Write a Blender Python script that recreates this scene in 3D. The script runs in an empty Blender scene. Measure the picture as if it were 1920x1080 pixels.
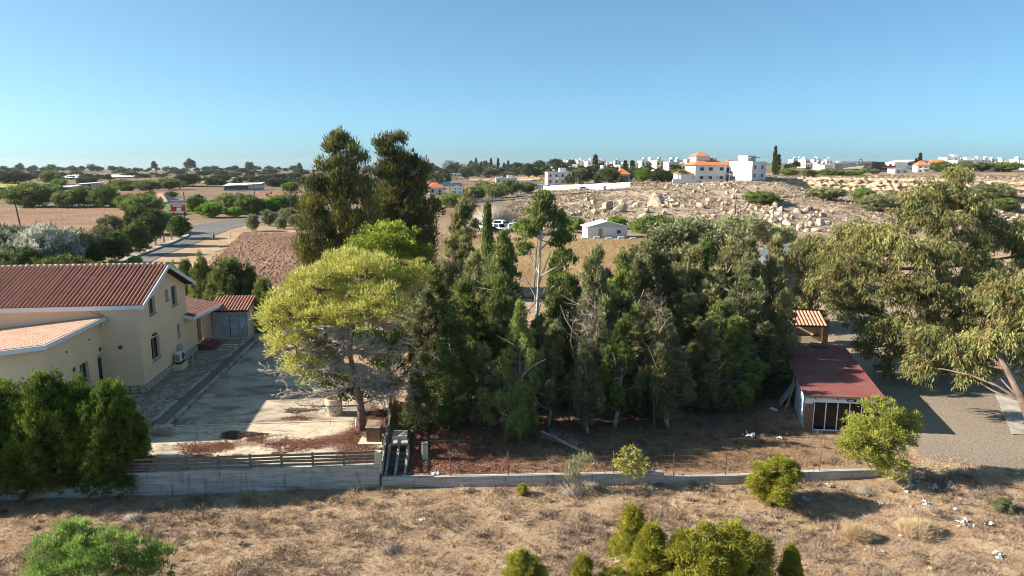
import bpy, bmesh, math, random
import numpy as np
from mathutils import Vector, Matrix
from mathutils.geometry import tessellate_polygon

# ------------------------------------------------------------------ camera, sky, sun
SC = bpy.context.scene
CAM_H, FPX, PITCH = 15.0, 1280.0, math.atan(235 / 1280)
cam = bpy.data.cameras.new('camera'); cam.lens = 24; cam.sensor_width = 36
cam.clip_start = 0.5; cam.clip_end = 30000
cam_o = bpy.data.objects.new('camera', cam); SC.collection.objects.link(cam_o)
cam_o.location = (0, 0, CAM_H); cam_o.rotation_euler = (math.pi / 2 - PITCH, 0, 0)
SC.camera = cam_o
SUN_EL, SUN_AZ = math.radians(27), math.radians(-88)      # azimuth from +Y, clockwise: the sun stands to the left
world = bpy.data.worlds.new('World'); SC.world = world; world.use_nodes = True
wn = world.node_tree.nodes; wl = world.node_tree.links
sky = wn.new('ShaderNodeTexSky'); sky.sky_type = 'NISHITA'; sky.sun_disc = False
sky.sun_elevation = SUN_EL; sky.sun_rotation = SUN_AZ
sky.altitude = 0; sky.air_density = 0.5; sky.dust_density = 1.0; sky.ozone_density = 6.0
gm = wn.new('ShaderNodeGamma'); gm.inputs[1].default_value = 0.7          # one even grade over the whole sky
tn = wn.new('ShaderNodeMix'); tn.data_type = 'RGBA'; tn.blend_type = 'MULTIPLY'; tn.inputs[0].default_value = 1; tn.inputs[7].default_value = (1.12, 1.49, 1.40, 1)
wl.new(sky.outputs[0], gm.inputs[0]); wl.new(gm.outputs[0], tn.inputs[6]); wl.new(tn.outputs[2], wn['Background'].inputs[0]); wn['Background'].inputs[1].default_value = 0.088
sl = bpy.data.lights.new('sun', 'SUN'); sl.energy = 5.0; sl.angle = math.radians(0.5); sl.color = (1, 0.90, 0.76)
sun = bpy.data.objects.new('sun', sl); SC.collection.objects.link(sun)
sdir = Vector((math.sin(SUN_AZ) * math.cos(SUN_EL), math.cos(SUN_AZ) * math.cos(SUN_EL), math.sin(SUN_EL)))
sun.rotation_euler = sdir.to_track_quat('Z', 'Y').to_euler()
sun.location = (-60, 20, 60)
SC.view_settings.view_transform = 'Standard'; SC.view_settings.look = 'None'
SC.view_settings.exposure = 1.34; SC.view_settings.gamma = 1.0; SC.view_settings.use_curve_mapping = False
SC.cycles.filter_width = 1.0; SC.cycles.use_denoising = True; SC.cycles.sample_clamp_indirect = 3.0
SC.cycles.max_bounces = 5; SC.cycles.diffuse_bounces = 3; SC.cycles.transmission_bounces = 3
SC.cycles.transparent_max_bounces = 4; SC.cycles.caustics_reflective = False; SC.cycles.caustics_refractive = False

# ------------------------------------------------------------------ measuring: pixels of the photograph to the place
cP, sP = math.cos(PITCH), math.sin(PITCH)
def ray(px, py):
    a, b = (px - 960) / FPX, (py - 540) / FPX
    return np.array([a, cP - b * sP, -sP - b * cP])
CAMP = np.array([0, 0, CAM_H])
def at(px, py, z=0.0):
    r = ray(px, py); return CAMP + r * ((z - CAM_H) / r[2])
def on(px, py, Y):
    r = ray(px, py); return CAMP + r * (Y / r[1])
def mpp(Y, z=5.0):          # metres per photograph pixel at forward distance Y
    return (Y * cP + (CAM_H - z) * sP) / FPX

rng = np.random.default_rng(7); random.seed(7)
def sstep(a, b, x):
    t = np.clip((x - a) / (b - a), 0, 1); return t * t * (3 - 2 * t)
def wob(x, y, s, seed=0):   # cheap smooth noise, -1..1
    k = seed * 1.7
    return (np.sin(x / s + 1.3 * np.sin(y / s * .9 + k) + k) + np.sin(y / s * 1.13 + 1.7 * np.sin(x / s * .8 - k) + 2 * k)
            + .5 * np.sin((x + y) / s * 2.3 + k) + .5 * np.sin((x - y) / s * 2.7 - k)) / 3

# ------------------------------------------------------------------ terrain heights
WALLPX = [(-200, 944), (0, 938), (240, 931), (700, 914), (800, 913), (1140, 911), (1400, 907), (1650, 896)]
WALLPTS = [at(x, y, -.45) for x, y in WALLPX]
WX = np.array([p[0] for p in WALLPTS]); WY = np.array([p[1] for p in WALLPTS])
def ywall(x): return np.interp(x, WX, WY)
def hgt(x, y):
    x = np.asarray(x, float); y = np.asarray(y, float)
    front = sstep(.22, .02, y - ywall(x)) * sstep(24, 17, x)
    drop = -.45 * front
    fld = sstep(0, -1.5, y - ywall(x)) * (.07 * wob(x, y, 2.3, 3) + .04 * wob(x, y, .8, 4))
    plot = sstep(.3, 1.2, y - ywall(x)) * sstep(60, 50, y) * (.05 * wob(x, y, 3.1, 5)) * sstep(-6, -3, x)
    far = sstep(260, 700, y) * (1.2 * wob(x, y, 160, 1) + .5 * wob(x, y, 60, 2))
    amp = 9.5 * sstep(-25, 95, x)
    foot = 150 + 6 * wob(x, 0, 30, 6); rim = rimY(x)
    cl = sstep(85, 105, x)
    up = sstep(foot, rim, y) * (1 - .42 * cl) + cl * .42 * sstep(rim - 4.5, rim - 1.5, y)
    hill = amp * (up + .30 * sstep(290, 900, y)) - 60 * sstep(1250, 3600, y)
    hill = hill + sstep(foot, foot + 20, y) * sstep(330, 290, y) * sstep(0, 40, x) * (.6 * wob(x, y, 9, 8) + .35 * wob(x, y, 4, 9) + .28 * wob(x, y, 1.7, 10))
    return drop + fld + plot + far + hill
def rimY(x): return 250 + 7 * wob(x, 0, 55, 7) - .5 * np.clip(x - 92, 0, 110)
def H1(x, y): return float(hgt(np.array([x]), np.array([y]))[0])
def hit(px, py, lo=18.0, hi=6000.0):    # first crossing of the view ray with the terrain
    r = ray(px, py); Ys = np.geomspace(lo, hi, 900)
    X = r[0] / r[1] * Ys; Z = CAM_H + r[2] / r[1] * Ys
    d = Z - hgt(X, Ys); i = np.argmax(d < 0)
    if not (d < 0).any(): i = len(Ys) - 1
    a, b = Ys[max(i - 1, 0)], Ys[i]
    for _ in range(24):
        m = (a + b) / 2
        if CAM_H + r[2] / r[1] * m - H1(r[0] / r[1] * m, m) < 0: b = m
        else: a = m
    return np.array([r[0] / r[1] * b, b, H1(r[0] / r[1] * b, b)])

# ------------------------------------------------------------------ materials
MATS = {}
def nodes_of(name):
    m = bpy.data.materials.new(name); m.use_nodes = True; MATS[name] = m
    nt = m.node_tree; return m, nt, nt.nodes, nt.links, nt.nodes['Principled BSDF']
def ramp(N, stops):
    r = N.new('ShaderNodeValToRGB'); e = r.color_ramp.elements
    while len(e) < len(stops): e.new(.5)
    for k, (p, c) in zip(e, stops): k.position = p; k.color = (*c, 1)
    return r
def mix(N, L, fac, a, b, mode='MIX'):
    m = N.new('ShaderNodeMix'); m.data_type = 'RGBA'; m.blend_type = mode
    for sock, v in ((m.inputs[0], fac), (m.inputs[6], a), (m.inputs[7], b)):
        if hasattr(v, 'links'): L.new(v, sock)
        elif isinstance(v, (int, float)): sock.default_value = v
        else: sock.default_value = (*v, 1)
    return m.outputs[2]
def noise(N, L, scale, detail=4, rough=.6, vec=None, dist=0):
    n = N.new('ShaderNodeTexNoise'); n.inputs['Scale'].default_value = scale; n.inputs['Detail'].default_value = detail
    n.inputs['Roughness'].default_value = rough; n.inputs['Distortion'].default_value = dist
    if vec is not None: L.new(vec, n.inputs['Vector'])
    return n.outputs[0]
def pos(N):
    return N.new('ShaderNodeNewGeometry').outputs['Position']
def scaled(N, L, vec, s):
    m = N.new('ShaderNodeMapping'); m.inputs['Scale'].default_value = s; L.new(vec, m.inputs[0]); return m.outputs[0]
def bump(N, L, B, h, strength, dist):
    b = N.new('ShaderNodeBump'); b.inputs['Strength'].default_value = strength; b.inputs['Distance'].default_value = dist
    L.new(h, b.inputs['Height']); L.new(b.outputs[0], B.inputs['Normal'])
def mat(name, c1, c2=None, scale=3, rough=.8, bmp=0, bscale=20, c3=None, s3=.4, world_pos=True, metal=0, spec=.3):
    m, nt, N, L, B = nodes_of(name)
    B.inputs['Roughness'].default_value = rough; B.inputs['Metallic'].default_value = metal
    B.inputs['Specular IOR Level'].default_value = spec
    if c2 is None: B.inputs['Base Color'].default_value = (*c1, 1)
    else:
        v = pos(N) if world_pos else N.new('ShaderNodeTexCoord').outputs['Object']
        r = ramp(N, [(.32, c1), (.68, c2)]); L.new(noise(N, L, scale, 5, .65, v), r.inputs[0])
        out = r.outputs[0]
        if c3 is not None:
            r3 = ramp(N, [(.46, (0, 0, 0)), (.62, (1, 1, 1))]); L.new(noise(N, L, s3, 4, .6, v, .6), r3.inputs[0])
            out = mix(N, L, r3.outputs[0], out, c3)
        L.new(out, B.inputs['Base Color'])
    if bmp:
        v = pos(N) if world_pos else N.new('ShaderNodeTexCoord').outputs['Object']
        bump(N, L, B, noise(N, L, bscale, 5, .7, v), bmp, .05)
    return m
def foliage(name, dark, mid, light, transl=.3, rough=.6, alt=None, alt_scale=1.1, alt_at=.58):
    m, nt, N, L, B = nodes_of(name)
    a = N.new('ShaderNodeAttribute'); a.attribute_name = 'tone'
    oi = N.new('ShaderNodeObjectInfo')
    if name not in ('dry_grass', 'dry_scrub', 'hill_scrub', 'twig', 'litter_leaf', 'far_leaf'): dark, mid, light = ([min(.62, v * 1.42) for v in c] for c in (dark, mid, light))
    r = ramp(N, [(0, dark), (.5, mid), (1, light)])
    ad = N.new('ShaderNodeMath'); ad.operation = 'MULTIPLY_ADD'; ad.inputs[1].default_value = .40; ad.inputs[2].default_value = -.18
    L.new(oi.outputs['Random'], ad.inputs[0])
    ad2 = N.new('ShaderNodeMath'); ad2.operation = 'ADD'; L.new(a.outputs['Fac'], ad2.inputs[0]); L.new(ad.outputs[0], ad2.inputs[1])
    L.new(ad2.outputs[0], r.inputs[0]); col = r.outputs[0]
    if alt is not None:                                       # sprays of another leaf colour inside the crown
        ra = ramp(N, [(alt_at - .08, (0, 0, 0)), (alt_at + .08, (1, 1, 1))]); L.new(noise(N, L, alt_scale, 3, .6, pos(N)), ra.inputs[0]); col = mix(N, L, ra.outputs[0], col, alt)
    L.new(col, B.inputs['Base Color'])
    B.inputs['Roughness'].default_value = rough; B.inputs['Specular IOR Level'].default_value = .15
    t = N.new('ShaderNodeBsdfTranslucent'); L.new(col, t.inputs[0])
    mx = N.new('ShaderNodeMixShader'); mx.inputs[0].default_value = transl
    L.new(B.outputs[0], mx.inputs[1]); L.new(t.outputs[0], mx.inputs[2])
    L.new(mx.outputs[0], N['Material Output'].inputs[0])
    return m
foliage('cypress_leaf', (.045, .060, .020), (.105, .135, .038), (.25, .28, .075))
foliage('grove_leaf', (.050, .056, .028), (.14, .15, .066), (.35, .35, .155), alt=(.135, .115, .07), alt_scale=.8, alt_at=.62)
foliage('bright_cypress_leaf', (.06, .085, .026), (.15, .19, .055), (.33, .36, .12))
foliage('grove_olive_leaf', (.060, .064, .030), (.155, .155, .070), (.34, .32, .15), alt=(.20, .17, .06), alt_scale=.7, alt_at=.6)
foliage('hedge_leaf', (.030, .042, .010), (.066, .105, .016), (.20, .27, .040), alt=(.13, .11, .03), alt_scale=.8, alt_at=.66)
foliage('pine_needle', (.12, .115, .032), (.28, .265, .065), (.46, .43, .12), .35)
foliage('young_pine_needle', (.10, .115, .024), (.21, .225, .040), (.36, .36, .075), .35)
foliage('casuarina_leaf', (.038, .042, .016), (.095, .098, .030), (.26, .235, .055), .25, alt=(.06, .075, .028), alt_scale=.35, alt_at=.55)
foliage('carob_leaf', (.07, .10, .018), (.17, .21, .03), (.33, .36, .05), .35)
foliage('eucalyptus_leaf', (.055, .058, .026), (.15, .155, .055), (.34, .32, .12), .3, alt=(.25, .175, .075), alt_scale=.9, alt_at=.60)
foliage('olive_leaf', (.065, .075, .032), (.14, .15, .07), (.27, .27, .14), .25)
foliage('silver_leaf', (.075, .09, .055), (.16, .18, .12), (.46, .48, .38), .25)
foliage('bush_leaf', (.045, .066, .020), (.10, .135, .036), (.20, .24, .06), .25)
foliage('bright_bush_leaf', (.06, .11, .018), (.11, .19, .026), (.20, .28, .04), .3)
foliage('oleander_leaf', (.026, .044, .012), (.058, .085, .022), (.16, .19, .04), .2)
foliage('tamarisk_leaf', (.07, .12, .03), (.14, .22, .05), (.25, .33, .09), .4)
foliage('shrub_leaf', (.10, .10, .018), (.215, .21, .028), (.38, .36, .06), .35)
foliage('far_leaf', (.038, .052, .026), (.075, .095, .042), (.13, .15, .060), .15)
foliage('dry_grass', (.23, .155, .095), (.46, .34, .21), (.68, .54, .365), .2)
foliage('dry_scrub', (.12, .085, .064), (.25, .19, .15), (.42, .345, .285), .1)
foliage('hill_scrub', (.095, .075, .055), (.19, .145, .105), (.30, .235, .17), .1, alt=(.10, .10, .05), alt_scale=.12, alt_at=.6)
foliage('twig', (.20, .165, .14), (.33, .285, .24), (.50, .44, .38), .0, .9)
foliage('litter_leaf', (.15, .062, .042), (.30, .14, .095), (.48, .29, .21), .1)
mat('bark', (.10, .075, .055), (.22, .17, .13), 6, .9, .5, 14)
mat('pale_bark', (.34, .31, .27), (.56, .52, .46), 4, .85, .3, 12)
mat('white_bark', (.55, .52, .47), (.70, .67, .61), 4, .85, .2, 12)
mat('brown_bark', (.15, .095, .07), (.27, .19, .145), 8, .9, .8, 18)
mat('euc_bark', (.11, .072, .052), (.27, .195, .15), 2.2, .85, .5, 8)
mat('render_cream', (.87, .645, .43), (.88, .665, .455), .8, .9, 0, 60, (.83, .60, .40), .25)
mat('render_wing', (.87, .645, .43), (.88, .665, .455), .8, .9, 0, 60, (.83, .60, .40), .3)
mat('white_paint', (.72, .72, .72), (.80, .80, .79), 1.5, .6)
mat('far_white', (.60, .59, .565), (.72, .71, .68), .12, .8)
mat('far_cream', (.62, .54, .42), (.70, .62, .50), .15, .85)
mat('roof_tile', (.34, .155, .11), (.50, .27, .21), 2.6, .85, .1, 25, (.38, .19, .145), .8)
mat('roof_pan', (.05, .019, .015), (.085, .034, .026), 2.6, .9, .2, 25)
mat('ridge_tile', (.42, .26, .18), (.55, .38, .28), 3, .85, .2, 25)
mat('wing_tile', (.48, .27, .18), (.62, .40, .29), 2, .85, .2, 25)
mat('far_tile', (.50, .15, .06), (.62, .22, .10), .3, .85)
mat('far_tile_brown', (.30, .15, .10), (.38, .21, .15), .3, .85)
mat('glass', (.010, .012, .015), rough=.12, spec=.25)
mat('far_glass', (.05, .055, .065), rough=.3)
mat('grey_metal', (.40, .41, .43), (.50, .51, .53), 1.2, .5, metal=.2)
mat('sheet_metal', (.46, .48, .50), (.56, .58, .60), .9, .45, .04, 6, (.34, .33, .31), .9, metal=.15)
mat('dark_metal', (.05, .045, .04), (.09, .075, .06), 8, .6)
mat('rust', (.11, .055, .035), (.20, .10, .06), 12, .9)
mat('black_rubber', (.015, .015, .015), rough=.8)
mat('concrete', (.36, .33, .28), (.48, .44, .37), 1.4, .9, .25, 25, (.27, .24, .20), .5)
mat('kerb_stone', (.36, .32, .265), (.52, .47, .40), 4, .9, .4, 18, (.20, .17, .14), .9)
mat('weathered_wood', (.13, .105, .085), (.24, .20, .165), 5, .9, .4, 30)
mat('brown_wood', (.17, .09, .055), (.28, .16, .10), 5, .8, .4, 30)
mat('stone', (.44, .37, .28), (.62, .55, .44), 5, .9, .6, 14)
mat('mortar', (.16, .13, .10), (.22, .185, .145), 6, .95, .4, 25)
mat('maroon_step', (.16, .055, .045), (.22, .08, .065), 4, .7)
mat('red_sheet', (.19, .050, .050), (.27, .085, .080), 1.6, .75, .08, 8, (.21, .105, .085), .8)
mat('pale_blue', (.45, .53, .56), (.60, .64, .65), 1.8, .7, .06, 10, (.38, .36, .33), 1.1)
mat('old_brick', (.22, .105, .075), (.33, .17, .12), 7, .9, .4, 20)
mat('clay', (.46, .22, .14), (.58, .31, .21), 4, .85)
mat('ring_concrete', (.50, .41, .29), (.62, .52, .38), 3, .9, .3, 20)
mat('slab_stone', (.52, .45, .32), (.62, .54, .40), 2, .9, .2, 16)
mat('paper', (.48, .48, .48), (.74, .74, .74), 5, .8)
mat('limestone', (.36, .29, .21), (.60, .515, .41), .6, .95, 1.0, 2.2, (.28, .21, .15), .7)
mat('cliff_rock', (.44, .325, .205), (.60, .485, .35), .5, .95, 1.0, 1.4, (.36, .25, .16), .5)
mat('rubble', (.34, .30, .25), (.54, .50, .44), 4, .9, .6, 12)
mat('billboard_white', (.78, .77, .75), (.80, .80, .78), .5, .6)
mat('billboard_red', (.42, .03, .04), (.50, .04, .05), .5, .6)
mat('billboard_blue', (.10, .35, .50), (.18, .45, .58), .9, .6)
mat('sign_black', (.02, .02, .022), rough=.6)
mat('sign_yellow', (.70, .42, .02), (.75, .48, .04), .6, .6)
mat('sign_red', (.60, .03, .06), rough=.5)
mat('teal_net', (.03, .22, .20), (.06, .30, .27), .4, .8)
mat('charcoal_clad', (.10, .105, .11), (.13, .135, .14), .2, .6)
mat('dark_clad', (.045, .045, .05), (.06, .06, .065), .2, .5)
mat('plastic_sheet', (.66, .67, .68), (.80, .80, .80), .06, .6)
mat('car_white', (.72, .73, .74), rough=.25, spec=.5)
mat('car_silver', (.42, .44, .46), rough=.25, metal=.5)
mat('car_dark', (.03, .032, .038), rough=.2, spec=.5)
mat('car_blue', (.05, .08, .14), rough=.2, spec=.5)
mat('light_cover', (.55, .53, .48), rough=.4)
mat('orange_plastic', (.55, .12, .03), rough=.6)
mat('blue_paint', (.12, .40, .65), rough=.7)
mat('timber', (.30, .21, .13), (.42, .31, .20), 5, .9, .3, 20)

# ------------------------------------------------------------------ mesh helpers
COL = SC.collection
def link(name, me, m=None, parent=None, loc=None):
    o = bpy.data.objects.new(name, me); COL.objects.link(o)
    if m and me is not None and not me.materials: me.materials.append(MATS[m] if isinstance(m, str) else m)
    if parent is not None: o.parent = parent
    if loc is not None: o.location = loc
    return o
def tag(o, label, cat, group=None):
    o['label'] = label; o['category'] = cat
    if group: o['group'] = group
    return o
def struct(o): o['kind'] = 'structure'; return o
def stuff(o, label=None, cat=None):
    o['kind'] = 'stuff'
    if label: o['label'] = label; o['category'] = cat
    return o
def thing(name, label, cat, loc=(0, 0, 0), rz=0, group=None):
    o = bpy.data.objects.new(name, None); COL.objects.link(o); o.empty_display_size = .3
    o.location = loc; o.rotation_euler = (0, 0, rz)
    return tag(o, label, cat, group)
def copy_tree(o, parent=None):
    c = o.copy(); COL.objects.link(c); c.parent = parent
    for ch in list(o.children): copy_tree(ch, c)
    return c
def np_mesh(name, V, Fc, tone=None, smooth=False):
    me = bpy.data.meshes.new(name); V = np.asarray(V, np.float32); Fc = np.asarray(Fc, np.int32)
    k = Fc.shape[1]
    me.vertices.add(len(V)); me.vertices.foreach_set('co', V.ravel())
    me.loops.add(Fc.size); me.loops.foreach_set('vertex_index', Fc.ravel())
    me.polygons.add(len(Fc)); me.polygons.foreach_set('loop_start', np.arange(0, Fc.size, k, dtype=np.int32))
    if tone is not None:
        a = me.attributes.new('tone', 'FLOAT', 'POINT'); a.data.foreach_set('value', np.clip(tone, 0, 1).astype(np.float32))
    me.update(calc_edges=True)
    if smooth: me.polygons.foreach_set('use_smooth', np.ones(len(Fc), bool))
    return me
class MB:                                    # collects boxes, prisms and tubes into one mesh
    def __init__(s): s.v = []; s.f = []
    def add(s, vs, fs):
        b = len(s.v); s.v += [tuple(map(float, v)) for v in vs]; s.f += [tuple(b + i for i in f) for f in fs]; return s
    def box(s, x0, y0, z0, x1, y1, z1):
        return s.add([(x0, y0, z0), (x1, y0, z0), (x1, y1, z0), (x0, y1, z0), (x0, y0, z1), (x1, y0, z1), (x1, y1, z1), (x0, y1, z1)],
                     [(0, 3, 2, 1), (4, 5, 6, 7), (0, 1, 5, 4), (1, 2, 6, 5), (2, 3, 7, 6), (3, 0, 4, 7)])
    def hexa(s, bot, top):
        return s.add(list(bot) + list(top), [(0, 3, 2, 1), (4, 5, 6, 7), (0, 1, 5, 4), (1, 2, 6, 5), (2, 3, 7, 6), (3, 0, 4, 7)])
    def beam(s, a, b, w, h, up=(0, 0, 1)):   # a bar of width w and height h from a to b
        a, b, up = np.array(a, float), np.array(b, float), np.array(up, float)
        d = b - a; d /= np.linalg.norm(d); sd = np.cross(d, up); sd /= np.linalg.norm(sd); u2 = np.cross(sd, d)
        q = [(-1, -1), (1, -1), (1, 1), (-1, 1)]
        return s.hexa([a + sd * i * w / 2 + u2 * j * h / 2 for i, j in q], [b + sd * i * w / 2 + u2 * j * h / 2 for i, j in q])
    def prism(s, poly, z0, z1):
        n = len(poly); b = [(p[0], p[1], z0) for p in poly] + [(p[0], p[1], z1) for p in poly]
        return s.add(b, [tuple(range(n - 1, -1, -1)), tuple(range(n, 2 * n))] + [(i, (i + 1) % n, n + (i + 1) % n, n + i) for i in range(n)])
    def tube(s, pts, rad, sides=6, cap=True):
        pts = [np.array(p, float) for p in pts]; n = len(pts); rings = []
        if not hasattr(rad, '__len__'): rad = [rad] * n
        for i, p in enumerate(pts):
            d = pts[min(i + 1, n - 1)] - pts[max(i - 1, 0)]; d = d / (np.linalg.norm(d) + 1e-9)
            a = np.cross(d, (0, 0, 1) if abs(d[2]) < .9 else (1, 0, 0)); a /= np.linalg.norm(a); c = np.cross(d, a)
            rings.append([p + rad[i] * (a * math.cos(t) + c * math.sin(t)) for t in [2 * math.pi * k / sides for k in range(sides)]])
        vs = [v for r in rings for v in r]; fs = []
        for i in range(n - 1):
            for k in range(sides):
                k2 = (k + 1) % sides; fs.append((i * sides + k, i * sides + k2, (i + 1) * sides + k2, (i + 1) * sides + k))
        if cap: fs += [tuple(range(sides - 1, -1, -1)), tuple(range((n - 1) * sides, n * sides))]
        return s.add(vs, fs)
    def mesh(s, name='mesh', smooth=False):
        me = bpy.data.meshes.new(name); me.from_pydata(s.v, [], s.f); me.update()
        if smooth: me.polygons.foreach_set('use_smooth', [True] * len(me.polygons))
        return me
    def build(s, name, m, parent=None, loc=None, smooth=False):
        return link(name, s.mesh(name, smooth), m, parent, loc)
def bx(name, m, parent, x0, y0, z0, x1, y1, z1):
    return MB().box(min(x0, x1), min(y0, y1), min(z0, z1), max(x0, x1), max(y0, y1), max(z0, z1)).build(name, m, parent)

# ------------------------------------------------------------------ leaves
def unit(v): return v / (np.linalg.norm(v, axis=-1, keepdims=True) + 1e-9)
def leaf_tris(P, D, L, Wd, r):
    n = len(P); S = unit(np.cross(D, unit(r.normal(size=(n, 3)))))
    L = np.broadcast_to(L, n)[:, None]; Wd = np.broadcast_to(Wd, n)[:, None]
    V = np.empty((n, 3, 3), np.float32)
    V[:, 0] = P - S * Wd * .5; V[:, 1] = P + S * Wd * .5; V[:, 2] = P + D * L
    return V.reshape(-1, 3)
def leaf_mesh(name, V, tone):
    return np_mesh(name, V, np.arange(len(V)).reshape(-1, 3), np.repeat(tone, 3))
def tuft_leaves(T, R, m, style, L, Wd, r, ttone, out=None):
    """T tuft centres, R tuft radii (n or n,3), m leaves per tuft"""
    n = len(T); R = np.broadcast_to(np.asarray(R, float).reshape(n, -1), (n, 3)) if np.ndim(R) else np.full((n, 3), R)
    u = unit(r.normal(size=(n, m, 3))); u[..., 2] = np.where(u[..., 2] < -.3, -u[..., 2], u[..., 2])
    rad = r.random((n, m, 1)) ** .45
    P = T[:, None] + u * rad * R[:, None]
    rn = r.normal(size=(n, m, 3))
    if style == 'up': D = u * .7 + rn * .35 + np.array([0, 0, 1.0])
    elif style == 'hang': D = u * .45 + rn * .35 + np.array([0, 0, -1.1])
    elif style == 'needle': D = u * 1.1 + rn * .45 + np.array([0, 0, .35])
    else: D = u + rn * .8
    if out is not None: D = D + out[:, None] * .6
    D = unit(D)
    tone = (ttone[:, None] + r.normal(size=(n, m)) * .10 + (u[..., 2] * .06)).ravel()
    k = n * m
    V = leaf_tris(P.reshape(k, 3), D.reshape(k, 3), L * (.65 + .7 * r.random(k)), Wd * (.7 + .6 * r.random(k)), r)
    return V, tone
def shell(c, rad, n, r, top=.25, inner=.35):
    """points on the shells of ellipsoids, biased upward"""
    K = len(c); vol = rad[:, 0] * rad[:, 2] + rad[:, 1] * rad[:, 0]; pick = r.choice(K, n, p=vol / vol.sum())
    u = unit(r.normal(size=(n, 3)) + np.array([0, 0, top]))
    return c[pick] + u * rad[pick] * (1 - inner * r.random((n, 1)) ** 2), u, pick
def merge(parts):
    return np.concatenate([p[0] for p in parts]), np.concatenate([p[1] for p in parts])
def twig_mesh(name, A, B, rad, r):           # slim tapering twigs
    n = len(A); D = unit(B - A); S = unit(np.cross(D, unit(r.normal(size=(n, 3))))); Q = np.cross(D, S)
    rad = np.broadcast_to(rad, n)[:, None]
    V = np.empty((n, 4, 3), np.float32)
    for k in range(3):
        t = 2 * math.pi * k / 3; V[:, k] = A + rad * (S * math.cos(t) + Q * math.sin(t))
    V[:, 3] = B
    b = (np.arange(n) * 4)[:, None]
    Fc = np.concatenate([b + np.array([[0, 1, 3]]), b + np.array([[1, 2, 3]]), b + np.array([[2, 0, 3]])])
    return np_mesh(name, V.reshape(-1, 3), Fc, np.repeat(.35 + .3 * r.random(n), 4))
def bent(a, b, r, sag=.12, n=5):
    a, b = np.array(a, float), np.array(b, float); L = np.linalg.norm(b - a)
    t = np.linspace(0, 1, n)[:, None]; off = r.normal(size=(1, 3)) * L * sag
    return a + (b - a) * t + off * (t * (1 - t) * 3)

def make_columnar(h, hw, seed, n_t=420, m=38, leafL=.20, leafW=.085, bare=.06, lean=(0, 0), lump=.35, prof='cyp', tuftr=.34, open_=0.0, style='up', gaps=.0):
    """crown and trunk meshes of an upright conifer, base at origin"""
    r = np.random.default_rng(seed)
    t = bare + (1 - bare) * r.random(n_t) ** .85
    if prof == 'cyp': R = hw * (np.minimum(1, (t - bare) * 5 + .35) * np.maximum(.05, 1 - t ** 2.1) ** .75)
    elif prof == 'cone': R = hw * (1.06 - t) * np.minimum(1, (t - bare) * 9 + .4)
    else: R = hw * np.sqrt(np.maximum(.02, 1 - (2 * (t - bare) / (1 - bare) - 1) ** 2 * .96))
    a = r.random(n_t) * 2 * math.pi
    ph = r.random(6) * 6.28
    lum = 1 + lump * (np.sin(2 * a + 7 * t + ph[0]) + np.sin(3 * a - 11 * t + ph[1]) + .8 * np.sin(a + 17 * t + ph[2])) / 1.6
    if gaps: keep = (np.sin(2 * a + 9 * t + ph[3]) + np.sin(a * 3 - 15 * t + ph[4])) > -1.9 + gaps * 1.5
    else: keep = np.ones(n_t, bool)
    t, R, a, lum = t[keep], R[keep], a[keep], lum[keep]; n = len(t)
    d = R * lum * (1 - .45 * r.random(n) ** 1.5)
    cx = lean[0] * t * h + .12 * hw * np.sin(5 * t + ph[3]); cy = lean[1] * t * h
    T = np.stack([cx + d * np.cos(a), cy + d * np.sin(a), t * h + .15 * r.normal(size=n)], 1)
    tr = np.stack([np.full(n, tuftr * .8), np.full(n, tuftr * .8), np.full(n, tuftr * 1.5)], 1) * (.6 + .8 * r.random((n, 1)))
    out = np.stack([np.cos(a), np.sin(a), np.zeros(n)], 1)
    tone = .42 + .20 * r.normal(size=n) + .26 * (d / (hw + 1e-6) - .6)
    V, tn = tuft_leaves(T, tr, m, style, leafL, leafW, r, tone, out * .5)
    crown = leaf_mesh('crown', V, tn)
    mb = MB(); zs = np.linspace(0, .93, 7)
    r0 = .05 + .016 * h
    mb.tube([(lean[0] * z * h + .12 * hw * math.sin(5 * z + ph[3]) * (z > .02), lean[1] * z * h, z * h) for z in zs], [r0 * (1 - .9 * z) for z in zs], 7)
    for i in r.choice(n, min(n, 46), replace=False):
        z = max(.03, t[i] - .10); b0 = (lean[0] * z * h, lean[1] * z * h, z * h)
        mb.tube(bent(b0, T[i], r, .08, 4), [.035, .028, .02, .01], 4, False)
    return crown, mb.mesh('trunk', True)
def plant(name, label, cat, crown, trunk, leafm, barkm, loc, rz=0, sc=(1, 1, 1), group=None):
    t = thing(name, label, cat, loc, rz, group); t.scale = sc
    link('trunk', trunk, barkm, t)
    c = link('crown', crown, leafm, t)
    return t
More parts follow.
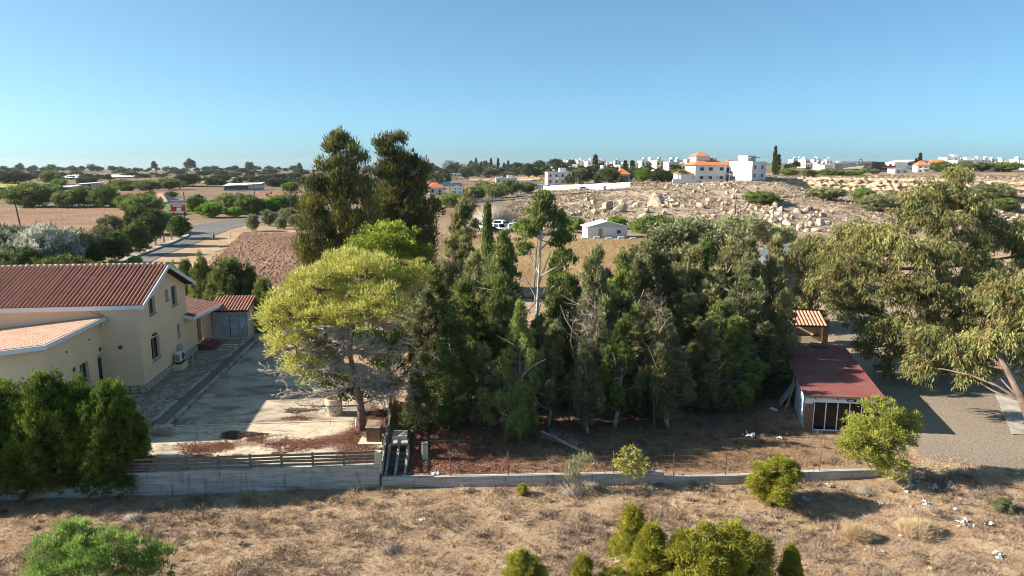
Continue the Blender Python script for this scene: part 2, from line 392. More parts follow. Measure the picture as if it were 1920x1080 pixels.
def make_clumped(clumps, seed, n_t, m, tuftr, style, L, Wd, top=.3, inner=.4, base=None, r0=.15, nb=40, trunk_pts=None, tone0=.45, flat=1.0, tmesh=True, brad=.05):
    """crown from ellipsoid clumps (n,6), trunk from base with limbs to the clumps; coordinates relative to base"""
    r = np.random.default_rng(seed); cl = np.asarray(clumps, float)
    c, rad = cl[:, :3].copy(), cl[:, 3:6]
    if base is not None: c = c - np.asarray(base)
    T, u, pick = shell(c, rad, n_t, r, top, inner)
    T = T + r.normal(size=T.shape) * tuftr * .35
    ct = r.normal(size=len(c)) * .09
    tone = tone0 + ct[pick] + .13 * r.normal(size=n_t) + .08 * u[:, 2]
    tr = np.stack([np.ones(n_t), np.ones(n_t), np.full(n_t, flat)], 1) * tuftr * (.6 + .8 * r.random((n_t, 1)))
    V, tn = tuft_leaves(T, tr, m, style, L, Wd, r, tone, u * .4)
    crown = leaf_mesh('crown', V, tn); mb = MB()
    if trunk_pts is None:
        top_c = c.mean(0); trunk_pts = [np.zeros(3), top_c * np.array([.3, .3, .35]), top_c * np.array([.7, .7, .7]), top_c]
    tp = [np.asarray(p, float) for p in trunk_pts]; k = len(tp)
    if tmesh:
        mb.tube(tp, [r0 * (1 - .75 * i / (k - 1)) for i in range(k)], 8)
        for q in c:
            j = min(range(1, k), key=lambda i: np.linalg.norm(tp[i] - q) + (2 if tp[i][2] > q[2] else 0))
            mb.tube(bent(tp[j], q, r, .10, 5), [r0 * .34, r0 * .28, r0 * .21, r0 * .14, r0 * .06], 5, False)
        for i in r.choice(n_t, min(nb, n_t), replace=False):
            mb.tube(bent(c[pick[i]], T[i], r, .12, 4), [brad, brad * .7, brad * .45, .008], 4, False)
    return crown, mb.mesh('trunk', True)
def pxclumps(lst, Y0, ry=1.0):
    """(px, py, half width px, half height px, depth offset) -> ellipsoids in metres"""
    o = []
    for e in lst:
        px, py, wx, hz = e[:4]; dy = e[4] if len(e) > 4 else 0
        p = on(px, py, Y0 + dy); k = mpp(Y0 + dy, p[2]); o.append((*p, wx * k, max(wx, hz) * k * ry, hz * k))
    return np.array(o)

ONES = 'first second third fourth fifth sixth seventh eighth ninth tenth eleventh twelfth thirteenth fourteenth fifteenth sixteenth seventeenth eighteenth nineteenth twentieth'.split()
def nth(k): return ONES[k] if k < 20 else ('twenty ' if k < 29 else 'thirty ') + ONES[(k + 1) % 10 - 1] if (k + 1) % 10 else 'thirtieth'
def place(k, lab): return ('leftmost ' if k == 0 else nth(k) + ' from the left, ') + lab

# ================================================================== SETTING: ground, fields, roads
def spaced(a, b, step): return list(np.arange(a, b, step))
def grow(a, b, s0, k):
    o = []; x = a; s = s0
    while abs(x - a) < abs(b - a): o.append(x); x += s; s *= k
    return o + [b]
gx = sorted(set([-v for v in grow(260, 5000, 8, 1.22)] + [-v for v in spaced(40, 260, 4)] + spaced(-40, 40, .5) + spaced(40, 250, 1.8) + grow(250, 5000, 6, 1.22)))
gy = sorted(set(spaced(4, 26, .6) + spaced(26, 36, .22) + spaced(36, 62, .6) + spaced(62, 140, 1.6) + spaced(140, 300, 1.5) + grow(300, 5000, 5, 1.07)))
gx, gy = np.array(gx), np.array(gy)
GX, GY = np.meshgrid(gx, gy); nx, ny = len(gx), len(gy)
GZ = hgt(GX.ravel(), GY.ravel())
idx = np.arange(nx * ny).reshape(ny, nx)
me = np_mesh('ground', np.stack([GX.ravel(), GY.ravel(), GZ], 1),
             np.stack([idx[:-1, :-1].ravel(), idx[:-1, 1:].ravel(), idx[1:, 1:].ravel(), idx[1:, :-1].ravel()], 1), smooth=True)
fx, fy = GX.ravel(), GY.ravel()
def vattr(me, name, v):
    a = me.attributes.new(name, 'FLOAT', 'POINT'); a.data.foreach_set('value', np.asarray(v, np.float32))
dw = fy - ywall(fx)
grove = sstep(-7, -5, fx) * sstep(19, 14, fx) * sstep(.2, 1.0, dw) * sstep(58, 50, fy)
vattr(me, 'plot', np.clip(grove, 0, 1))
vattr(me, 'hill', sstep(135, 160, fy) * sstep(-15, 20, fx) * sstep(420, 300, fy))
vattr(me, 'far', sstep(90, 220, fy))
vattr(me, 'litter', np.clip(sstep(-6.6, -6.2, fx) * sstep(1, -3.5, fx) * sstep(.2, .8, dw) * sstep(42, 36, fy), 0, 1))
m, nt, N, L, B = nodes_of('ground_soil'); B.inputs['Roughness'].default_value = .95; B.inputs['Specular IOR Level'].default_value = .1
v = pos(N)
def attr(N, n):
    a = N.new('ShaderNodeAttribute'); a.attribute_name = n; return a.outputs['Fac']
r1 = ramp(N, [(.30, (.24, .15, .095)), (.46, (.41, .285, .185)), (.60, (.54, .41, .28)), (.76, (.33, .24, .17))]); L.new(noise(N, L, .9, 8, .72, v, .5), r1.inputs[0])
fine = ramp(N, [(.3, (.55, .55, .55)), (.7, (1.15, 1.12, 1.08))]); L.new(noise(N, L, 9, 5, .75, v), fine.inputs[0])
c = mix(N, L, 1.0, r1.outputs[0], fine.outputs[0], 'MULTIPLY')
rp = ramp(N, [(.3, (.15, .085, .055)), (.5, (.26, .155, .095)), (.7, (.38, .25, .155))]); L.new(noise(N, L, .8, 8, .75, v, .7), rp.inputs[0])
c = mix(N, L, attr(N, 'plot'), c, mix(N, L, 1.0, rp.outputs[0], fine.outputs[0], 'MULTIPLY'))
rl = ramp(N, [(.35, (.12, .045, .03)), (.5, (.26, .085, .055)), (.68, (.40, .19, .12))]); L.new(noise(N, L, 11, 6, .8, v), rl.inputs[0])
c = mix(N, L, attr(N, 'litter'), c, rl.outputs[0])
rf = ramp(N, [(.30, (.075, .075, .042)), (.43, (.15, .115, .072)), (.55, (.235, .16, .105)), (.66, (.16, .135, .075)), (.78, (.095, .10, .05))])
L.new(noise(N, L, .05, 10, .80, scaled(N, L, v, (1, .45, 1)), .5), rf.inputs[0])
c = mix(N, L, attr(N, 'far'), c, rf.outputs[0])
rh = ramp(N, [(.30, (.10, .075, .052)), (.42, (.23, .165, .115)), (.53, (.37, .285, .205)), (.66, (.58, .49, .38))]); L.new(noise(N, L, .30, 12, .86, v, .5), rh.inputs[0])
c = mix(N, L, attr(N, 'hill'), c, rh.outputs[0])
L.new(c, B.inputs['Base Color']); bump(N, L, B, noise(N, L, 7, 8, .8, v), .9, .12)
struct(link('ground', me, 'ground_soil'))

def patch(name, q, m, off=.05, n=12, k=12, rough_=0, seed=1, world_=False):
    """a sheet draped over the ground between four corners (pixels or world points)"""
    P = [np.array(p[:2], float) if world_ else hit(*p)[:2] for p in q]
    a, b = np.meshgrid(np.linspace(0, 1, n), np.linspace(0, 1, k)); a, b = a.ravel()[:, None], b.ravel()[:, None]
    XY = (P[0] * (1 - a) + P[1] * a) * (1 - b) + (P[3] * (1 - a) + P[2] * a) * b
    r = np.random.default_rng(seed); Z = hgt(XY[:, 0], XY[:, 1]) + off
    if rough_:
        Z = Z + np.abs(r.normal(size=len(Z))) * rough_; XY = XY + r.normal(size=XY.shape) * rough_ * .8
    i = np.arange(n * k).reshape(k, n)
    me = np_mesh(name, np.c_[XY, Z], np.stack([i[:-1, :-1].ravel(), i[1:, :-1].ravel(), i[1:, 1:].ravel(), i[:-1, 1:].ravel()], 1))
    return struct(link(name, me, m))
def sheet(name, pts, z, m, jag=.0, step=.5, seed=3, skirt=0):
    r = np.random.default_rng(seed); out = []
    P = [np.array(p[:2], float) for p in pts]
    for a, b in zip(P, P[1:] + P[:1]):
        d = np.linalg.norm(b - a); k = max(1, int(d / step)) if jag else 1
        for j in range(k): out.append(a + (b - a) * j / k + (r.normal(size=2) * jag if jag else 0))
    vs = [(p[0], p[1], z) for p in out]; n = len(vs)
    tri = tessellate_polygon([[Vector(v) for v in vs]])
    mb = MB(); fs = []
    for t in tri:
        a, b, c = (np.array(vs[i]) for i in t)
        fs.append(tuple(t) if np.cross(b - a, c - a)[2] > 0 else tuple(t)[::-1])
    if skirt:
        vs2 = vs + [(x, y, zz - skirt) for x, y, zz in vs]
        mb.add(vs2, fs + [(i, (i + 1) % n, n + (i + 1) % n, n + i) for i in range(n)])
    else: mb.add(vs, fs)
    return struct(mb.build(name, m))

def soil(name, c1, c2, c3, s, rows=None, bmp=.9):
    m, nt, N, L, B = nodes_of(name); B.inputs['Roughness'].default_value = .95; B.inputs['Specular IOR Level'].default_value = .05
    v = pos(N); r = ramp(N, [(.3, c1), (.5, c2), (.7, c3)]); L.new(noise(N, L, s, 8, .75, v), r.inputs[0]); out = r.outputs[0]
    big = ramp(N, [(.35, (.82, .82, .82)), (.65, (1.12, 1.1, 1.06))]); L.new(noise(N, L, .06, 3, .5, v), big.inputs[0])
    out = mix(N, L, 1.0, out, big.outputs[0], 'MULTIPLY')
    if rows:
        w = N.new('ShaderNodeTexWave'); w.inputs['Scale'].default_value = rows[0]; w.inputs['Distortion'].default_value = 3; w.inputs['Detail'].default_value = 3
        mp = N.new('ShaderNodeMapping'); mp.inputs['Rotation'].default_value = (0, 0, rows[1]); L.new(v, mp.inputs[0]); L.new(mp.outputs[0], w.inputs[0])
        rr = ramp(N, [(.2, (.72, .70, .68)), (.8, (1.1, 1.1, 1.1))]); L.new(w.outputs['Fac'], rr.inputs[0]); out = mix(N, L, 1.0, out, rr.outputs[0], 'MULTIPLY')
    L.new(out, B.inputs['Base Color']); bump(N, L, B, noise(N, L, s * 1.3, 6, .8, v), bmp, .2)
soil('plough_brown', (.15, .085, .058), (.23, .14, .098), (.32, .21, .15), 1.6)
soil('plough_tan', (.21, .13, .085), (.30, .19, .128), (.40, .27, .185), .7, (.35, .5))
soil('fallow', (.19, .125, .06), (.30, .20, .10), (.40, .29, .16), 1.3)
soil('red_far', (.24, .12, .085), (.30, .155, .11), (.36, .20, .15), .12, (.08, 1.45), .3)
soil('tan_far', (.30, .21, .13), (.38, .27, .17), (.45, .33, .22), .15, None, .3)
soil('crop_green', (.06, .15, .03), (.10, .22, .045), (.15, .28, .06), .35, (.5, 1.5), .4)
soil('crop_yellow', (.22, .24, .06), (.30, .33, .08), (.36, .38, .11), .2, None, .3)
soil('sand', (.30, .20, .125), (.40, .28, .18), (.50, .37, .25), .5, None, .5)
soil('gravel', (.19, .15, .115), (.29, .24, .19), (.39, .335, .27), 9.0, None, .6)
soil('asphalt', (.13, .13, .13), (.17, .168, .165), (.21, .205, .20), .8, None, .2)

patch('ploughed_field', [(455, 436), (900, 440), (900, 640), (330, 560)], 'plough_brown', .04, 260, 150, .085, 5)
patch('tan_field', [(-90, 389), (252, 387), (215, 470), (-120, 475)], 'plough_tan', .05, 120, 60, .06, 6)
patch('fallow_field', [(860, 449), (1235, 446), (1330, 560), (840, 560)], 'fallow', .10, 150, 80, .06, 7)
patch('red_soil_field', [(235, 336), (560, 333), (560, 349), (120, 351)], 'red_far', .5, 30, 14)
patch('red_soil_field', [(480, 362), (640, 360), (640, 375), (470, 375)], 'red_far', .4, 20, 10)
patch('tan_field', [(470, 376), (640, 376), (640, 391), (470, 391)], 'tan_far', .32, 20, 10)
patch('crop_field', [(312, 378), (530, 377), (530, 397), (312, 397)], 'crop_green', .4, 24, 10)
patch('crop_field', [(-40, 346), (62, 345), (60, 353), (-40, 353)], 'crop_yellow', .4, 10, 6)
patch('crop_field', [(360, 333), (450, 330), (440, 343), (365, 344)], 'crop_yellow', .5, 10, 6)
patch('crop_field', [(530, 336), (566, 335), (566, 342), (528, 342)], 'crop_yellow', .5, 10, 6)
patch('red_soil_field', [(215, 360), (320, 358), (320, 371), (215, 371)], 'red_far', .4, 14, 8)
patch('tan_field', [(880, 334), (1010, 331), (1015, 338), (880, 340)], 'tan_far', .6, 14, 6)
# left road with its sandy verge
A = lambda px, py, z=0: at(px, py, z)[:2]
sheet('road_verge', [A(*p) for p in [(235, 506), (300, 482), (352, 452), (353, 431), (420, 420), (470, 424), (570, 427), (700, 428), (700, 437), (470, 440), (418, 462), (392, 492), (330, 512)]], .055, 'sand', .25, 1.2, 4)
sheet('road', [A(*p) for p in [(205, 503), (262, 480), (318, 457), (345, 443), (352, 425), (405, 417), (470, 410), (640, 405), (640, 411), (480, 418), (430, 431), (395, 445), (360, 460), (310, 478), (255, 505)]], .11, 'asphalt', .06, 1.5, 4)
MB().prism([A(*p) for p in [(216, 494), (268, 474), (322, 453), (353, 441), (355, 444), (325, 457), (271, 478), (219, 498)]], 0, .35).build('kerb', 'kerb_stone')['kind'] = 'structure'
# road on the rise, seen past the grove
rd = [hit(*p) for p in [(880, 380), (960, 374), (1040, 366), (1110, 360), (1180, 355)]]
mb = MB()
for a, b in zip(rd, rd[1:]):
    mb.add([(a[0], a[1] - 3, H1(a[0], a[1] - 3) + .25), (b[0], b[1] - 3, H1(b[0], b[1] - 3) + .25), (b[0], b[1] + 3.5, H1(b[0], b[1] + 3.5) + .25), (a[0], a[1] + 3.5, H1(a[0], a[1] + 3.5) + .25)], [(0, 1, 2, 3)])
mb.build('upper_road', 'asphalt')['kind'] = 'structure'

# gravel drive and concrete path on the right
sheet('driveway', [A(*p) for p in [(1530, 590), (1600, 575), (1705, 590), (1800, 640), (1905, 700), (2050, 760), (2100, 900), (1960, 915), (1880, 880), (1800, 868), (1735, 860), (1700, 830), (1660, 790), (1610, 720), (1570, 650)]], .03, 'gravel', .14, .5, 5)
sheet('concrete_path', [A(*p) for p in [(1760, 676), (1850, 706), (1896, 816), (2020, 820), (2060, 700), (1960, 640), (1850, 640)]], .075, 'concrete', .03, .6, 6)

# ---- raised yard of the house
YZ = .6
th = math.radians(7); UU = np.array([math.cos(th), math.sin(th), 0]); WW = np.array([-math.sin(th), math.cos(th), 0])
HO = at(273, 737, YZ)
def hw_(u, w, z=0.0): return HO + u * UU + w * WW + np.array([0, 0, z])
m, nt, N, L, B = nodes_of('yard_concrete'); B.inputs['Roughness'].default_value = .9; v = pos(N)
r1 = ramp(N, [(.3, (.42, .345, .24)), (.55, (.53, .45, .33)), (.75, (.60, .52, .40))]); L.new(noise(N, L, .7, 7, .7, v, .4), r1.inputs[0])
r2 = ramp(N, [(.50, (0, 0, 0)), (.62, (1, 1, 1))]); L.new(noise(N, L, .38, 7, .7, scaled(N, L, v, (1, 2.0, 1)), 1.2), r2.inputs[0])
c = mix(N, L, r2.outputs[0], r1.outputs[0], (.26, .215, .165))
r3 = ramp(N, [(.47, (1, 1, 1)), (.5, (.45, .42, .4)), (.53, (1, 1, 1))]); L.new(noise(N, L, .55, 3, .5, v, 1.5), r3.inputs[0])
c = mix(N, L, .6, c, r3.outputs[0], 'MULTIPLY')
L.new(c, B.inputs['Base Color']); bump(N, L, B, noise(N, L, 14, 5, .7, v), .25, .04)
m, nt, N, L, B = nodes_of('yard_worn_shaded'); B.inputs['Roughness'].default_value = .9; v = pos(N)
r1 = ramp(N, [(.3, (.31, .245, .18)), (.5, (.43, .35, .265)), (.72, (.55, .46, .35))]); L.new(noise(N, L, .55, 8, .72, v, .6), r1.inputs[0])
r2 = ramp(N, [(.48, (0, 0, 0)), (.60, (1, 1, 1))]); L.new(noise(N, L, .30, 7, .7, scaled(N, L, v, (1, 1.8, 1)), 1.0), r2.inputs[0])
c = mix(N, L, r2.outputs[0], r1.outputs[0], (.20, .155, .115)); L.new(c, B.inputs['Base Color']); bump(N, L, B, noise(N, L, 14, 5, .7, v), .3, .04)  # dark blotches: worn concrete, and the yard's shade deepened in the colour
yl = ywall(np.array([-60.0]))[0]
sheet('yard', [(-45, ywall(-45) + .15)] + [(x, ywall(x) + .15) for x in (-24, -18, -12, -6.55)] + [(-7.55, 41.2), (-11.5, 43.5), (-15.5, 54.2), (-22, 58.5), (-30, 62), (-45, 60)], YZ, 'yard_concrete', 0, skirt=.75)
m, nt, N, L, B = nodes_of('crazy_paving'); B.inputs['Roughness'].default_value = .9; v = pos(N)
vo = N.new('ShaderNodeTexVoronoi'); vo.inputs['Scale'].default_value = 2.6; L.new(v, vo.inputs['Vector'])
vd = N.new('ShaderNodeTexVoronoi'); vd.feature = 'DISTANCE_TO_EDGE'; vd.inputs['Scale'].default_value = 2.6; L.new(v, vd.inputs['Vector'])
rr = ramp(N, [(.2, (.26, .205, .15)), (.5, (.36, .29, .21)), (.8, (.45, .38, .29))]); L.new(vo.outputs['Color'], rr.inputs[0])
rd_ = ramp(N, [(.03, (0, 0, 0)), (.08, (1, 1, 1))]); L.new(vd.outputs['Distance'], rd_.inputs[0])
L.new(mix(N, L, rd_.outputs[0], (.17, .135, .105), rr.outputs[0]), B.inputs['Base Color']); bump(N, L, B, rd_.outputs[0], .8, .03)
K1a, K1b = at(281, 800, YZ), at(472, 634, YZ)        # inner kerb
K2a, K2b = at(303, 812, YZ), at(486, 636, YZ)        # outer kerb
sheet('paving', [hw_(-.5, 0), hw_(-.5, -6), K1a, K1b, at(466, 630, YZ), at(398, 633, YZ), hw_(-.5, 14)], YZ + .02, 'crazy_paving')
def blockrow(name, a, b, w, h, n, z, m):
    """a kerb laid from single blocks"""
    k = thing(name, '', ''); del k['label']; del k['category']; k['kind'] = 'structure'; k.location = (*a[:2], z)
    d = (np.array(b[:2]) - np.array(a[:2])) / n; L_ = np.linalg.norm(d); rz = math.atan2(d[1], d[0])
    me = MB().box(.01, -w / 2, 0, L_ - .01, w / 2, h).mesh('kerb_block')
    for i in range(n):
        o = link('kerb_block', me, m, k); o.location = (d[0] * i + random.uniform(-.01, .01), d[1] * i, random.uniform(-.015, .01)); o.rotation_euler = (0, 0, rz + random.uniform(-.006, .006))
    return k
blockrow('kerb', K1a, K1b, .22, .20, 20, YZ, 'kerb_stone')
blockrow('kerb', K2a, K2b, .22, .20, 20, YZ, 'kerb_stone')
sheet('planting_strip', [K1a + (.1, .1, 0), K2a + (-.1, .1, 0), K2b, K1b], YZ + .09, 'mortar')
MB().box(0, 0, 0, 1.0, .55, .45).build('kerb_pier', 'kerb_stone', None, (*at(283, 818, YZ)[:2], YZ))['kind'] = 'structure'
# pale joint line across the yard slab
sheet('yard_rear', [at(306, 801, YZ), at(672, 789, YZ), (-7.75, 41.2), (-11.4, 43.4), (-15.4, 54.0), K2b], YZ + .008, 'yard_worn_shaded')  # worn rear slab, coloured darker so the house shade reads deeper
a, b = at(330, 799, YZ), at(670, 788, YZ)
MB().beam((*a[:2], YZ + .01), (*b[:2], YZ + .01), .10, .03).build('slab_joint', 'slab_stone')['kind'] = 'structure'

# ================================================================== THE CREAM HOUSE
def panel(name, outline, holes, f3, thick, m, parent):
    """a wall panel with real openings; f3(a, b, depth) places it"""
    loops = [[Vector((a, b, 0)) for a, b in outline]]
    for (a0, b0, a1, b1) in holes: loops.append([Vector((a0, b0, 0)), Vector((a0, b1, 0)), Vector((a1, b1, 0)), Vector((a1, b0, 0))])
    flat = [p for l in loops for p in l]; tri = tessellate_polygon(loops)
    mb = MB(); n = len(flat)
    front = [f3(p.x, p.y, 0) for p in flat]; back = [f3(p.x, p.y, thick) for p in flat]
    nrm = np.array(f3(0, 0, 0)) - np.array(f3(0, 0, 1)); fs = []
    for t in tri:
        a, b, c = (np.array(front[i]) for i in t); t = tuple(t)
        if np.cross(b - a, c - a) @ nrm < 0: t = t[::-1]
        fs.append(t); fs.append(tuple(n + i for i in t[::-1]))
    s = 0
    for l in loops:
        k = len(l); fs += [(s + i, s + (i + 1) % k, n + s + (i + 1) % k, n + s + i) for i in range(k)]; s += k
    mb.add(front + back, fs); return mb.build(name, m, parent)
def window(parent, f3, a0, b0, a1, b1, split=True, sill=True, depth=.20, frame='grey_metal', label=None):
    w = MB(); fr = .042; d0, d1 = depth - .06, depth
    def bar(x0, y0, x1, y1, e0=d0, e1=d1):
        c = [(x0, y0), (x1, y0), (x1, y1), (x0, y1)]; w.hexa([f3(x, y, e1) for x, y in c], [f3(x, y, e0) for x, y in c])
    bar(a0, b0, a0 + fr, b1); bar(a1 - fr, b0, a1, b1); bar(a0 + fr, b0, a1 - fr, b0 + fr); bar(a0 + fr, b1 - fr, a1 - fr, b1)
    mid = (a0 + a1) / 2
    if split: bar(mid - fr / 2, b0 + fr, mid + fr / 2, b1 - fr, d0 - .015, d1)
    o = w.build('window', frame, parent)
    if label: o['label'] = label
    for x0, x1 in ([(a0 + fr, mid - fr / 2), (mid + fr / 2, a1 - fr)] if split else [(a0 + fr, a1 - fr)]):
        c = [(x0, b0 + fr), (x1, b0 + fr), (x1, b1 - fr), (x0, b1 - fr)]
        MB().hexa([f3(x, y, d1 - .01) for x, y in c], [f3(x, y, d1 - .03) for x, y in c]).build('pane', 'glass', o)
    if sill:
        c = [(a0 - .06, b0 - .06), (a1 + .06, b0 - .06), (a1 + .06, b0 - .003), (a0 - .06, b0 - .003)]
        MB().hexa([f3(x, y, .19) for x, y in c], [f3(x, y, -.07) for x, y in c]).build('sill', 'kerb_stone', o)
    return o
house = thing('house', 'cream two storey house with red barrel tile roof and white fascias', 'house', tuple(HO), th)
LU = -14.0
gab = lambda a, b, d: (-d, a, b)                # gable wall, faces +u
frt = lambda a, b, d: (a, d, b)                 # front wall, faces -w
EZ, PZ, BW = 5.72, 7.42, 8.55                   # eave and ridge heights above the yard, depth of the block
gw = [(1.75, 4.62, 2.80, 5.78), (4.68, 5.02, 5.22, 5.80), (5.75, 4.40, 6.80, 5.82), (1.55, 1.60, 2.95, 3.10), (6.30, 2.05, 6.85, 2.98)]
panel('wall', [(0, 0), (0, EZ), (4.2, PZ), (BW, EZ - .2), (BW, 0)], gw, gab, .25, 'render_cream', house)
for i, (a0, b0, a1, b1) in enumerate(gw): window(house, gab, a0, b0, a1, b1, i not in (1, 4))
panel('wall', [(LU, 0), (LU, EZ), (-.25, EZ), (-.25, 0)], [], lambda a, b, d: (a, d + .003, b), .25, 'render_cream', house)
bx('wall', 'render_cream', house, LU, BW - .25, 0, -.25, BW - .003, EZ - .2)
bx('wall', 'render_cream', house, LU, .26, 0, LU + .25, BW - .26, EZ - .2)
# roof: deck, tile courses one by one, ridge tiles, white fascias
RF0, RFz0, RPK, RPz, RB, RBz = -.45, 5.80, 4.2, 7.62, 9.0, 5.62
OU = .55
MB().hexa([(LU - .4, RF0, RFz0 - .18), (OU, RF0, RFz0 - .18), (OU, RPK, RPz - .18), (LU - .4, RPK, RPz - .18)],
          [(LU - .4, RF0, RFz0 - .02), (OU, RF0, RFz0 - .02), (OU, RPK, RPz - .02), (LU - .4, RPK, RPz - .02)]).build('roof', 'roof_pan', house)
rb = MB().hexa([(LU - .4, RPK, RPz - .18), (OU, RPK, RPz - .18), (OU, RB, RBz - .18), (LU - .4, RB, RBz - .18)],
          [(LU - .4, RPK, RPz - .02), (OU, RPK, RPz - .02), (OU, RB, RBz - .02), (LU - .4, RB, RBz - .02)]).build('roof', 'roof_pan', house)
def tile_course(Ls, n, rad, name='tile_course', ht=1.0):
    """one course of overlapping half round tiles, lying along +y from 0 to Ls"""
    mb = MB(); st = Ls / n; sg = 5
    for i in range(n):
        y0, y1 = i * st - .02, (i + 1) * st + .03; r0, r1 = rad * 1.06, rad * .96; z = .008
        ring = lambda y, r, z: [(r * math.cos(math.pi * k / sg), y, z + ht * r * math.sin(math.pi * k / sg)) for k in range(sg + 1)]
        a, b = ring(y0, r0, z), ring(y1, r1, 0); k = sg + 1
        mb.add(a + b, [(j, k + j, k + j + 1, j + 1) for j in range(sg)] + [tuple(range(k))])
    return mb.mesh(name, False)
sl_ = math.hypot(RPK - RF0, RPz - RFz0); ang = math.atan2(RPz - RFz0, RPK - RF0)
tcs = [tile_course(sl_, 12, .062, ht=1.5) for _ in range(2)]
nC = 60; du = .242
for i in range(nC):
    o = link('tile_course', tcs[i % 2], 'roof_tile', house); o.location = (OU - .12 - i * du + random.uniform(-.008, .008), RF0 - .04 + random.uniform(-.015, .015), RFz0 - .02)
    o.rotation_euler = (ang + random.uniform(-.003, .003), 0, random.uniform(-.003, .003))
rt = MB()
for k in range(1): rt.tube([(0, 0, 0), (.37, 0, .012)], [.115, .13], 8)
rtm = rt.mesh('ridge_tile', True)
for i in range(40):
    o = link('ridge_tile', rtm, 'ridge_tile', house); o.location = (OU - .36 - i * .36, RPK, RPz + .03 + random.uniform(-.006, .006))
def fascia(p, q, h=.24, t=.06):
    MB().beam(p, q, t, h).build('fascia', 'white_paint', house)
fascia((OU + .035, RF0 - .05, RFz0 - .09), (OU + .035, RPK, RPz - .085)); fascia((OU + .035, RPK, RPz - .085), (OU + .035, RB + .05, RBz - .1))
fascia((LU - .4, RF0 - .035, RFz0 - .13), (OU + .06, RF0 - .035, RFz0 - .13)); fascia((LU - .4, RB + .035, RBz - .13), (OU + .06, RB + .035, RBz - .13))
bx('soffit', 'white_paint', house, LU - .4, RF0, RFz0 - .30, OU - .02, .0, RFz0 - .26)
# wing towards the camera, mono-pitch roof falling to the left
WU, WF = -2.26, -6.35
wz = lambda u: 5.02 + (u + 1.86) * .105
wh = [(-2.95, 1.5, -1.95, 2.80), (-.80, .02, -.05, 2.75)]
sd = lambda a, b, d: (WU - d, a, b)
panel('wall', [(WF, 0), (WF, wz(WU) - .2), (-.003, wz(WU) - .2), (-.003, 0)], wh, sd, .25, 'render_wing', house)
window(house, sd, *wh[0]);
d = MB(); d.hexa([sd(x, y, .14) for x, y in [(-.78, .03), (-.07, .03), (-.07, 2.73), (-.78, 2.73)]], [sd(x, y, .09) for x, y in [(-.78, .03), (-.07, .03), (-.07, 2.73), (-.78, 2.73)]])
dd = d.build('door', 'grey_metal', house); MB().tube([sd(-.70, 1.1, .085), sd(-.70, 1.1, .02), sd(-.58, 1.1, .02)], .018, 6).build('handle', 'dark_metal', dd)
MB().hexa([sd(x, y, .09) for x, y in [(-.66, .3), (-.2, .3), (-.2, 2.5), (-.66, 2.5)]], [sd(x, y, .075) for x, y in [(-.66, .3), (-.2, .3), (-.2, 2.5), (-.66, 2.5)]]).build('pane', 'glass', dd)
panel('wall', [(-15, 0), (-15, wz(-15) - .2), (WU - .25, wz(WU) - .2), (WU - .25, 0)], [], lambda a, b, d: (a, WF + d + .003, b), .25, 'render_wing', house)
def rq(u0, w0, u1, w1, z0, z1):
    c = [(u0, w0), (u1, w0), (u1, w1), (u0, w1)]
    return [(u, w, wz(u) + z0) for u, w in c], [(u, w, wz(u) + z1) for u, w in c]
MB().hexa(*rq(-15.5, WF - .5, -1.90, -.004, -.16, 0)).build('wing_roof', 'roof_pan', house)
wc = tile_course(13.5, 34, .085)
for i in range(27):
    o = link('tile_course', wc, 'wing_tile', house); w0 = -.15 - i * .25
    o.location = (-1.96, w0, wz(-1.96) + .0); o.rotation_euler = (0, 0, math.pi / 2); o.rotation_euler = Matrix(((0, -1, 0), (1, 0, 0), (0, 0, 1))).to_euler()
    o.rotation_euler = (math.atan(.105) * -1, 0, math.pi / 2)
MB().beam((-1.87, WF - .5, wz(-1.87) - .08), (-1.87, .05, wz(-1.87) - .08), .06, .24).build('fascia', 'white_paint', house)
MB().beam((-15.5, WF - .53, wz(-15.5) - .09), (-1.84, WF - .53, wz(-1.84) - .09), .06, .24).build('fascia', 'white_paint', house)
for (w, z) in ((-.35, 3.05), (-3.62, 2.75)):
    l = MB(); l.tube([sd(w, z, 0), sd(w, z, -.09)], [.13, .12], 10); lo = l.build('wall_lamp', 'dark_metal', house)
    MB().tube([sd(w, z - .02, -.09), sd(w, z - .02, -.13)], [.09, .07], 8).build('lamp_cover', 'light_cover', lo)
MB().tube([(-1.2, .0, 3.05), (-1.2, -.10, 3.05)], [.12, .11], 10).build('wall_lamp', 'dark_metal', house)
MB().box(.0, 1.85, 3.25, .14, 2.35, 3.37).build('wall_lamp', 'dark_metal', house)
for (w, z) in ((-1.6, 4.0), (-4.2, 3.95)): MB().tube([sd(w, z, .0), sd(w, z, -.05)], .05, 8).build('vent_cap', 'dark_metal', house)
MB().tube([(-1.95, .05, 4.95), (-2.4, -.06, 5.2), (-3.1, -.02, 5.62)], .012, 4).build('cable', 'dark_metal', house)
MB().tube([(-1.7, .02, 4.6), (-1.8, -.05, 5.0), (-2.3, -.05, 5.3), (-2.6, -.02, 5.66)], .012, 4).build('cable', 'dark_metal', house)
MB().tube([(-2.0, -.2, 4.35), (-2.0, -.2, 4.7)], .04, 8).build('down_pipe', 'white_paint', house)
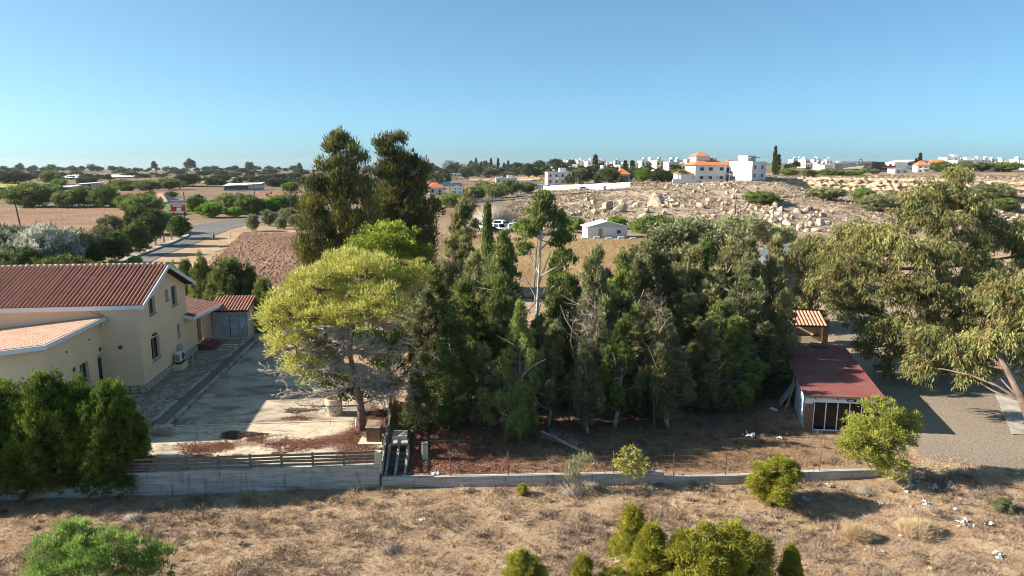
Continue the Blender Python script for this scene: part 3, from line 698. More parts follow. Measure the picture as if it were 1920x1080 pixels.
# stone plinth along gable and front, every stone its own piece
pl = bx('plinth', 'mortar', house, 0.002, -.04, -.02, .045, 10.2, .50)
stm = []
for k in range(6):
    r = np.random.default_rng(40 + k); n = 6
    poly = [((.5 + .06 * r.normal()) * math.cos(2 * math.pi * i / n + .3), (.5 + .06 * r.normal()) * math.sin(2 * math.pi * i / n + .3)) for i in range(n)]
    mb = MB(); mb.add([(0, a, b) for a, b in poly] + [(.05, a * .86, b * .86) for a, b in poly], [tuple(range(n, 2 * n))] + [(i, (i + 1) % n, n + (i + 1) % n, n + i) for i in range(n)])
    stm.append(mb.mesh('stone'))
w = .05; k = 0
while w < 10.0:
    wd = random.uniform(.34, .62)
    for zz, hh in ((.02, .24), (.255, .23)):
        o = link('stone', stm[k % 6], 'stone', pl); k += 1; o.location = (.045, w + wd / 2 + random.uniform(-.05, .05), zz + hh / 2); o.scale = (1, wd * 1.04, hh * 1.08)
    w += wd
pf = bx('plinth', 'mortar', house, -2.2, -.035, -.02, 0.0, .001, .5)
u = -2.1
while u < -.1:
    wd = random.uniform(.34, .6)
    for zz, hh in ((.02, .24), (.255, .23)):
        o = link('stone', stm[k % 6], 'stone', pf); k += 1; o.location = (u + wd / 2, -.035, zz + hh / 2); o.scale = (1, wd * 1.04, hh * 1.08); o.rotation_euler = (0, 0, -math.pi / 2)
    u += wd
# air conditioner on its block, meter box, steps, annex
ac = bx('air_conditioner', 'white_paint', house, .22, 4.75, .62, .56, 5.65, 1.22)
fan = MB()
fan.tube([(.565, 5.34, .92), (.58, 5.34, .92)], [.25, .25], 16); fan.build('fan_grille', 'dark_metal', ac)
for k in range(7): bx('vent_slat', 'dark_metal', ac, .26 + k * .04, 4.742, .70, .28 + k * .04, 4.752, 1.15)
bx('plinth_block', 'render_cream', house, .06, 4.65, -.02, .70, 5.75, .42); bx('bracket', 'dark_metal', house, .2, 4.8, .42, .58, 5.6, .62)
bx('meter_box', 'grey_metal', house, 0.0, 5.85, .95, .16, 6.55, 1.50)
MB().tube([(.3, 5.7, .9), (.2, 6.0, .8), (.08, 6.4, .95)], .03, 6).build('pipe', 'grey_metal', house)
AX0, AX1, AZ = BW, 14.3, 2.95
AN = -.0
panel('annex_wall', [(AX0, 0), (AX0, AZ), (AX1, AZ - .35), (AX1, 0)], [(10.45, .45, 11.85, 2.62)], lambda a, b, d: (AN - d - .0, a, b), .25, 'render_cream', house)
bx('annex_wall', 'render_cream', house, -4, AX1 - .25, 0, -.26, AX1 - .003, AZ - .4)
dr = bx('door', 'dark_metal', house, -.20, 10.5, .46, -.15, 11.15, 2.6); bx('door_leaf', 'timber', house, -.20, 11.17, .46, -.14, 11.80, 2.6)
MB().tube([(-.15, 10.62, 1.45), (-.08, 10.62, 1.45), (-.08, 10.75, 1.45)], .02, 6).build('handle', 'grey_metal', dr)
ar0, ar1 = MB(), None
q0 = [(-4.2, AX0 - .02, 4.35), (.70, AX0 - .9, 3.20), (.70, AX1 + .3, 2.75), (-4.2, AX1 + .3, 3.9)]
ar = MB().hexa([(x, y, z - .16) for x, y, z in q0], q0).build('annex_roof', 'roof_pan', house)
ac_t = tile_course(5.1, 14, .085)
for i in range(22):
    f = (i + .5) / 22; y0 = (AX0 - .9) * (1 - f) + (AX1 + .3) * f; z0 = 3.20 * (1 - f) + 2.75 * f
    if y0 < AX0 + .0: continue
    o = link('tile_course', ac_t, 'roof_tile', house); o.location = (.68, y0, z0); o.rotation_euler = (math.atan2(1.15, 4.9), 0, math.pi / 2)
MB().beam((.73, AX0 - .93, 3.09), (.73, AX1 + .33, 2.64), .06, .26).build('fascia', 'white_paint', house)
MB().beam((.0, AX0 - .93, 3.26), (.76, AX0 - .93, 3.08), .06, .26).build('fascia', 'white_paint', house)
MB().tube([(-.6, 10.6, 3.3), (-.6, 10.6, 4.0)], .02, 5).build('vent_pipe', 'white_paint', house)
for k in range(3): MB().box(0.05, 10.1 - .0, -.02 + 0, 1.30 - k * .38, 12.1, .15 * (k + 1)).build('step', 'maroon_step', house) if k == 0 else MB().box(0.05, 10.1 + .02 * k, .15 * k + .002, 1.30 - k * .38, 12.1 - .02 * k, .15 * (k + 1)).build('step', 'maroon_step', house)
for (w_, l_) in ((.45, 1.5), (1.05, 3.4)):
    MB().tube([(-3.2 + 0, RPK - .2, RPz + .05), (-3.2, RPK - .2, RPz + .6)], .02, 5).build('vent_pipe', 'white_paint', house); break

# thin steel poles standing in the paving
for px, py, hh, lab in ((363, 692, 1.25, 'slim white pole standing on paving beside the house'), (426, 640, 1.1, 'thin T shaped clothes pole in front of metal hut')):
    p = at(px, py, YZ); t = thing('pole', lab, 'pole', (*p[:2], YZ + .02))
    MB().tube([(0, 0, 0), (0, 0, hh)], .03, 6).build('post', 'grey_metal', t)
    if 'T' in lab: MB().tube([(-.5, 0, hh), (.5, 0, hh)], .022, 6).build('crossbar', 'grey_metal', t)

# ---- metal garden hut behind the annex
hp = at(400, 634, YZ); hut = thing('garden_hut', 'grey sheet metal garden hut with double door and red tiled lean-to roof', 'hut', (*hp[:2], YZ), math.radians(5))
W_, D_, Hh = 2.95, 2.2, 2.35
bx('base_slab', 'slab_stone', hut, -.15, -.45, 0, W_ + .1, D_ + .1, .06)
bx('wall', 'render_cream', hut, W_ - .12, 0, .06, W_, D_, Hh); bx('wall', 'sheet_metal', hut, 0, D_ - .08, .06, W_ - .12, D_, Hh); bx('wall', 'dark_metal', hut, 0, .06, .06, .06, D_ - .08, Hh)
for i in range(6):
    bx('wall_sheet', 'sheet_metal', hut, .02 + i * .23, .0, .06, .02 + i * .23 + .222, .05 + .008 * (i % 2), Hh - .45)
bx('wall_sheet', 'sheet_metal', hut, .02, .002, Hh - .44, W_ - .125, .05, Hh)
for i in range(2):
    x0 = 1.45 + i * .69; dd = bx('door', 'grey_metal', hut, x0, -.02, .08, x0 + .66, .04, Hh - .47)
    bx('door_panel', 'pale_blue', dd, x0 + .14, -.032, .3, x0 + .52, -.021, Hh - .7)
    if i: MB().tube([(x0 + .07, -.02, 1.0), (x0 + .07, -.09, 1.0), (x0 + .07, -.09, 1.15)], .015, 5).build('handle', 'dark_metal', dd)
bx('door_frame', 'dark_metal', hut, 1.39, -.01, .06, 1.445, .05, Hh - .45); bx('door_frame', 'dark_metal', hut, 2.80, -.01, .06, 2.83, .05, Hh - .45)
q0 = [(-.2, -.30, Hh + .02), (W_ + .12, -.30, Hh + .02), (W_ + .12, D_ + .15, Hh + .75), (-.2, D_ + .15, Hh + .75)]
MB().hexa([(x, y, z - .1) for x, y, z in q0], q0).build('roof', 'roof_pan', hut)
hc = tile_course(math.hypot(D_ + .45, .73), 7, .085)
for i in range(13):
    o = link('tile_course', hc, 'roof_tile', hut); o.location = (-.1 + i * .258, -.33, Hh + .02); o.rotation_euler = (math.atan2(.73, D_ + .45), 0, 0)
MB().add([(W_ - .001, 0, Hh), (W_ - .001, D_, Hh), (W_ - .001, D_, Hh + .58), (W_ - .12, 0, Hh), (W_ - .12, D_, Hh), (W_ - .12, D_, Hh + .58)], [(0, 1, 2), (5, 4, 3), (0, 2, 5, 3)]).build('wall', 'render_cream', hut)

# ================================================================== WALLS, FENCES, YARD THINGS
def local(o):      # children of an unrotated thing are given in world coordinates
    return lambda p: np.array(p, float) - np.array(o.location)
m, nt, N, L, B = nodes_of('retaining_concrete'); B.inputs['Roughness'].default_value = .9; v = pos(N)
r1 = ramp(N, [(.3, (.24, .225, .20)), (.5, (.40, .38, .345)), (.7, (.58, .56, .52))]); L.new(noise(N, L, 1.3, 7, .7, scaled(N, L, v, (.5, .5, 5)), .4), r1.inputs[0])
r2 = ramp(N, [(.54, (0, 0, 0)), (.72, (1, 1, 1))]); L.new(noise(N, L, 2.2, 6, .7, scaled(N, L, v, (2.2, 2.2, .35)), .3), r2.inputs[0])
c = mix(N, L, r2.outputs[0], r1.outputs[0], (.15, .12, .10))
r3 = ramp(N, [(.60, (0, 0, 0)), (.72, (1, 1, 1))]); L.new(noise(N, L, 1.5, 8, .75, scaled(N, L, v, (.6, .6, 3)), .8), r3.inputs[0])
c = mix(N, L, r3.outputs[0], c, (.58, .57, .55)); L.new(c, B.inputs['Base Color'])
w_ = N.new('ShaderNodeTexWave'); w_.bands_direction = 'Z'; w_.inputs['Scale'].default_value = 2.2; w_.inputs['Distortion'].default_value = .4; L.new(v, w_.inputs[0])
bump(N, L, B, noise(N, L, 9, 6, .7, scaled(N, L, v, (1, 1, 3))), .4, .05)
rw = thing('retaining_wall', 'long streaked grey concrete retaining wall below the yard', 'wall', (0, 0, 0))
xs = [-34, -30.2, -26.6, -23.1, -19.4, -15.9, -12.6, -9.6, -6.4]
for i, (a, b) in enumerate(zip(xs, xs[1:])):
    ya, yb = float(ywall(a)), float(ywall(b)); z1 = .70 + .02 * (i % 2); o_ = .004 * (i % 3)
    MB().hexa([(a + .006, ya - .03 - o_, -.75), (b - .006, yb - .03 - o_, -.75), (b - .006, yb + .24, -.75), (a + .006, ya + .24, -.75)],
              [(a + .006, ya - o_, z1), (b - .006, yb - o_, z1), (b - .006, yb + .24, z1), (a + .006, ya + .24, z1)]).build('wall_panel', 'retaining_concrete', rw)
# board fence on top: every post and every rail a piece of its own
fn = thing('board_fence', 'low weathered grey board fence on the retaining wall', 'fence', (0, 0, 0))
px_ = list(np.linspace(-22.6, -6.62, 12))
for i, x in enumerate(px_):
    y = float(ywall(x)) + .12; bx('post', 'weathered_wood', fn, x - .045, y - .035, .70, x + .045, y + .035, 1.42)
for i, (a, b) in enumerate(zip(px_, px_[1:])):
    for k in range(4):
        za, zb = .84 + k * .165 + random.uniform(-.02, .02), .84 + k * .165 + random.uniform(-.02, .02)
        if (i, k) in ((3, 2), (6, 0)): zb -= .06
        MB().beam((a - .04, float(ywall(a)) + .065 + .004 * (i % 2), za), (b + .04, float(ywall(b)) + .065 + .004 * (i % 2), zb), .028, .115).build('rail', 'weathered_wood', fn)
# low boundary wall to the right
lw = thing('low_wall', 'low cracked concrete boundary wall along the dry plot', 'wall', (0, 0, 0))
xs = [-6.3, -3.2, 0.4, 3.9, 7.4, 11.1, 14.6, 18.2]; tops = [(.02, .06), (.06, .10), (.10, .16), (.16, .20), (-.06, -.02), (-.02, .03), (.03, -.02)]
for i, (a, b) in enumerate(zip(xs, xs[1:])):
    ya, yb = float(ywall(a)), float(ywall(b)); ta, tb = tops[i]
    MB().hexa([(a + .006, ya - .02, -.7), (b - .006, yb - .02, -.7), (b - .006, yb + .24, -.7), (a + .006, ya + .24, -.7)],
              [(a + .006, ya, ta), (b - .006, yb, tb), (b - .006, yb + .24, tb), (a + .006, ya + .24, ta)]).build('wall_panel', 'retaining_concrete', lw)
# wire fence of thin rusty posts on that wall
wf = thing('wire_fence', 'sagging wire fence on thin rusty posts above the low wall', 'fence', (0, 0, 0))
fp = []
for px, tp in ((845, 848), (953, 846), (1055, 862), (1150, 845), (1264, 850), (1362, 846), (1545, 847)):
    x = at(px, 892, 0)[0]; y = float(ywall(x)) + .12; z1 = on(px, tp, y)[2]; fp.append((x, y, min(max(z1, 1.0), 1.35)))
    MB().tube([(x + random.uniform(-.03, .03), y, z1), (x, y, -.1)], .025, 5).build('post', 'rust', wf)
for k in range(4):
    pts = []
    for (a, b) in zip(fp, fp[1:]):
        for t in (0, .5): pts.append((a[0] + (b[0] - a[0]) * t, a[1] + (b[1] - a[1]) * t, (.25 + .26 * k) - (.05 if t else 0)))
    MB().tube(pts, .006, 3).build('wire', 'rust', wf)
# side wall of the yard with stub posts and loose stones
sw = thing('side_wall', 'narrow side wall with short posts between yard and grove', 'wall', (0, 0, 0))
a, b = np.array([-6.48, ywall(-6.48) + .3]), np.array([-7.62, 41.4])
MB().hexa([(a[0], a[1], -.2), (a[0] + .2, a[1], -.2), (b[0] + .2, b[1], -.2), (b[0], b[1], -.2)], [(a[0], a[1], .78), (a[0] + .2, a[1], .78), (b[0] + .2, b[1], .78), (b[0], b[1], .78)]).build('wall_panel', 'concrete', sw)
for k in range(8):
    p = a + (b - a) * (k + .3) / 8; bx('post', 'weathered_wood', sw, p[0] + .04, p[1], .78, p[0] + .15, p[1] + .1, 1.25 + .1 * random.random())
for k in range(7):
    p = a + (b - a) * (k + .35) / 8; q = a + (b - a) * (k + 1.3) / 8
    for z in (.95, 1.16): MB().beam((p[0] + .17, p[1] + .05, z), (q[0] + .17, q[1] + .05, z + random.uniform(-.03, .03)), .025, .09).build('rail', 'weathered_wood', sw)
bx('pillar', 'slab_stone', sw, -6.62, ywall(-6.5) + .02, .3, -6.30, ywall(-6.5) + .29, 1.35)
for k, (t, s) in enumerate(((.12, .17), (.22, .14), (.36, .18), (.5, .13))):
    p = a + (b - a) * t; bx('cap_stone', 'kerb_stone', sw, p[0] - .03, p[1], .782, p[0] + .03 + s, p[1] + s * 1.3, .782 + s)
# concrete steps down from the yard
st = thing('concrete_steps', 'narrow concrete steps with side strings at the corner of the yard', 'steps', (-5.75, ywall(-5.75) + .3, 0), math.radians(4))
for x in (-.42, .05, .52):
    MB().hexa([(x - .06, 0, -.45), (x + .06, 0, -.45), (x + .06, 2.3, -.1), (x - .06, 2.3, -.1)], [(x - .06, 0, .02), (x + .06, 0, .02), (x + .06, 2.3, .68), (x - .06, 2.3, .68)]).build('string', 'concrete', st)
for k in range(5):
    for x0 in (-.35, .12): bx('tread', 'mortar', st, x0, .15 + k * .42, -.4, x0 + .33, .15 + (k + 1) * .42 - .01, -.22 + k * .13)
MB().box(-.35, 2.05, .69, .52, 2.75, .80).build('landing_slab', 'kerb_stone', st); MB().box(-.3, 2.45, .805, .45, 3.25, 1.02).build('landing_block', 'kerb_stone', st)
p = at(797, 860, 0); gp = thing('gate_post', 'short squared concrete post standing alone in the leaf litter', 'post', (*p[:2], 0), .2)
MB().hexa([(-.16, -.14, -.1), (.16, -.14, -.1), (.16, .14, -.1), (-.16, .14, -.1)], [(-.14, -.12, .78), (.14, -.12, .78), (.14, .12, .82), (-.14, .12, .8)]).build('shaft', 'slab_stone', gp); bx('cap', 'kerb_stone', gp, -.155, -.135, .81, .155, .135, .88)
p = at(860, 829, 0); MB().beam((p[0] - 1.6, p[1], .02), (p[0] + .3, p[1] + .1, .02), .14, .12).build('edging', 'mortar'); tag(bpy.context.scene.objects['edging'], 'low stone edging strip running right from the short post', 'edging')
# concrete ring used as a planter
p = at(627, 776, YZ); ring = thing('concrete_ring', 'pale round concrete well ring standing on the yard', 'planter', (*p[:2], YZ))
mb = MB(); n = 28; R0, R1, hh = .47, .38, .98
for rr_, z_ in ((R0, 0), (R0, hh), (R1, hh), (R1, .1)): mb.v += [(rr_ * math.cos(2 * math.pi * i / n), rr_ * math.sin(2 * math.pi * i / n), z_) for i in range(n)]
for k in range(3): mb.f += [(k * n + i, k * n + (i + 1) % n, (k + 1) * n + (i + 1) % n, (k + 1) * n + i) for i in range(n)]
mb.f.append(tuple(3 * n + i for i in range(n)))
mb.build('ring_wall', 'ring_concrete', ring, smooth=False)
MB().tube([(.17, -.455, .28), (.172, -.472, .28)], .05, 10).build('drain_hole', 'sign_black', ring)
# brown chest on a pale slab under the pine
p = at(700, 833, YZ); sheet_o = bx('stone_slab', 'slab_stone', None, p[0] - .78, p[1] - .12, YZ, p[0] + .55, p[1] + 1.15, YZ + .07); tag(sheet_o, 'pale square stone slab under the brown wooden chest', 'slab')
ch = thing('wooden_chest', 'brown wooden chest with sloping lid beside the pine trunk', 'chest', (p[0] - .05, p[1] + .15, YZ + .07))
for k in range(5): bx('plank', 'brown_wood', ch, -.33, .0 + .002 * (k % 2), .02 + k * .15, .36, .03, .02 + k * .15 + .142)
bx('side', 'brown_wood', ch, -.33, .031, .02, -.30, .62, .76); bx('side', 'brown_wood', ch, .33, .031, .02, .36, .62, .76); bx('back', 'brown_wood', ch, -.33, .625, .02, .36, .65, .84)
for k in range(3): MB().hexa([(-.37 + k * .26, -.06, .765), (-.37 + k * .26 + .252, -.06, .765), (-.37 + k * .26 + .252, .70, .90), (-.37 + k * .26, .70, .90)], [(-.37 + k * .26, -.06, .80), (-.37 + k * .26 + .252, -.06, .80), (-.37 + k * .26 + .252, .70, .935), (-.37 + k * .26, .70, .935)]).build('lid_board', 'timber', ch)
# broken stub post by the slab
p = at(668, 800, YZ); sp = thing('stub_post', 'small white stub post at the foot of the pine', 'post', (*p[:2], YZ)); MB().tube([(0, 0, 0), (.02, 0, .45)], [.06, .05], 6).build('shaft', 'white_paint', sp)

# ================================================================== RED ROOFED SHED AND TILED OVEN
ZR, ZS = 2.62, .80
FL, FR, BR, BL = (at(*q, ZR * ZS) for q in ((1508, 742), (1661, 747), (1577, 646), (1462, 643)))
cx = (FL + FR + BR + BL)[:2] / 4
shed = thing('shed', 'low shed with flat dark red sheet roof and glazed front', 'shed', (0, 0, 0))
ex = (FR - FL) / np.linalg.norm(FR - FL); ey = (BL - FL) / np.linalg.norm(BL - FL)
LX, LY = np.linalg.norm(FR - FL), np.linalg.norm(BL - FL)
def S(a, b, z): return (FL[0] + ex[0] * a + ey[0] * b, FL[1] + ex[1] * a + ey[1] * b, z * ZS)
# roof of separate corrugated sheets, two rows
rs = 9
for i in range(rs):
    for (b0, b1) in ((-.0, LY * .36), (LY * .36 - .12, LY * .70), (LY * .70 - .12, LY)):
        a0, a1 = LX * i / rs, LX * (i + 1) / rs + .03; mb = MB(); nn = 9; zl = ZR + (.012 if b0 > 0 else 0) + (.012 if b0 > LY * .5 else 0) + .003 * (i % 2)
        top = [(a0 + (a1 - a0) * k / (nn - 1), zl + (.022 if k % 2 else 0)) for k in range(nn)]
        for b in (b0, b1): mb.v += [S(a, b, z) for a, z in top] + [S(a, b, z - .012) for a, z in top]
        for k in range(nn - 1): mb.f += [(k, k + 1, 2 * nn + k + 1, 2 * nn + k), (nn + k + 1, nn + k, 3 * nn + k, 3 * nn + k + 1), (k + 1, k, nn + k, nn + k + 1)]
        mb.build('roof_sheet', 'red_sheet', shed)
def SH(name, m, a0, b0, z0, a1, b1, z1, parent=shed):
    c = [(a0, b0), (a1, b0), (a1, b1), (a0, b1)]
    return MB().hexa([S(a, b, z0) for a, b in c], [S(a, b, z1) for a, b in c]).build(name, m, parent)
GX0, GX1 = .62, LX - .55
SH('lintel', 'white_paint', .12, .12, 2.12, LX - .45, .28, ZR - .03)
SH('fascia_board', 'pale_blue', .14, .10, 2.36, LX - .47, .118, 2.56)
SH('corner_block', 'white_paint', .10, .10, 2.02, .52, .30, 2.118)
pil = SH('brick_pillar', 'mortar', .18, .14, -.05, .56, .46, 2.015)
for k in range(22):
    z0 = k * .09
    for j in (0, 1):
        a0 = .165 + j * .205 + (.0 if k % 2 else .0); SH('brick', 'old_brick', a0, .125, z0 + .006, a0 + .19 - (.05 if (k + j) % 2 else 0) * 0, .14, z0 + .082, pil)
SH('sill', 'white_paint', GX0, .14, .0, GX1, .28, .10)
npane = 5
for k in range(npane + 1):
    a = GX0 + (GX1 - GX0) * k / npane; SH('mullion', 'white_paint', a - .026, .15, .10, a + .026, .25, 2.12)
for k in range(npane):
    a0 = GX0 + (GX1 - GX0) * k / npane + .027; a1 = GX0 + (GX1 - GX0) * (k + 1) / npane - .027
    SH('pane', 'glass', a0, .19, .10, a1, .20, 2.12)
# white painted side sheets, then open framing
for k in range(6): SH('wall_sheet', 'pale_blue', .13 - .006 * (k % 2), .32 + k * .62, -.02, .165, .32 + (k + 1) * .62 - .008, ZR - .03)
for b in (5.2, 7.2, 9.2, LY - .3): MB().tube([S(.2, b, -.05), S(.2, b, ZR)], .07, 6).build('pole', 'timber', shed)
for b in (5.0, 6.4, 8.3): MB().beam(S(.02, b, .4), S(.1, b + 1.2, 2.3), .08, .10).build('board', 'weathered_wood', shed)
SH('wall', 'charcoal_clad', .9, 4.2, -.02, .95, LY - .2, ZR - .02)
SH('wall', 'render_cream', LX - .62, .3, -.02, LX - .5, LY - .2, ZR - .02)
SH('wall', 'render_cream', .96, LY - .25, -.02, LX - .63, LY - .12, ZR - .02)
for b in (.1, LY / 3, 2 * LY / 3, LY - .1): MB().beam(S(.1, b, ZR - .08), S(LX - .1, b, ZR - .08), .06, .10).build('rafter', 'timber', shed)
lm = MB().box(0, 0, 0, .34, .05, .13).mesh('lamp')
sg = SH('sign', 'sign_black', 2.35, .075, 2.26, 2.85, .098, 2.42); SH('sign_face', 'paper', 2.42, .068, 2.30, 2.70, .0745, 2.38, sg)
for a in (.55, 1.75, 3.1, 4.25): MB().tube([S(a, .08, ZR + .02), S(a + .05, -.03, ZR - .05), S(a + .12, .07, 2.35)], .025, 5).build('cable', 'sign_black', shed)
# sheets and poles leaning on its left side
o = MB().hexa([S(-.75, 3.9, 0), S(-.72, 3.9, 0), S(-.72, 4.9, 0), S(-.75, 4.9, 0)], [S(.06, 4.3, 1.5), S(.09, 4.3, 1.5), S(.09, 5.2, 1.5), S(.06, 5.2, 1.5)]).build('leaning_sheet', 'pale_blue'); tag(o, 'pale corrugated sheet leaning on the side of the red shed', 'sheet')
for k in range(4):
    o = MB().tube([S(-.55 + .12 * k, 3.3 + .2 * k, 0), S(.07, 3.9 + .25 * k, 1.9 + .15 * k)], .04, 5).build('leaning_pole', 'timber'); tag(o, ('nearest', 'second nearest', 'third nearest', 'farthest')[k] + ' wooden pole leaning against the open side of the red shed', 'pole', 'poles leaning on the red shed')
for k in range(2):
    t = thing('wooden_pallet', ['grey slatted pallet lying on the left rear of red roof', 'grey slatted pallet lying on the right rear of red roof'][k], 'pallet', S(.75 + 1.9 * k, LY - .75, ZR + .08), [.1, -.35][k])
    for j in range(6): bx('slat', 'weathered_wood', t, -.6, -.42 + j * .16, .06, .6, -.42 + j * .16 + .10, .085)
    for j in (-.55, -.02, .5): bx('bearer', 'weathered_wood', t, j, -.42, 0, j + .07, .48, .058)
# tiled oven hut behind
p = at(1512, 652, 0); ov = thing('brick_oven', 'small pale outdoor oven under a clay tiled lean-to roof', 'oven', (p[0], p[1] + .4, 0), math.radians(-8))
bx('wall', 'render_cream', ov, -1.35, .9, 0, 1.35, 1.6, 1.75); bx('counter', 'slab_stone', ov, -1.2, .1, 0, 1.25, .89, .85); bx('wall', 'render_cream', ov, -1.35, .0, 0, -1.22, .89, 1.8); bx('wall', 'render_cream', ov, 1.26, .0, 0, 1.38, .89, 1.8)
q0 = [(-1.55, -.45, 1.85), (1.6, -.45, 1.85), (1.6, 1.8, 2.55), (-1.55, 1.8, 2.55)]
MB().hexa([(x, y, z - .08) for x, y, z in q0], q0).build('roof', 'roof_pan', ov)
oc = tile_course(math.hypot(2.3, .72), 3, .12)
for i in range(11): o = link('roof_tile', oc, 'clay', ov); o.location = (-1.42 + i * .285, -.5, 1.86); o.rotation_euler = (math.atan2(.7, 2.25), 0, 0)
bx('chimney', 'old_brick', ov, 1.45, .5, 0, 1.95, 1.1, 2.0); bx('chimney_cap', 'rust', ov, 1.40, .45, 2.0, 2.0, 1.15, 2.25)
p = at(1508, 614, 0); rw_ = thing('round_wall', 'curved rust coloured low wall behind the tiled oven', 'wall', (p[0], p[1], 0))
for k in range(12):
    a0, a1 = math.pi * k / 12, math.pi * (k + 1) / 12 - .01
    q = [(2.0 * math.cos(a0), 1.3 * math.sin(a0)), (2.0 * math.cos(a1), 1.3 * math.sin(a1)), (1.85 * math.cos(a1), 1.17 * math.sin(a1)), (1.85 * math.cos(a0), 1.17 * math.sin(a0))]
    MB().prism(q, 0, 1.55).build('wall_section', 'old_brick', rw_)
mat('barn_grey', (.09, .10, .11), (.12, .13, .14), .8, .8)
# grey barn gable seen between grove and eucalyptus
p = at(1487, 552, 0); bn = thing('grey_building', 'grey building with low gable between grove and eucalyptus', 'building', (p[0], p[1], 0), -.1)
bx('wall', 'barn_grey', bn, -3, 0, 0, 5.5, 6, 4.2)
MB().add([(-3.2, -.3, 4.2), (5.7, -.3, 4.2), (1.2, -.3, 5.3), (-3.2, 6.3, 4.2), (5.7, 6.3, 4.2), (1.2, 6.3, 5.3)], [(0, 1, 2), (5, 4, 3), (0, 2, 5, 3), (2, 1, 4, 5), (1, 0, 3, 4)]).build('roof', 'barn_grey', bn)
wd = bx('window', 'charcoal_clad', bn, -2.2, -.04, 1.0, 1.8, -.005, 3.2); bx('pane', 'far_glass', wd, -2.1, -.05, 1.1, 1.7, -.041, 3.1)
bx('fascia', 'far_white', bn, -3.2, -.42, 4.02, 5.7, -.31, 4.25)
# white garden wall and hut under the eucalyptus, far right
p = at(1900, 676, 0); gw_ = thing('garden_wall', 'white garden wall half hidden under the right eucalyptus', 'wall', (p[0], p[1], 0), -.25)
bx('wall_panel', 'white_paint', gw_, -3.0, 0, 0, 2.4, .2, 1.5); bx('wall_panel', 'white_paint', gw_, 2.41, .0, 0, 8, .2, 2.3); bx('coping', 'kerb_stone', gw_, -3.05, -.04, 1.502, 2.4, .24, 1.57)

# ================================================================== NEAR TREES AND PLANTS
def gz(x, y): return H1(x, y)
# ---- the yellow-green pine in the yard
pb = at(681, 806, YZ); PY = pb[1]
cl = pxclumps([(600, 545, 62, 36, .5), (690, 520, 62, 38, 1.5), (740, 545, 45, 28, 2), (650, 500, 50, 26, 3), (545, 590, 52, 34, -.5), (512, 610, 26, 34, 0), (600, 600, 56, 30, -1), (680, 590, 60, 16, -1.5),
              (730, 585, 36, 13, -1), (556, 650, 50, 28, -1), (520, 650, 24, 30, .5), (575, 690, 42, 24, -1.2), (610, 655, 30, 14, 0), (700, 556, 60, 18, 0), (575, 565, 40, 28, 2), (780, 520, 30, 24, 3)], PY, .95)
tr = [np.zeros(3)] + [on(px, py, PY + d) - pb for px, py, d in ((676, 760, .1), (668, 720, .3), (655, 660, .5), (665, 600, .8), (650, 540, 1))]
crown, trunk = make_clumped(cl, 11, 900, 46, .42, 'needle', .21, .055, .7, .5, pb, .24, 150, tr, .48, .62)
pine = plant('pine_tree', 'spreading yellow green pine with bare lower twigs in the yard', 'tree', crown, trunk, 'pine_needle', 'brown_bark', tuple(pb))
r = np.random.default_rng(5); mb = MB(); TA, TB = [], []
tips = pxclumps([(770, 640, 1, 1, .5), (790, 690, 1, 1, .2), (765, 730, 1, 1, -.2), (748, 745, 1, 1, -.6), (735, 610, 1, 1, -.8), (760, 660, 1, 1, -.8), (720, 705, 1, 1, -1.5), (560, 760, 1, 1, -1), (525, 735, 1, 1, -.5), (500, 690, 1, 1, -.3), (515, 660, 1, 1, -1.4), (590, 735, 1, 1, -1.6), (620, 690, 1, 1, -2), (640, 640, 1, 1, -2), (690, 640, 1, 1, -2), (700, 600, 1, 1, -2), (610, 620, 1, 1, -2.2), (720, 655, 1, 1, -1.8), (750, 690, 1, 1, 1.2), (560, 690, 1, 1, -2), (580, 650, 1, 1, -2.2), (545, 620, 1, 1, -1.6), (670, 700, 1, 1, -2), (735, 735, 1, 1, -1.2)], PY)[:, :3] - pb
for q in tips:
    j = int(np.argmin([abs(p[2] - q[2] * .85) for p in tr[1:]])) + 1; P = bent(tr[j], q, r, .07, 6); mb.tube(P, [.055, .048, .04, .032, .024, .012], 5, False)
    for k in range(2, 6):
        for _ in range(14):
            c0 = P[k] + (P[k - 1] - P[k]) * r.random(); d_ = unit(unit(q - tr[j]) + r.normal(size=3) * .75 + np.array([0, 0, -.1])); c1 = c0 + d_ * r.uniform(.35, .95); TA.append(c0); TB.append(c1)
            for __ in range(3): c2 = c0 + (c1 - c0) * r.uniform(.3, .9); TA.append(c2); TB.append(c2 + unit(d_ + r.normal(size=3) * .6) * r.uniform(.15, .4))
mb.build('bare_limb', 'twig', pine); TA, TB = np.array(TA), np.array(TB)
link('dead_twigs', twig_mesh('dead_twigs', TA, TB, .013 + .009 * r.random(len(TA)), r), 'twig', pine)
# second, thin limb with leafy shrub round the foot of the pine
b2 = at(672, 775, YZ); cl = pxclumps([(640, 725, 26, 18, 0), (690, 735, 24, 22, .3), (720, 720, 26, 20, .6), (655, 745, 20, 14, -.2), (610, 715, 20, 14, .4), (745, 700, 20, 24, 1.5), (705, 665, 26, 22, 2.5), (735, 640, 24, 24, 3), (690, 630, 20, 18, 3), (725, 690, 26, 22, 2)], b2[1], 1)
c_, t_ = make_clumped(cl, 12, 420, 30, .26, 'leaf', .14, .08, .4, .4, b2, .05, 20)
plant('bush', 'dark green leafy bush at the foot of the pine', 'bush', c_, t_, 'oleander_leaf', 'bark', tuple(b2))
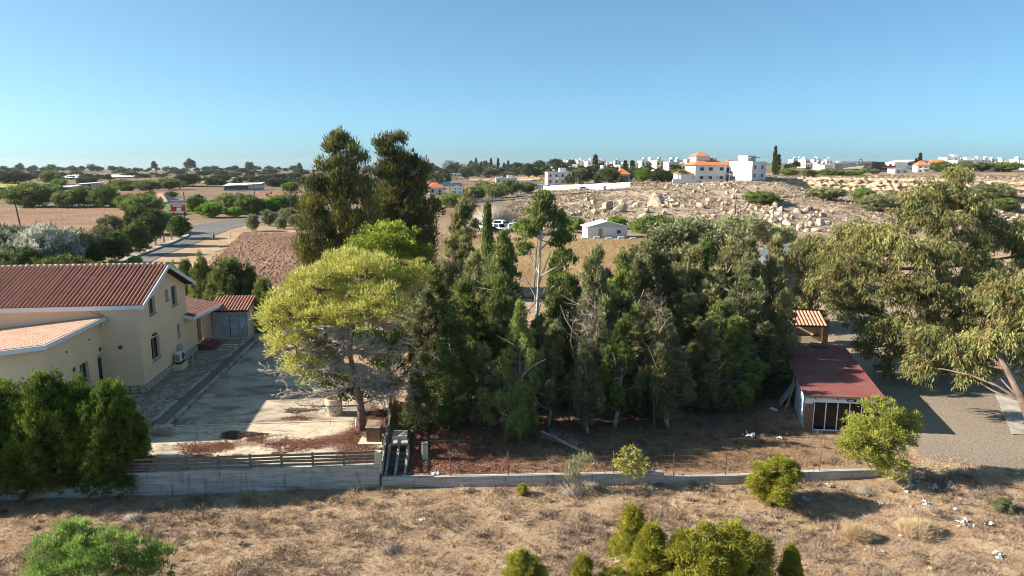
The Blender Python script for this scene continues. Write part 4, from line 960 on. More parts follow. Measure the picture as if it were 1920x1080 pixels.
# ---- carob behind the pine
cb = at(735, 640, 0.0); cl = pxclumps([(720, 455, 48, 26, 0), (690, 470, 36, 22, -1), (755, 480, 50, 28, 0), (785, 500, 30, 26, 1), (720, 500, 60, 34, -1), (740, 440, 30, 14, 1), (760, 530, 50, 40, 1), (800, 490, 18, 18, 0)], cb[1], 1)
c_, t_ = make_clumped(cl, 13, 620, 38, .55, 'leaf', .22, .13, .5, .4, cb, .2, 40, None, .55)
plant('carob_tree', 'rounded bright lime green tree rising behind the pine', 'tree', c_, t_, 'carob_leaf', 'bark', tuple(cb))
for k, (lst, Y_, lab) in enumerate([([(770, 620, 34, 40), (800, 600, 26, 44), (752, 660, 24, 30)], 45, 'dark bush filling the gap between pine and grove'), ([(742, 585, 26, 22), (790, 560, 30, 30)], 50, 'dark upright bush behind the right side of the pine'), ([(610, 590, 40, 20), (560, 600, 30, 16), (655, 600, 30, 18)], 57, 'low bush along the back edge of the yard')]):
    cl = pxclumps(lst, Y_, 1); b_ = np.array([cl[:, 0].mean(), Y_, 0.0]); c_, t_ = make_clumped(cl, 14 + k, 300, 34, .34, 'leaf', .20, .10, .4, .45, b_, .10, 24)
    plant('bush', lab, 'bush', c_, t_, 'grove_leaf', 'bark', tuple(b_))
# ---- two tall casuarinas
def casuarina(bpx, Y0, lst, seed, label, tops):
    b = on(bpx, 540, Y0); b[2] = 0; cl = pxclumps([(px, py + 9, w * .80, h * .78) for px, py, w, h in lst], Y0, .85)
    tr = [np.zeros(3)] + [on(px, py, Y0) - b for px, py in tops]
    c_, t_ = make_clumped(cl, seed, 1000, 34, .62, 'up', .42, .13, .25, .55, b, .45, 150, tr, .40, 1.35, True, .06)
    return plant('casuarina_tree', label, 'tree', c_, t_, 'casuarina_leaf', 'pale_bark', tuple(b))
casuarina(655, 76, [(640, 255, 17, 14), (626, 275, 22, 15), (662, 278, 14, 20), (615, 305, 26, 16), (645, 315, 36, 26), (680, 300, 12, 16), (600, 345, 36, 20), (640, 360, 46, 36), (675, 350, 24, 30), (585, 385, 30, 26), (600, 420, 46, 34), (650, 420, 44, 40), (580, 455, 30, 28), (620, 465, 52, 32), (665, 470, 36, 36), (575, 485, 22, 14), (690, 400, 20, 40), (640, 500, 40, 20)], 21, 'tall olive lit casuarina, left one of the two giants', [(653, 470), (652, 400), (655, 330), (648, 262)])
casuarina(745, 80, [(738, 258, 24, 9), (715, 268, 14, 12), (732, 285, 26, 16), (762, 300, 28, 16), (795, 310, 12, 16), (735, 320, 34, 24), (780, 345, 28, 28), (740, 360, 42, 34), (720, 400, 36, 34), (770, 395, 42, 36), (800, 420, 24, 34), (740, 440, 50, 34), (790, 455, 32, 34), (705, 450, 26, 34), (750, 480, 50, 20), (815, 385, 14, 20)], 22, 'tall dark casuarina with thin open top, right one of the two giants', [(748, 470), (745, 400), (738, 340), (735, 262)])
# ---- the dark grove
GV = []
protos = []
for k, (pf, lm, gp_, st_) in enumerate([('cyp', .42, .25, 'up'), ('cyp', .5, .35, 'up'), ('oval', .5, .4, 'up'), ('oval', .55, .5, 'up'), ('cone', .35, .15, 'up'), ('cyp', .55, .45, 'needle')]):
    protos.append(make_columnar(10, 2.0, 60 + k, 560, 30, .26, .12, [.10, .16, .2, .28, .05, .3][k], ((0, 0), (.06, 0), (-.05, 0), (.10, .02), (0, 0), (-.08, 0))[k], lm, pf, .42, gaps=gp_, style=st_))
def ragged(seed, n_c, base, hw=2.0, lean=0.0, top=10.0):
    r = np.random.default_rng(seed); c = []
    for k in range(n_c):
        t = base + (1 - base) * (k + r.random()) / n_c; R_ = hw * min(1, (1.08 - t) * 1.7) * min(1, (t - base) * 4 + .45); a = r.random() * 6.28 + k * 2.4; q = R_ * (.25 + .6 * r.random()); s = r.uniform(.28, .56) * (1.15 - .5 * t)
        c.append((q * math.cos(a) + lean * t * top, q * math.sin(a), t * top * .95, s * 1.05, s * 1.05, s * r.uniform(1.6, 3.2)))
    ph = r.random() * 6; tr_ = [(lean * z * top + .15 * math.sin(4 * z + ph) * (z > 0), .12 * math.sin(5 * z) * (z > 0), z * top) for z in np.linspace(0, .92, 7)]
    return make_clumped(c, seed, 980, 24, .17, 'up', .22, .065, .35, .40, None, .17, 70, tr_, .42, 1.6, True, .022)
protos[0] = ragged(500, 44, .03, 1.9); protos[1] = ragged(501, 38, .05); protos[2] = ragged(502, 40, .04, 2.1); protos[3] = ragged(503, 30, .16, 2.0, .05); protos[5] = ragged(505, 26, .22, 1.9, -.05)
protos += [ragged(506, 38, .08, 2.2), ragged(507, 30, .12, 1.9, .04)]
GT = [  # px of the foot, depth, top py, half width px, prototype, leaf, label
 (782, 36.6, 690, 26, 4, 'grove_leaf', 'short bushy cypress at the left foot of the grove'),
 (806, 40.5, 540, 44, 0, 'grove_leaf', 'dark cypress next to the carob at the left end of grove'),
 (848, 37.5, 560, 44, 2, 'grove_leaf', 'broad dark cypress third from left in front row of grove'),
 (862, 55.0, 374, 48, 3, 'grove_leaf', 'loose pale topped tree rising highest on the left of the grove'),
 (892, 43.5, 470, 44, 1, 'grove_leaf', 'dense mid height cypress left of the pointed one'),
 (905, 37.6, 640, 34, 2, 'grove_leaf', 'low shaded cypress behind the dark litter strip'),
 (948, 41.0, 432, 54, 0, 'cypress_leaf', 'pointed green cypress left of the white trunked tree'),
 (916, 52.0, 395, 22, 4, 'cypress_leaf', 'slim light green spire in front of the parked cars'),
 (974, 35.3, 566, 42, 0, 'bright_cypress_leaf', 'bright green columnar cypress standing foremost in grove'),
 (1028, 37.6, 610, 34, 3, 'grove_leaf', 'thin shaded tree right of the bright columnar cypress'),
 (1066, 42.5, 510, 44, 2, 'grove_leaf', 'bushy tree right of the white trunked tree'),
 (1110, 40.0, 462, 52, 1, 'grove_leaf', 'rounded green tree in the middle of the grove'),
 (1102, 36.4, 640, 32, 5, 'grove_leaf', 'low leaning tree above the fallen branch'),
 (1160, 43.0, 468, 40, 0, 'cypress_leaf', 'twin pointed cypress right of the rounded tree'),
 (1152, 37.4, 600, 42, 3, 'grove_leaf', 'dark tree with bare grey trunk mid front row'),
 (1205, 39.0, 560, 46, 2, 'grove_leaf', 'dense dark tree left of the leaning forked trunks'),
 (1228, 46.0, 470, 50, 3, 'grove_olive_leaf', 'olive brown tree in the back row of the grove'),
 (1252, 37.4, 585, 44, 5, 'grove_olive_leaf', 'sunlit leaning tree with forked trunk at the grove front'),
 (1285, 47.0, 452, 54, 2, 'grove_olive_leaf', 'broad olive green tree behind the leaning tree'),
 (1338, 46.0, 455, 58, 3, 'grove_olive_leaf', 'wide grey green tree right of centre in the grove'),
 (1318, 40.0, 600, 46, 1, 'grove_olive_leaf', 'lit shoulder high tree right of the forked trunks'),
 (1392, 44.0, 470, 50, 2, 'grove_leaf', 'dark green tree third from the right end of grove'),
 (1372, 40.5, 590, 46, 3, 'grove_leaf', 'shaded tree over the dry leaf ground near the shed'),
 (1438, 46.0, 442, 44, 0, 'grove_leaf', 'tall dark cypress at the right end of the grove'),
 (1420, 42.5, 600, 44, 2, 'grove_leaf', 'dark bushy tree next to the red shed'),
 (1458, 49.0, 520, 32, 1, 'grove_leaf', 'rightmost tree of the grove behind the red shed'),
 (830, 48.0, 500, 36, 5, 'grove_leaf', 'thin tree with bare crown behind the left cypresses'),
 (1040, 49.0, 470, 30, 1, 'cypress_leaf', 'green tree hugging the white trunked tree'),
 (1190, 50.0, 480, 40, 2, 'grove_leaf', 'back row tree behind the twin cypress'),
 (1258, 50.0, 462, 46, 6, 'grove_leaf', 'back row tree left of the broad olive green one'), (1310, 52.0, 450, 46, 1, 'grove_leaf', 'back row tree behind the wide grey green one'), (1366, 51.0, 460, 46, 6, 'grove_leaf', 'back row tree between grey green and dark green ones'), (1410, 51.0, 455, 44, 7, 'grove_leaf', 'back row tree left of the tall right end cypress'),
 (930, 47.0, 470, 44, 2, 'grove_leaf', 'tree filling behind the pointed green cypress'), (870, 41.0, 520, 44, 6, 'grove_leaf', 'thick dark tree behind the low shaded cypress'), (1010, 40.5, 590, 40, 1, 'grove_leaf', 'shaded tree behind the bright columnar cypress'), (1130, 46.0, 500, 46, 6, 'grove_leaf', 'tree filling behind the rounded green tree'), (1290, 42.5, 560, 46, 2, 'grove_leaf', 'shaded tree behind the sunlit leaning tree'), (1345, 41.5, 560, 46, 6, 'grove_leaf', 'shaded tree right of the lit shoulder high one')]
used = set()
for i, (px, Y, tp, hwp, k, lf, lab) in enumerate(GT):
    if i % 3 == 1 and k in (2, 3): k = 6 + i % 2
    if lf == 'grove_leaf' and i % 4 == 2: lf = 'cypress_leaf'
    elif lf == 'grove_leaf' and i % 5 == 3: lf = 'grove_olive_leaf'
    x = (px - 960) / FPX * (Y * cP + 15 * sP); z0 = gz(x, Y) - .05; top = on(px, tp, Y)[2] - z0; wd = hwp * mpp(Y) * 1.12 * 1.14
    t = thing('grove_tree', lab, 'tree', (x, Y, z0), random.uniform(0, 6.28) if k not in (1, 3, 5) else random.uniform(-.5, .5), 'trees of the dark grove')
    t.scale = (wd / 2.0, wd / 2.0, top / 10.0)
    link('trunk', protos[k][1], 'pale_bark' if k in (3, 5) else 'bark', t)
    me_c = protos[k][0]
    if (k, lf) not in used and not me_c.materials: link('crown', me_c, lf, t)
    else:
        c = link('crown', me_c, lf, t)
        c.material_slots[0].link = 'OBJECT'; c.material_slots[0].material = MATS[lf]
    used.add((k, lf))
# the tree with bare white stems
b = at(1004, 700, 0); b = np.array([(1004 - 960) / FPX * (46 * cP + 2.6), 46.0, 0.0])
cl = pxclumps([(1022, 378, 20, 14, 0), (1010, 400, 26, 14, 0), (1045, 415, 24, 18, .5), (1000, 425, 22, 14, -.5), (985, 440, 18, 18, 0), (1052, 450, 20, 18, 0), (1060, 490, 20, 22, 0), (1050, 530, 18, 20, 0), (985, 470, 14, 14, .5)], 46, .9)
tr = [np.zeros(3)] + [on(px, py, 46) - b for px, py in ((1006, 600), (1010, 520), (1014, 450), (1022, 385))]
cl[:, 3:] *= .95; c_, t_ = make_clumped(cl, 31, 330, 26, .30, 'up', .24, .09, .3, .6, b, .15, 70, tr, .55)
wt = plant('grove_tree', 'tree with tall bare white stems and sparse top', 'tree', c_, t_, 'cypress_leaf', 'white_bark', tuple(b), group='trees of the dark grove')
mb = MB()
for pts in (((1006, 600), (1002, 540), (1006, 470), (1012, 430)), ((1010, 520), (994, 480), (978, 440)), ((1012, 470), (1040, 440), (1052, 425)), ((1008, 540), (1026, 490), (1034, 470)), ((1006, 560), (985, 520), (975, 500))):
    P = [on(px, py, 46) - b for px, py in pts]; mb.tube(P, list(np.linspace(.06, .02, len(P))), 6)
mb.build('stem', 'pale_bark', wt)
for j, (Y_, foot, lines, lab) in enumerate([(37.6, 1068, [((1068, 770), (1078, 690), (1092, 620), (1108, 548)), ((1080, 680), (1070, 640), (1076, 590))], 'thin pale bare stem leaning right in the middle of the grove'),
        (37.0, 1096, [((1092, 790), (1102, 660), (1112, 605), (1128, 570)), ((1104, 640), (1118, 622), (1124, 600)), ((1100, 700), (1088, 660), (1086, 640))], 'forked pale bare stem right of the thin leaning one'),
        (37.2, 1232, [((1226, 770), (1232, 680), (1238, 610), (1226, 570)), ((1236, 625), (1250, 600), (1262, 590)), ((1232, 690), (1216, 650), (1204, 640))], 'dead pale forked tree above the leaning trunks')]):
    b_ = on(foot, 700, Y_); b_[2] = gz(b_[0], Y_) - .1; t = thing('dead_tree', lab, 'tree', tuple(b_), 0, 'bare stems in the grove'); r = np.random.default_rng(600 + j)
    for q, ln in enumerate(lines):
        P = [on(px, py, Y_ - .6 * q) - b_ for px, py in ln]
        if q == 0: P = [np.zeros(3)] + P
        MB().tube(P, list(np.linspace(.055 if q == 0 else .04, .015, len(P))), 6).build('stem', 'bark', t)
    n = 90; base = np.array(on(*lines[0][2], Y_) - b_); A0 = base + r.normal(size=(n, 3)) * np.array([.25, .25, .8]); link('dead_twigs', twig_mesh('dead_twigs', A0, A0 + unit(r.normal(size=(n, 3)) + np.array([0, -.2, .3])) * (.4 + .7 * r.random((n, 1))), .014, r), 'twig', t)
# dead inner branches of the grove, hung on a few of its trees
r = np.random.default_rng(77)
for o in [o for o in SC.objects if o.name.startswith('grove_tree')][1:29]:
    h = 10.0; n = 130; z = h * (.08 + .62 * r.random(n)); a = r.random(n) * 6.28; A0 = np.stack([.15 * np.cos(a), .15 * np.sin(a), z], 1)
    Ld = .5 + 1.5 * r.random((n, 1)); Dv = np.stack([np.cos(a), np.sin(a), .15 + .5 * r.random(n)], 1)
    link('dead_twigs', twig_mesh('dead_twigs', A0, A0 + Dv * Ld, .022, r), 'twig', o)
    mb = MB()
    for j in range(2):
        a = r.random() * 6.28; z = r.uniform(1.5, 5); q = np.array([math.cos(a), math.sin(a), 0]); mb.tube(bent((0, 0, z), q * r.uniform(1.5, 2.3) + np.array([0, 0, z + r.uniform(1.2, 3)]), r, .12, 5), [.05, .045, .035, .025, .01], 5, False)
    mb.build('bare_limb', 'pale_bark', o)
# bigger trees behind the grove on the right
def broad(name, lab, lst, Y, leaf, seed, n_t=420, m=30, tr_=.6, st_='leaf', Ls=.34, Wd=.17, foot=None, bark='bark', tone0=.5, cat='tree'):
    cl = pxclumps(lst, Y, 1.0); x = cl[:, 0].mean() if foot is None else (foot - 960) / FPX * (Y * cP + 2.6); b = np.array([x, Y, gz(x, Y)])
    c_, t_ = make_clumped(cl, seed, n_t, m, tr_, st_, Ls, Wd, .35, .4, b, .22, 30, None, tone0)
    return plant(name, lab, cat, c_, t_, leaf, bark, tuple(b))
broad('olive_tree', 'pale grey green tree behind the middle of the grove', [(1255, 445, 36, 22), (1300, 440, 40, 20, 2), (1330, 460, 36, 26), (1240, 480, 36, 30), (1290, 490, 50, 36), (1370, 470, 36, 28, 1)], 62, 'olive_leaf', 41, 460)
broad('olive_tree', 'grey leafed tree between grove and white hut', [(1215, 485, 34, 22), (1195, 505, 30, 22), (1240, 500, 26, 26)], 80, 'olive_leaf', 42, 220)
broad('olive_tree', 'grey green scrub tree behind right end of grove', [(1400, 430, 40, 16), (1450, 445, 40, 14, 2), (1370, 425, 26, 12, 3)], 110, 'olive_leaf', 43, 260, 26, .8, 'leaf', .5, .24)
broad('bush', 'yellow flowering bush beside the tiled oven', [(1494, 580, 14, 20), (1476, 606, 16, 16), (1486, 640, 20, 26, -1)], 60, 'carob_leaf', 44, 90, 26, .35, 'leaf', .18, .12, cat='bush')
broad('olive_tree', 'grey green tree at the left edge of the eucalyptus', [(1500, 490, 30, 30), (1530, 470, 36, 26, 1), (1548, 520, 40, 36), (1520, 545, 30, 30, -1)], 62, 'eucalyptus_leaf', 45, 380, 34, .5, 'hang', .32, .10)
# ---- eucalyptus on the right
eb = at(1757, 694, 0); EY = eb[1]
r = np.random.default_rng(9)
lst = [(1795, 335, 24, 16, 3), (1760, 360, 40, 18, 2), (1720, 375, 30, 18, 0), (1800, 385, 46, 22, 1), (1700, 410, 26, 26, 1), (1760, 420, 50, 28, -1), (1830, 400, 30, 20, 2), (1640, 445, 46, 24, 0), (1600, 440, 30, 20, 2), (1560, 480, 30, 26, 2), (1680, 470, 44, 30, -2), (1740, 480, 46, 30, -3), (1810, 470, 46, 36, -1), (1870, 440, 40, 26, 1), (1910, 450, 36, 36, 0), (1600, 500, 50, 36, 0), (1560, 540, 44, 34, 1), (1650, 540, 50, 34, -2), (1720, 550, 50, 34, -3), (1790, 550, 50, 36, -3), (1860, 530, 50, 40, -2), (1930, 520, 40, 46, -1), (1600, 580, 44, 26, 0), (1640, 620, 36, 30, -1.5), (1690, 620, 40, 30, -3), (1750, 620, 40, 26, -3), (1622, 655, 20, 16, -1.5), (1700, 660, 34, 22, -2), (1660, 685, 16, 22, -2), (1775, 680, 28, 22, -2.5), (1850, 670, 30, 24, -3), (1905, 655, 30, 28, -3.5), (1725, 700, 12, 18, -2.5), (1830, 610, 50, 30, -4), (1900, 600, 40, 36, -4), (1960, 470, 40, 40, 0), (1980, 560, 40, 50, -2)]
cl = pxclumps(lst, EY - 1, 1.1)
tr = [np.zeros(3)] + [on(px, py, EY + d) - eb for px, py, d in ((1756, 640, 0), (1750, 570, -.3), (1765, 500, -.5), (1772, 420, 0), (1795, 345, 1))]
c_, t_ = make_clumped(cl, 51, 2300, 44, .40, 'hang', .27, .08, .15, .65, eb, .55, 170, tr, .46, 1.25)
plant('eucalyptus_tree', 'huge spreading eucalyptus with drooping olive leaves beside the driveway', 'tree', c_, t_, 'eucalyptus_leaf', 'euc_bark', tuple(eb))
fb = at(1945, 830, 0); FY = fb[1]
cl = pxclumps([(1790, 660, 40, 18, 2), (1740, 640, 36, 18, 3), (1835, 655, 36, 20, 1.5), (1880, 640, 40, 22, 1), (1720, 690, 14, 26, 3), (1815, 700, 12, 30, 1.5), (1860, 690, 14, 18, 1), (1915, 620, 30, 30, 1), (1925, 690, 12, 26, .5), (1945, 560, 40, 40, 1), (1890, 560, 50, 36, 2), (1980, 640, 40, 50, 0)], FY + 1.0, 1)
tr = [np.zeros(3)] + [on(px, py, FY + d) - fb for px, py, d in ((1918, 752, .3), (1888, 692, .8), (1868, 660, 1.4), (1850, 630, 2.2))]
c_, t_ = make_clumped(cl, 52, 760, 46, .38, 'hang', .27, .075, .0, .6, fb, .26, 60, tr, .55, 1.5)
plant('eucalyptus_tree', 'leaning eucalyptus at the right edge with hanging yellow green sprays', 'tree', c_, t_, 'eucalyptus_leaf', 'euc_bark', tuple(fb))
# ---- clipped conifer hedge at left, one shrub after another
def plumes(seed):
    r = np.random.default_rng(seed); c = [(0, 0, 1.5, .9, .9, 1.3)]
    for ring, (n, q, z, rx, rz) in enumerate(((16, 1.20, .9, .26, .70), (15, 1.08, 1.9, .25, .75), (12, .80, 2.8, .24, .75), (8, .45, 3.35, .22, .75), (4, .15, 3.75, .2, .6))):
        for k in range(n):
            a = 2 * math.pi * (k + .5 * ring) / n + r.normal() * .12; s = r.uniform(.85, 1.2); q2 = q * r.uniform(.9, 1.12)
            c.append((q2 * math.cos(a), q2 * math.sin(a), z + .22 * r.normal(), rx * s, rx * s, rz * s))
    return make_clumped(c, seed, 1300, 30, .13, 'up', .13, .042, .5, .22, None, .12, 30, [(0, 0, 0), (0, 0, 1.5), (0, 0, 3)], .42, 2.2, True, .02)
hp_ = [plumes(90 + k) for k in range(2)]
HD = [(-60, 700, 70, 'leftmost bright green hedge conifer, cut by the frame'), (20, 712, 66, 'bright hedge conifer second from the left frame edge'), (100, 690, 62, 'tallest feathery hedge conifer in the middle of the hedge'), (165, 702, 50, 'hedge conifer with browned patch near the right hedge end'), (212, 706, 58, 'rounded dark end conifer of the hedge beside the board fence')]
for i, (px, tp, hwp, lab) in enumerate(HD):
    Y = float(ywall((px - 960) / FPX * 33)) + .75 + (i % 2) * .35; x = (px - 960) / FPX * (Y * cP + 2.5); h = on(px, tp, Y)[2] - YZ + .25
    t = thing('hedge_conifer', lab, 'conifer', (x, Y, YZ - .02), random.uniform(0, 6), 'conifers of the clipped hedge'); k = hwp * mpp(Y, 2)
    t.scale = (k / 1.30, k / 1.30, h / 5.1)
    link('trunk', hp_[i % 2][1], 'bark', t); link('crown', hp_[i % 2][0], 'hedge_leaf', t)
    # lower boughs hanging over the wall
    c2 = link('lower_crown', hp_[(i + 1) % 2][0], 'hedge_leaf', t); c2.location = (0, 0, -.8); c2.scale = (1.04, 1.04, .62)
# ---- conifers behind the house
for i, (px, bp, tp, hwp, k, lab) in enumerate([(437, 592, 490, 40, 0, 'biggest dark green conifer behind the tiled hut'), (385, 575, 484, 22, 1, 'slim conifer just right of the house gable'), (472, 592, 503, 24, 1, 'conifer right of the biggest one behind the hut'), (497, 600, 527, 24, 0, 'low rightmost conifer of the row behind the hut'), (355, 560, 492, 20, 0, 'conifer half hidden by the gable roof'), (330, 545, 497, 12, 1, 'little conifer tip above the gable roof')]):
    p = at(px, bp + 30, 0); Y = p[1]; x = (px - 960) / FPX * (Y * cP + 2.6); h = on(px, tp, Y)[2]
    t = thing('conifer', lab, 'conifer', (x, Y, 0), i, 'conifers behind the house'); kk = hwp * mpp(Y); t.scale = (kk / 1.15, kk / 1.15, h / 4.4)
    link('trunk', hp_[k][1], 'bark', t); c = link('crown', hp_[k][0], 'hedge_leaf', t); c.material_slots[0].link = 'OBJECT'; c.material_slots[0].material = MATS['cypress_leaf']
# ---- shrubs of the dry foreground
sp_ = [make_columnar(2.0, .8, 120 + k, 520, 52, .075, .026, .0, (0, 0), [.3, .45, .35][k], ['oval', 'cone', 'oval'][k], .12, style='needle') for k in range(3)]
def tuftbush(seed, n_c, cone):
    r = np.random.default_rng(seed); c = [(0, 0, .7, .4, .4, .6)]
    for k in range(n_c):
        t = r.random() ** .8; R_ = .62 * ((1.05 - t) if cone else math.sqrt(max(.05, 1 - (2 * t - .9) ** 2 * .8))); a = r.random() * 6.28; q = R_ * (.5 + .5 * r.random())
        c.append((q * math.cos(a), q * math.sin(a), .15 + 1.65 * t, .17, .17, r.uniform(.2, .36)))
    return make_clumped(c, seed, 900, 34, .085, 'needle', .075, .022, .4, .5, None, .05, 60, [(0, 0, 0), (0, 0, .6), (0, 0, 1.3)], .45, 1.4, True, .012)
sp_ = [tuftbush(130, 42, False), tuftbush(131, 40, True), tuftbush(132, 46, False)]
SHR = [(1453, 946, 862, 46, 0, 'shrub_leaf', 'dense round olive shrub in front of the low wall'), (980, 927, 908, 10, 0, 'shrub_leaf', 'tiny round green shrub before the low wall'),
       (1182, 1064, 955, 42, 1, 'shrub_leaf', 'pointed yellow green shrub, tallest of the foreground group'), (1218, 1120, 990, 50, 1, 'shrub_leaf', 'shrub with rusty base right of the pointed one'), (1310, 1140, 995, 62, 2, 'shrub_leaf', 'broad pale shrub at the bottom edge, left lobe'), (1382, 1130, 992, 54, 2, 'shrub_leaf', 'broad bright shrub at the bottom edge, right lobe'), (1478, 1110, 1026, 30, 1, 'shrub_leaf', 'small upright shrub at bottom right of the foreground group'),
       (982, 1120, 1036, 34, 0, 'shrub_leaf', 'low shrub at bottom centre, left of its neighbours'), (1092, 1130, 1044, 34, 1, 'shrub_leaf', 'low pointed shrub at bottom centre'), (1150, 1140, 1062, 26, 0, 'shrub_leaf', 'smallest shrub peeping over the bottom edge'), (1880, 960, 935, 16, 0, 'olive_leaf', 'low grey green weed by the gravel edge')]
for i, (px, bp, tp, hwp, k, lf, lab) in enumerate(SHR):
    p = hit(px, bp, 12); Y = p[1]; h = on(px, tp, Y)[2] - p[2]; kk = hwp * mpp(Y, 0)
    t = thing('shrub', lab, 'shrub', (p[0], Y, p[2] - .03), i * 1.3, 'shrubs of the dry field'); t.scale = (kk / .60, kk / .60, h / 2.0)
    link('trunk', sp_[k][1], 'bark', t); c = link('crown', sp_[k][0], lf, t); c.material_slots[0].link = 'OBJECT'; c.material_slots[0].material = MATS[lf]
# feathery tamarisk bottom left
p = hit(190, 1130, 12); cl = pxclumps([(90, 1040, 36, 24, 0), (140, 1010, 40, 22, .3), (190, 1040, 60, 40, 0), (150, 1070, 60, 30, -.3), (240, 1030, 30, 22, 0), (290, 1045, 28, 22, .2), (270, 1075, 50, 30, 0), (120, 990, 16, 10, .4), (90, 1090, 46, 30, -.4)], p[1], 1)
c_, t_ = make_clumped(cl, 71, 620, 44, .20, 'up', .11, .035, .4, .7, p, .06, 60, None, .5, 1.0, True, .02)
plant('tamarisk', 'feathery light green tamarisk bush at bottom left', 'bush', c_, t_, 'tamarisk_leaf', 'bark', tuple(p))
# young pine in front of the red shed
p = at(1668, 890, 0); cl = pxclumps([(1650, 775, 34, 20, 0), (1690, 800, 36, 20, .2), (1620, 800, 32, 20, 0), (1655, 815, 46, 24, -.3), (1595, 825, 26, 16, 0), (1610, 845, 34, 18, -.4), (1700, 790, 26, 16, .4), (1640, 850, 40, 20, -.2), (1690, 835, 26, 20, 0), (1668, 875, 38, 22, -.4), (1632, 865, 20, 14, -.6)], p[1], 1)
c_, t_ = make_clumped(cl, 72, 560, 44, .22, 'needle', .13, .042, .5, .6, p, .09, 90, None, .5, .8, True, .025)
plant('pine_tree', 'young bushy yellow green pine in front of the red shed', 'tree', c_, t_, 'young_pine_needle', 'pale_bark', tuple(p))
# two scrappy plants growing on the low wall
p = at(1185, 893, 0); cl = pxclumps([(1182, 850, 16, 10), (1165, 870, 16, 8), (1198, 868, 18, 10), (1185, 882, 28, 8)], p[1] - .2, .9)
c_, t_ = make_clumped(cl, 73, 110, 18, .16, 'leaf', .10, .06, .4, .5, p, .03, 70, None, .5, .8, True, .012)
plant('plant', 'sparse yellow leafed plant growing out of the low wall', 'plant', c_, t_, 'pine_needle', 'pale_bark', tuple(p))
p = at(1078, 900, 0); cl = pxclumps([(1065, 878, 12, 14), (1085, 872, 16, 12), (1098, 862, 12, 8), (1072, 895, 18, 8)], p[1] - .25, .9)
c_, t_ = make_clumped(cl, 74, 90, 16, .16, 'up', .16, .025, .5, .6, p, .03, 50, None, .55, 1.2, True, .012)
plant('plant', 'spiky grey green plant leaning on the low wall', 'plant', c_, t_, 'olive_leaf', 'pale_bark', tuple(p))
# fallen branch and brushwood
p = at(1050, 838, 0); t = thing('fallen_branch', 'fallen dead branch lying at the edge of the grove', 'branch', (*p[:2], 0)); r = np.random.default_rng(81)
MB().tube([(-.9, .9, .5), (-.2, .4, .35), (.5, -.1, .15), (1.1, -.6, .04)], [.03, .06, .08, .09], 7).build('limb', 'pale_bark', t)
A0 = np.stack([r.uniform(-.9, 1.0, 70), 0 * r.random(70), .2 + .3 * r.random(70)], 1); A0[:, 1] = -.75 * A0[:, 0] + .1; link('twigs', twig_mesh('twigs', A0, A0 + unit(r.normal(size=(70, 3)) + np.array([0, .3, .3])) * .8, .015, r), 'twig', t)
for px, py, wd, lab in ((1075, 925, .75, 'pale heap of dead brushwood below the spiky plant'), (1115, 915, .6, 'grey dead brushwood right of the pale heap'), (730, 975 + 60, .5, 'dead grey brush tuft in the middle of the field'), (1620, 925, .55, 'dry grey brush mound near the scattered rubble'), (250, 975, .5, 'broken grey twigs below the retaining wall'), (1200, 925, .4, 'dark dead brush under the yellow leafed plant')):
    p = hit(px, py, 12); n = 260; a = r.random(n) * 6.28; A0 = np.stack([.35 * wd * r.normal(size=n), .3 * wd * r.normal(size=n), .02 + 0 * a], 1)
    B0 = A0 + np.stack([np.cos(a), np.sin(a), .35 + .9 * r.random(n)], 1) * (.2 + .5 * r.random((n, 1))) * wd
    tag(link('brushwood', twig_mesh('brushwood', A0, B0, .012, r), 'twig', None, tuple(p)), lab, 'brushwood', 'dead brush heaps')

# ================================================================== GROUND COVER AND RUBBISH
def tone_patch(x, y): return .48 + .16 * wob(x, y, 1.9, 11) + .12 * wob(x, y, .6, 12)
def grass(name, n, xr, yr, test, hgt_r, wd, label, leaf, seed, blades=4, tone0=0.0, spread=.07):
    r = np.random.default_rng(seed); x = r.uniform(*xr, n); y = yr[0] + (yr[1] - yr[0]) * r.random(n)
    k = test(x, y, r); x, y = x[k], y[k]; n = len(x); z = hgt(x, y)
    hh = hgt_r[0] + (hgt_r[1] - hgt_r[0]) * r.random(n) ** 2 * np.clip(.6 + .7 * wob(x, y, 1.3, 13), .25, 1.4)
    P = np.repeat(np.stack([x, y, z], 1), blades, 0); m_ = n * blades
    a = r.random(m_) * 6.28; P = P + np.stack([np.cos(a), np.sin(a), 0 * a], 1) * spread * r.random((m_, 1))
    D = unit(np.stack([np.cos(a) * .75, np.sin(a) * .75, .45 + .7 * r.random(m_)], 1) + r.normal(size=(m_, 3)) * .2)
    V = leaf_tris(P, D, np.repeat(hh, blades) * (.6 + .7 * r.random(m_)), wd * (.6 + .8 * r.random(m_)), r)
    tn = np.repeat(tone_patch(x, y) + tone0, blades) + r.normal(size=m_) * .13
    return stuff(link(name, leaf_mesh(name, V, tn), leaf), label, 'grass')
fw = lambda x, y, r: (y < ywall(x) - .05) & (np.abs(x) < .80 * y + 3)
dens = lambda x, y, s: .5 + .5 * wob(x, y, s, 14)
grass('dry_grass', 46000, (-27, 27), (21.5, 31.5), lambda x, y, r: fw(x, y, r) & (r.random(len(x)) < .35 + .65 * dens(x, y, 1.7)), (.05, .30), .022, 'short dry straw grass over the foreground field', 'dry_grass', 201, 4)
grass('dry_scrub', 15000, (-27, 27), (21.5, 31), lambda x, y, r: fw(x, y, r) & (wob(x, y, 1.5, 15) + .6 * wob(x, y, .7, 17) > .25), (.14, .42), .026, 'grey brown dead scrub patches in the foreground field', 'dry_scrub', 202, 6, 0, .14)
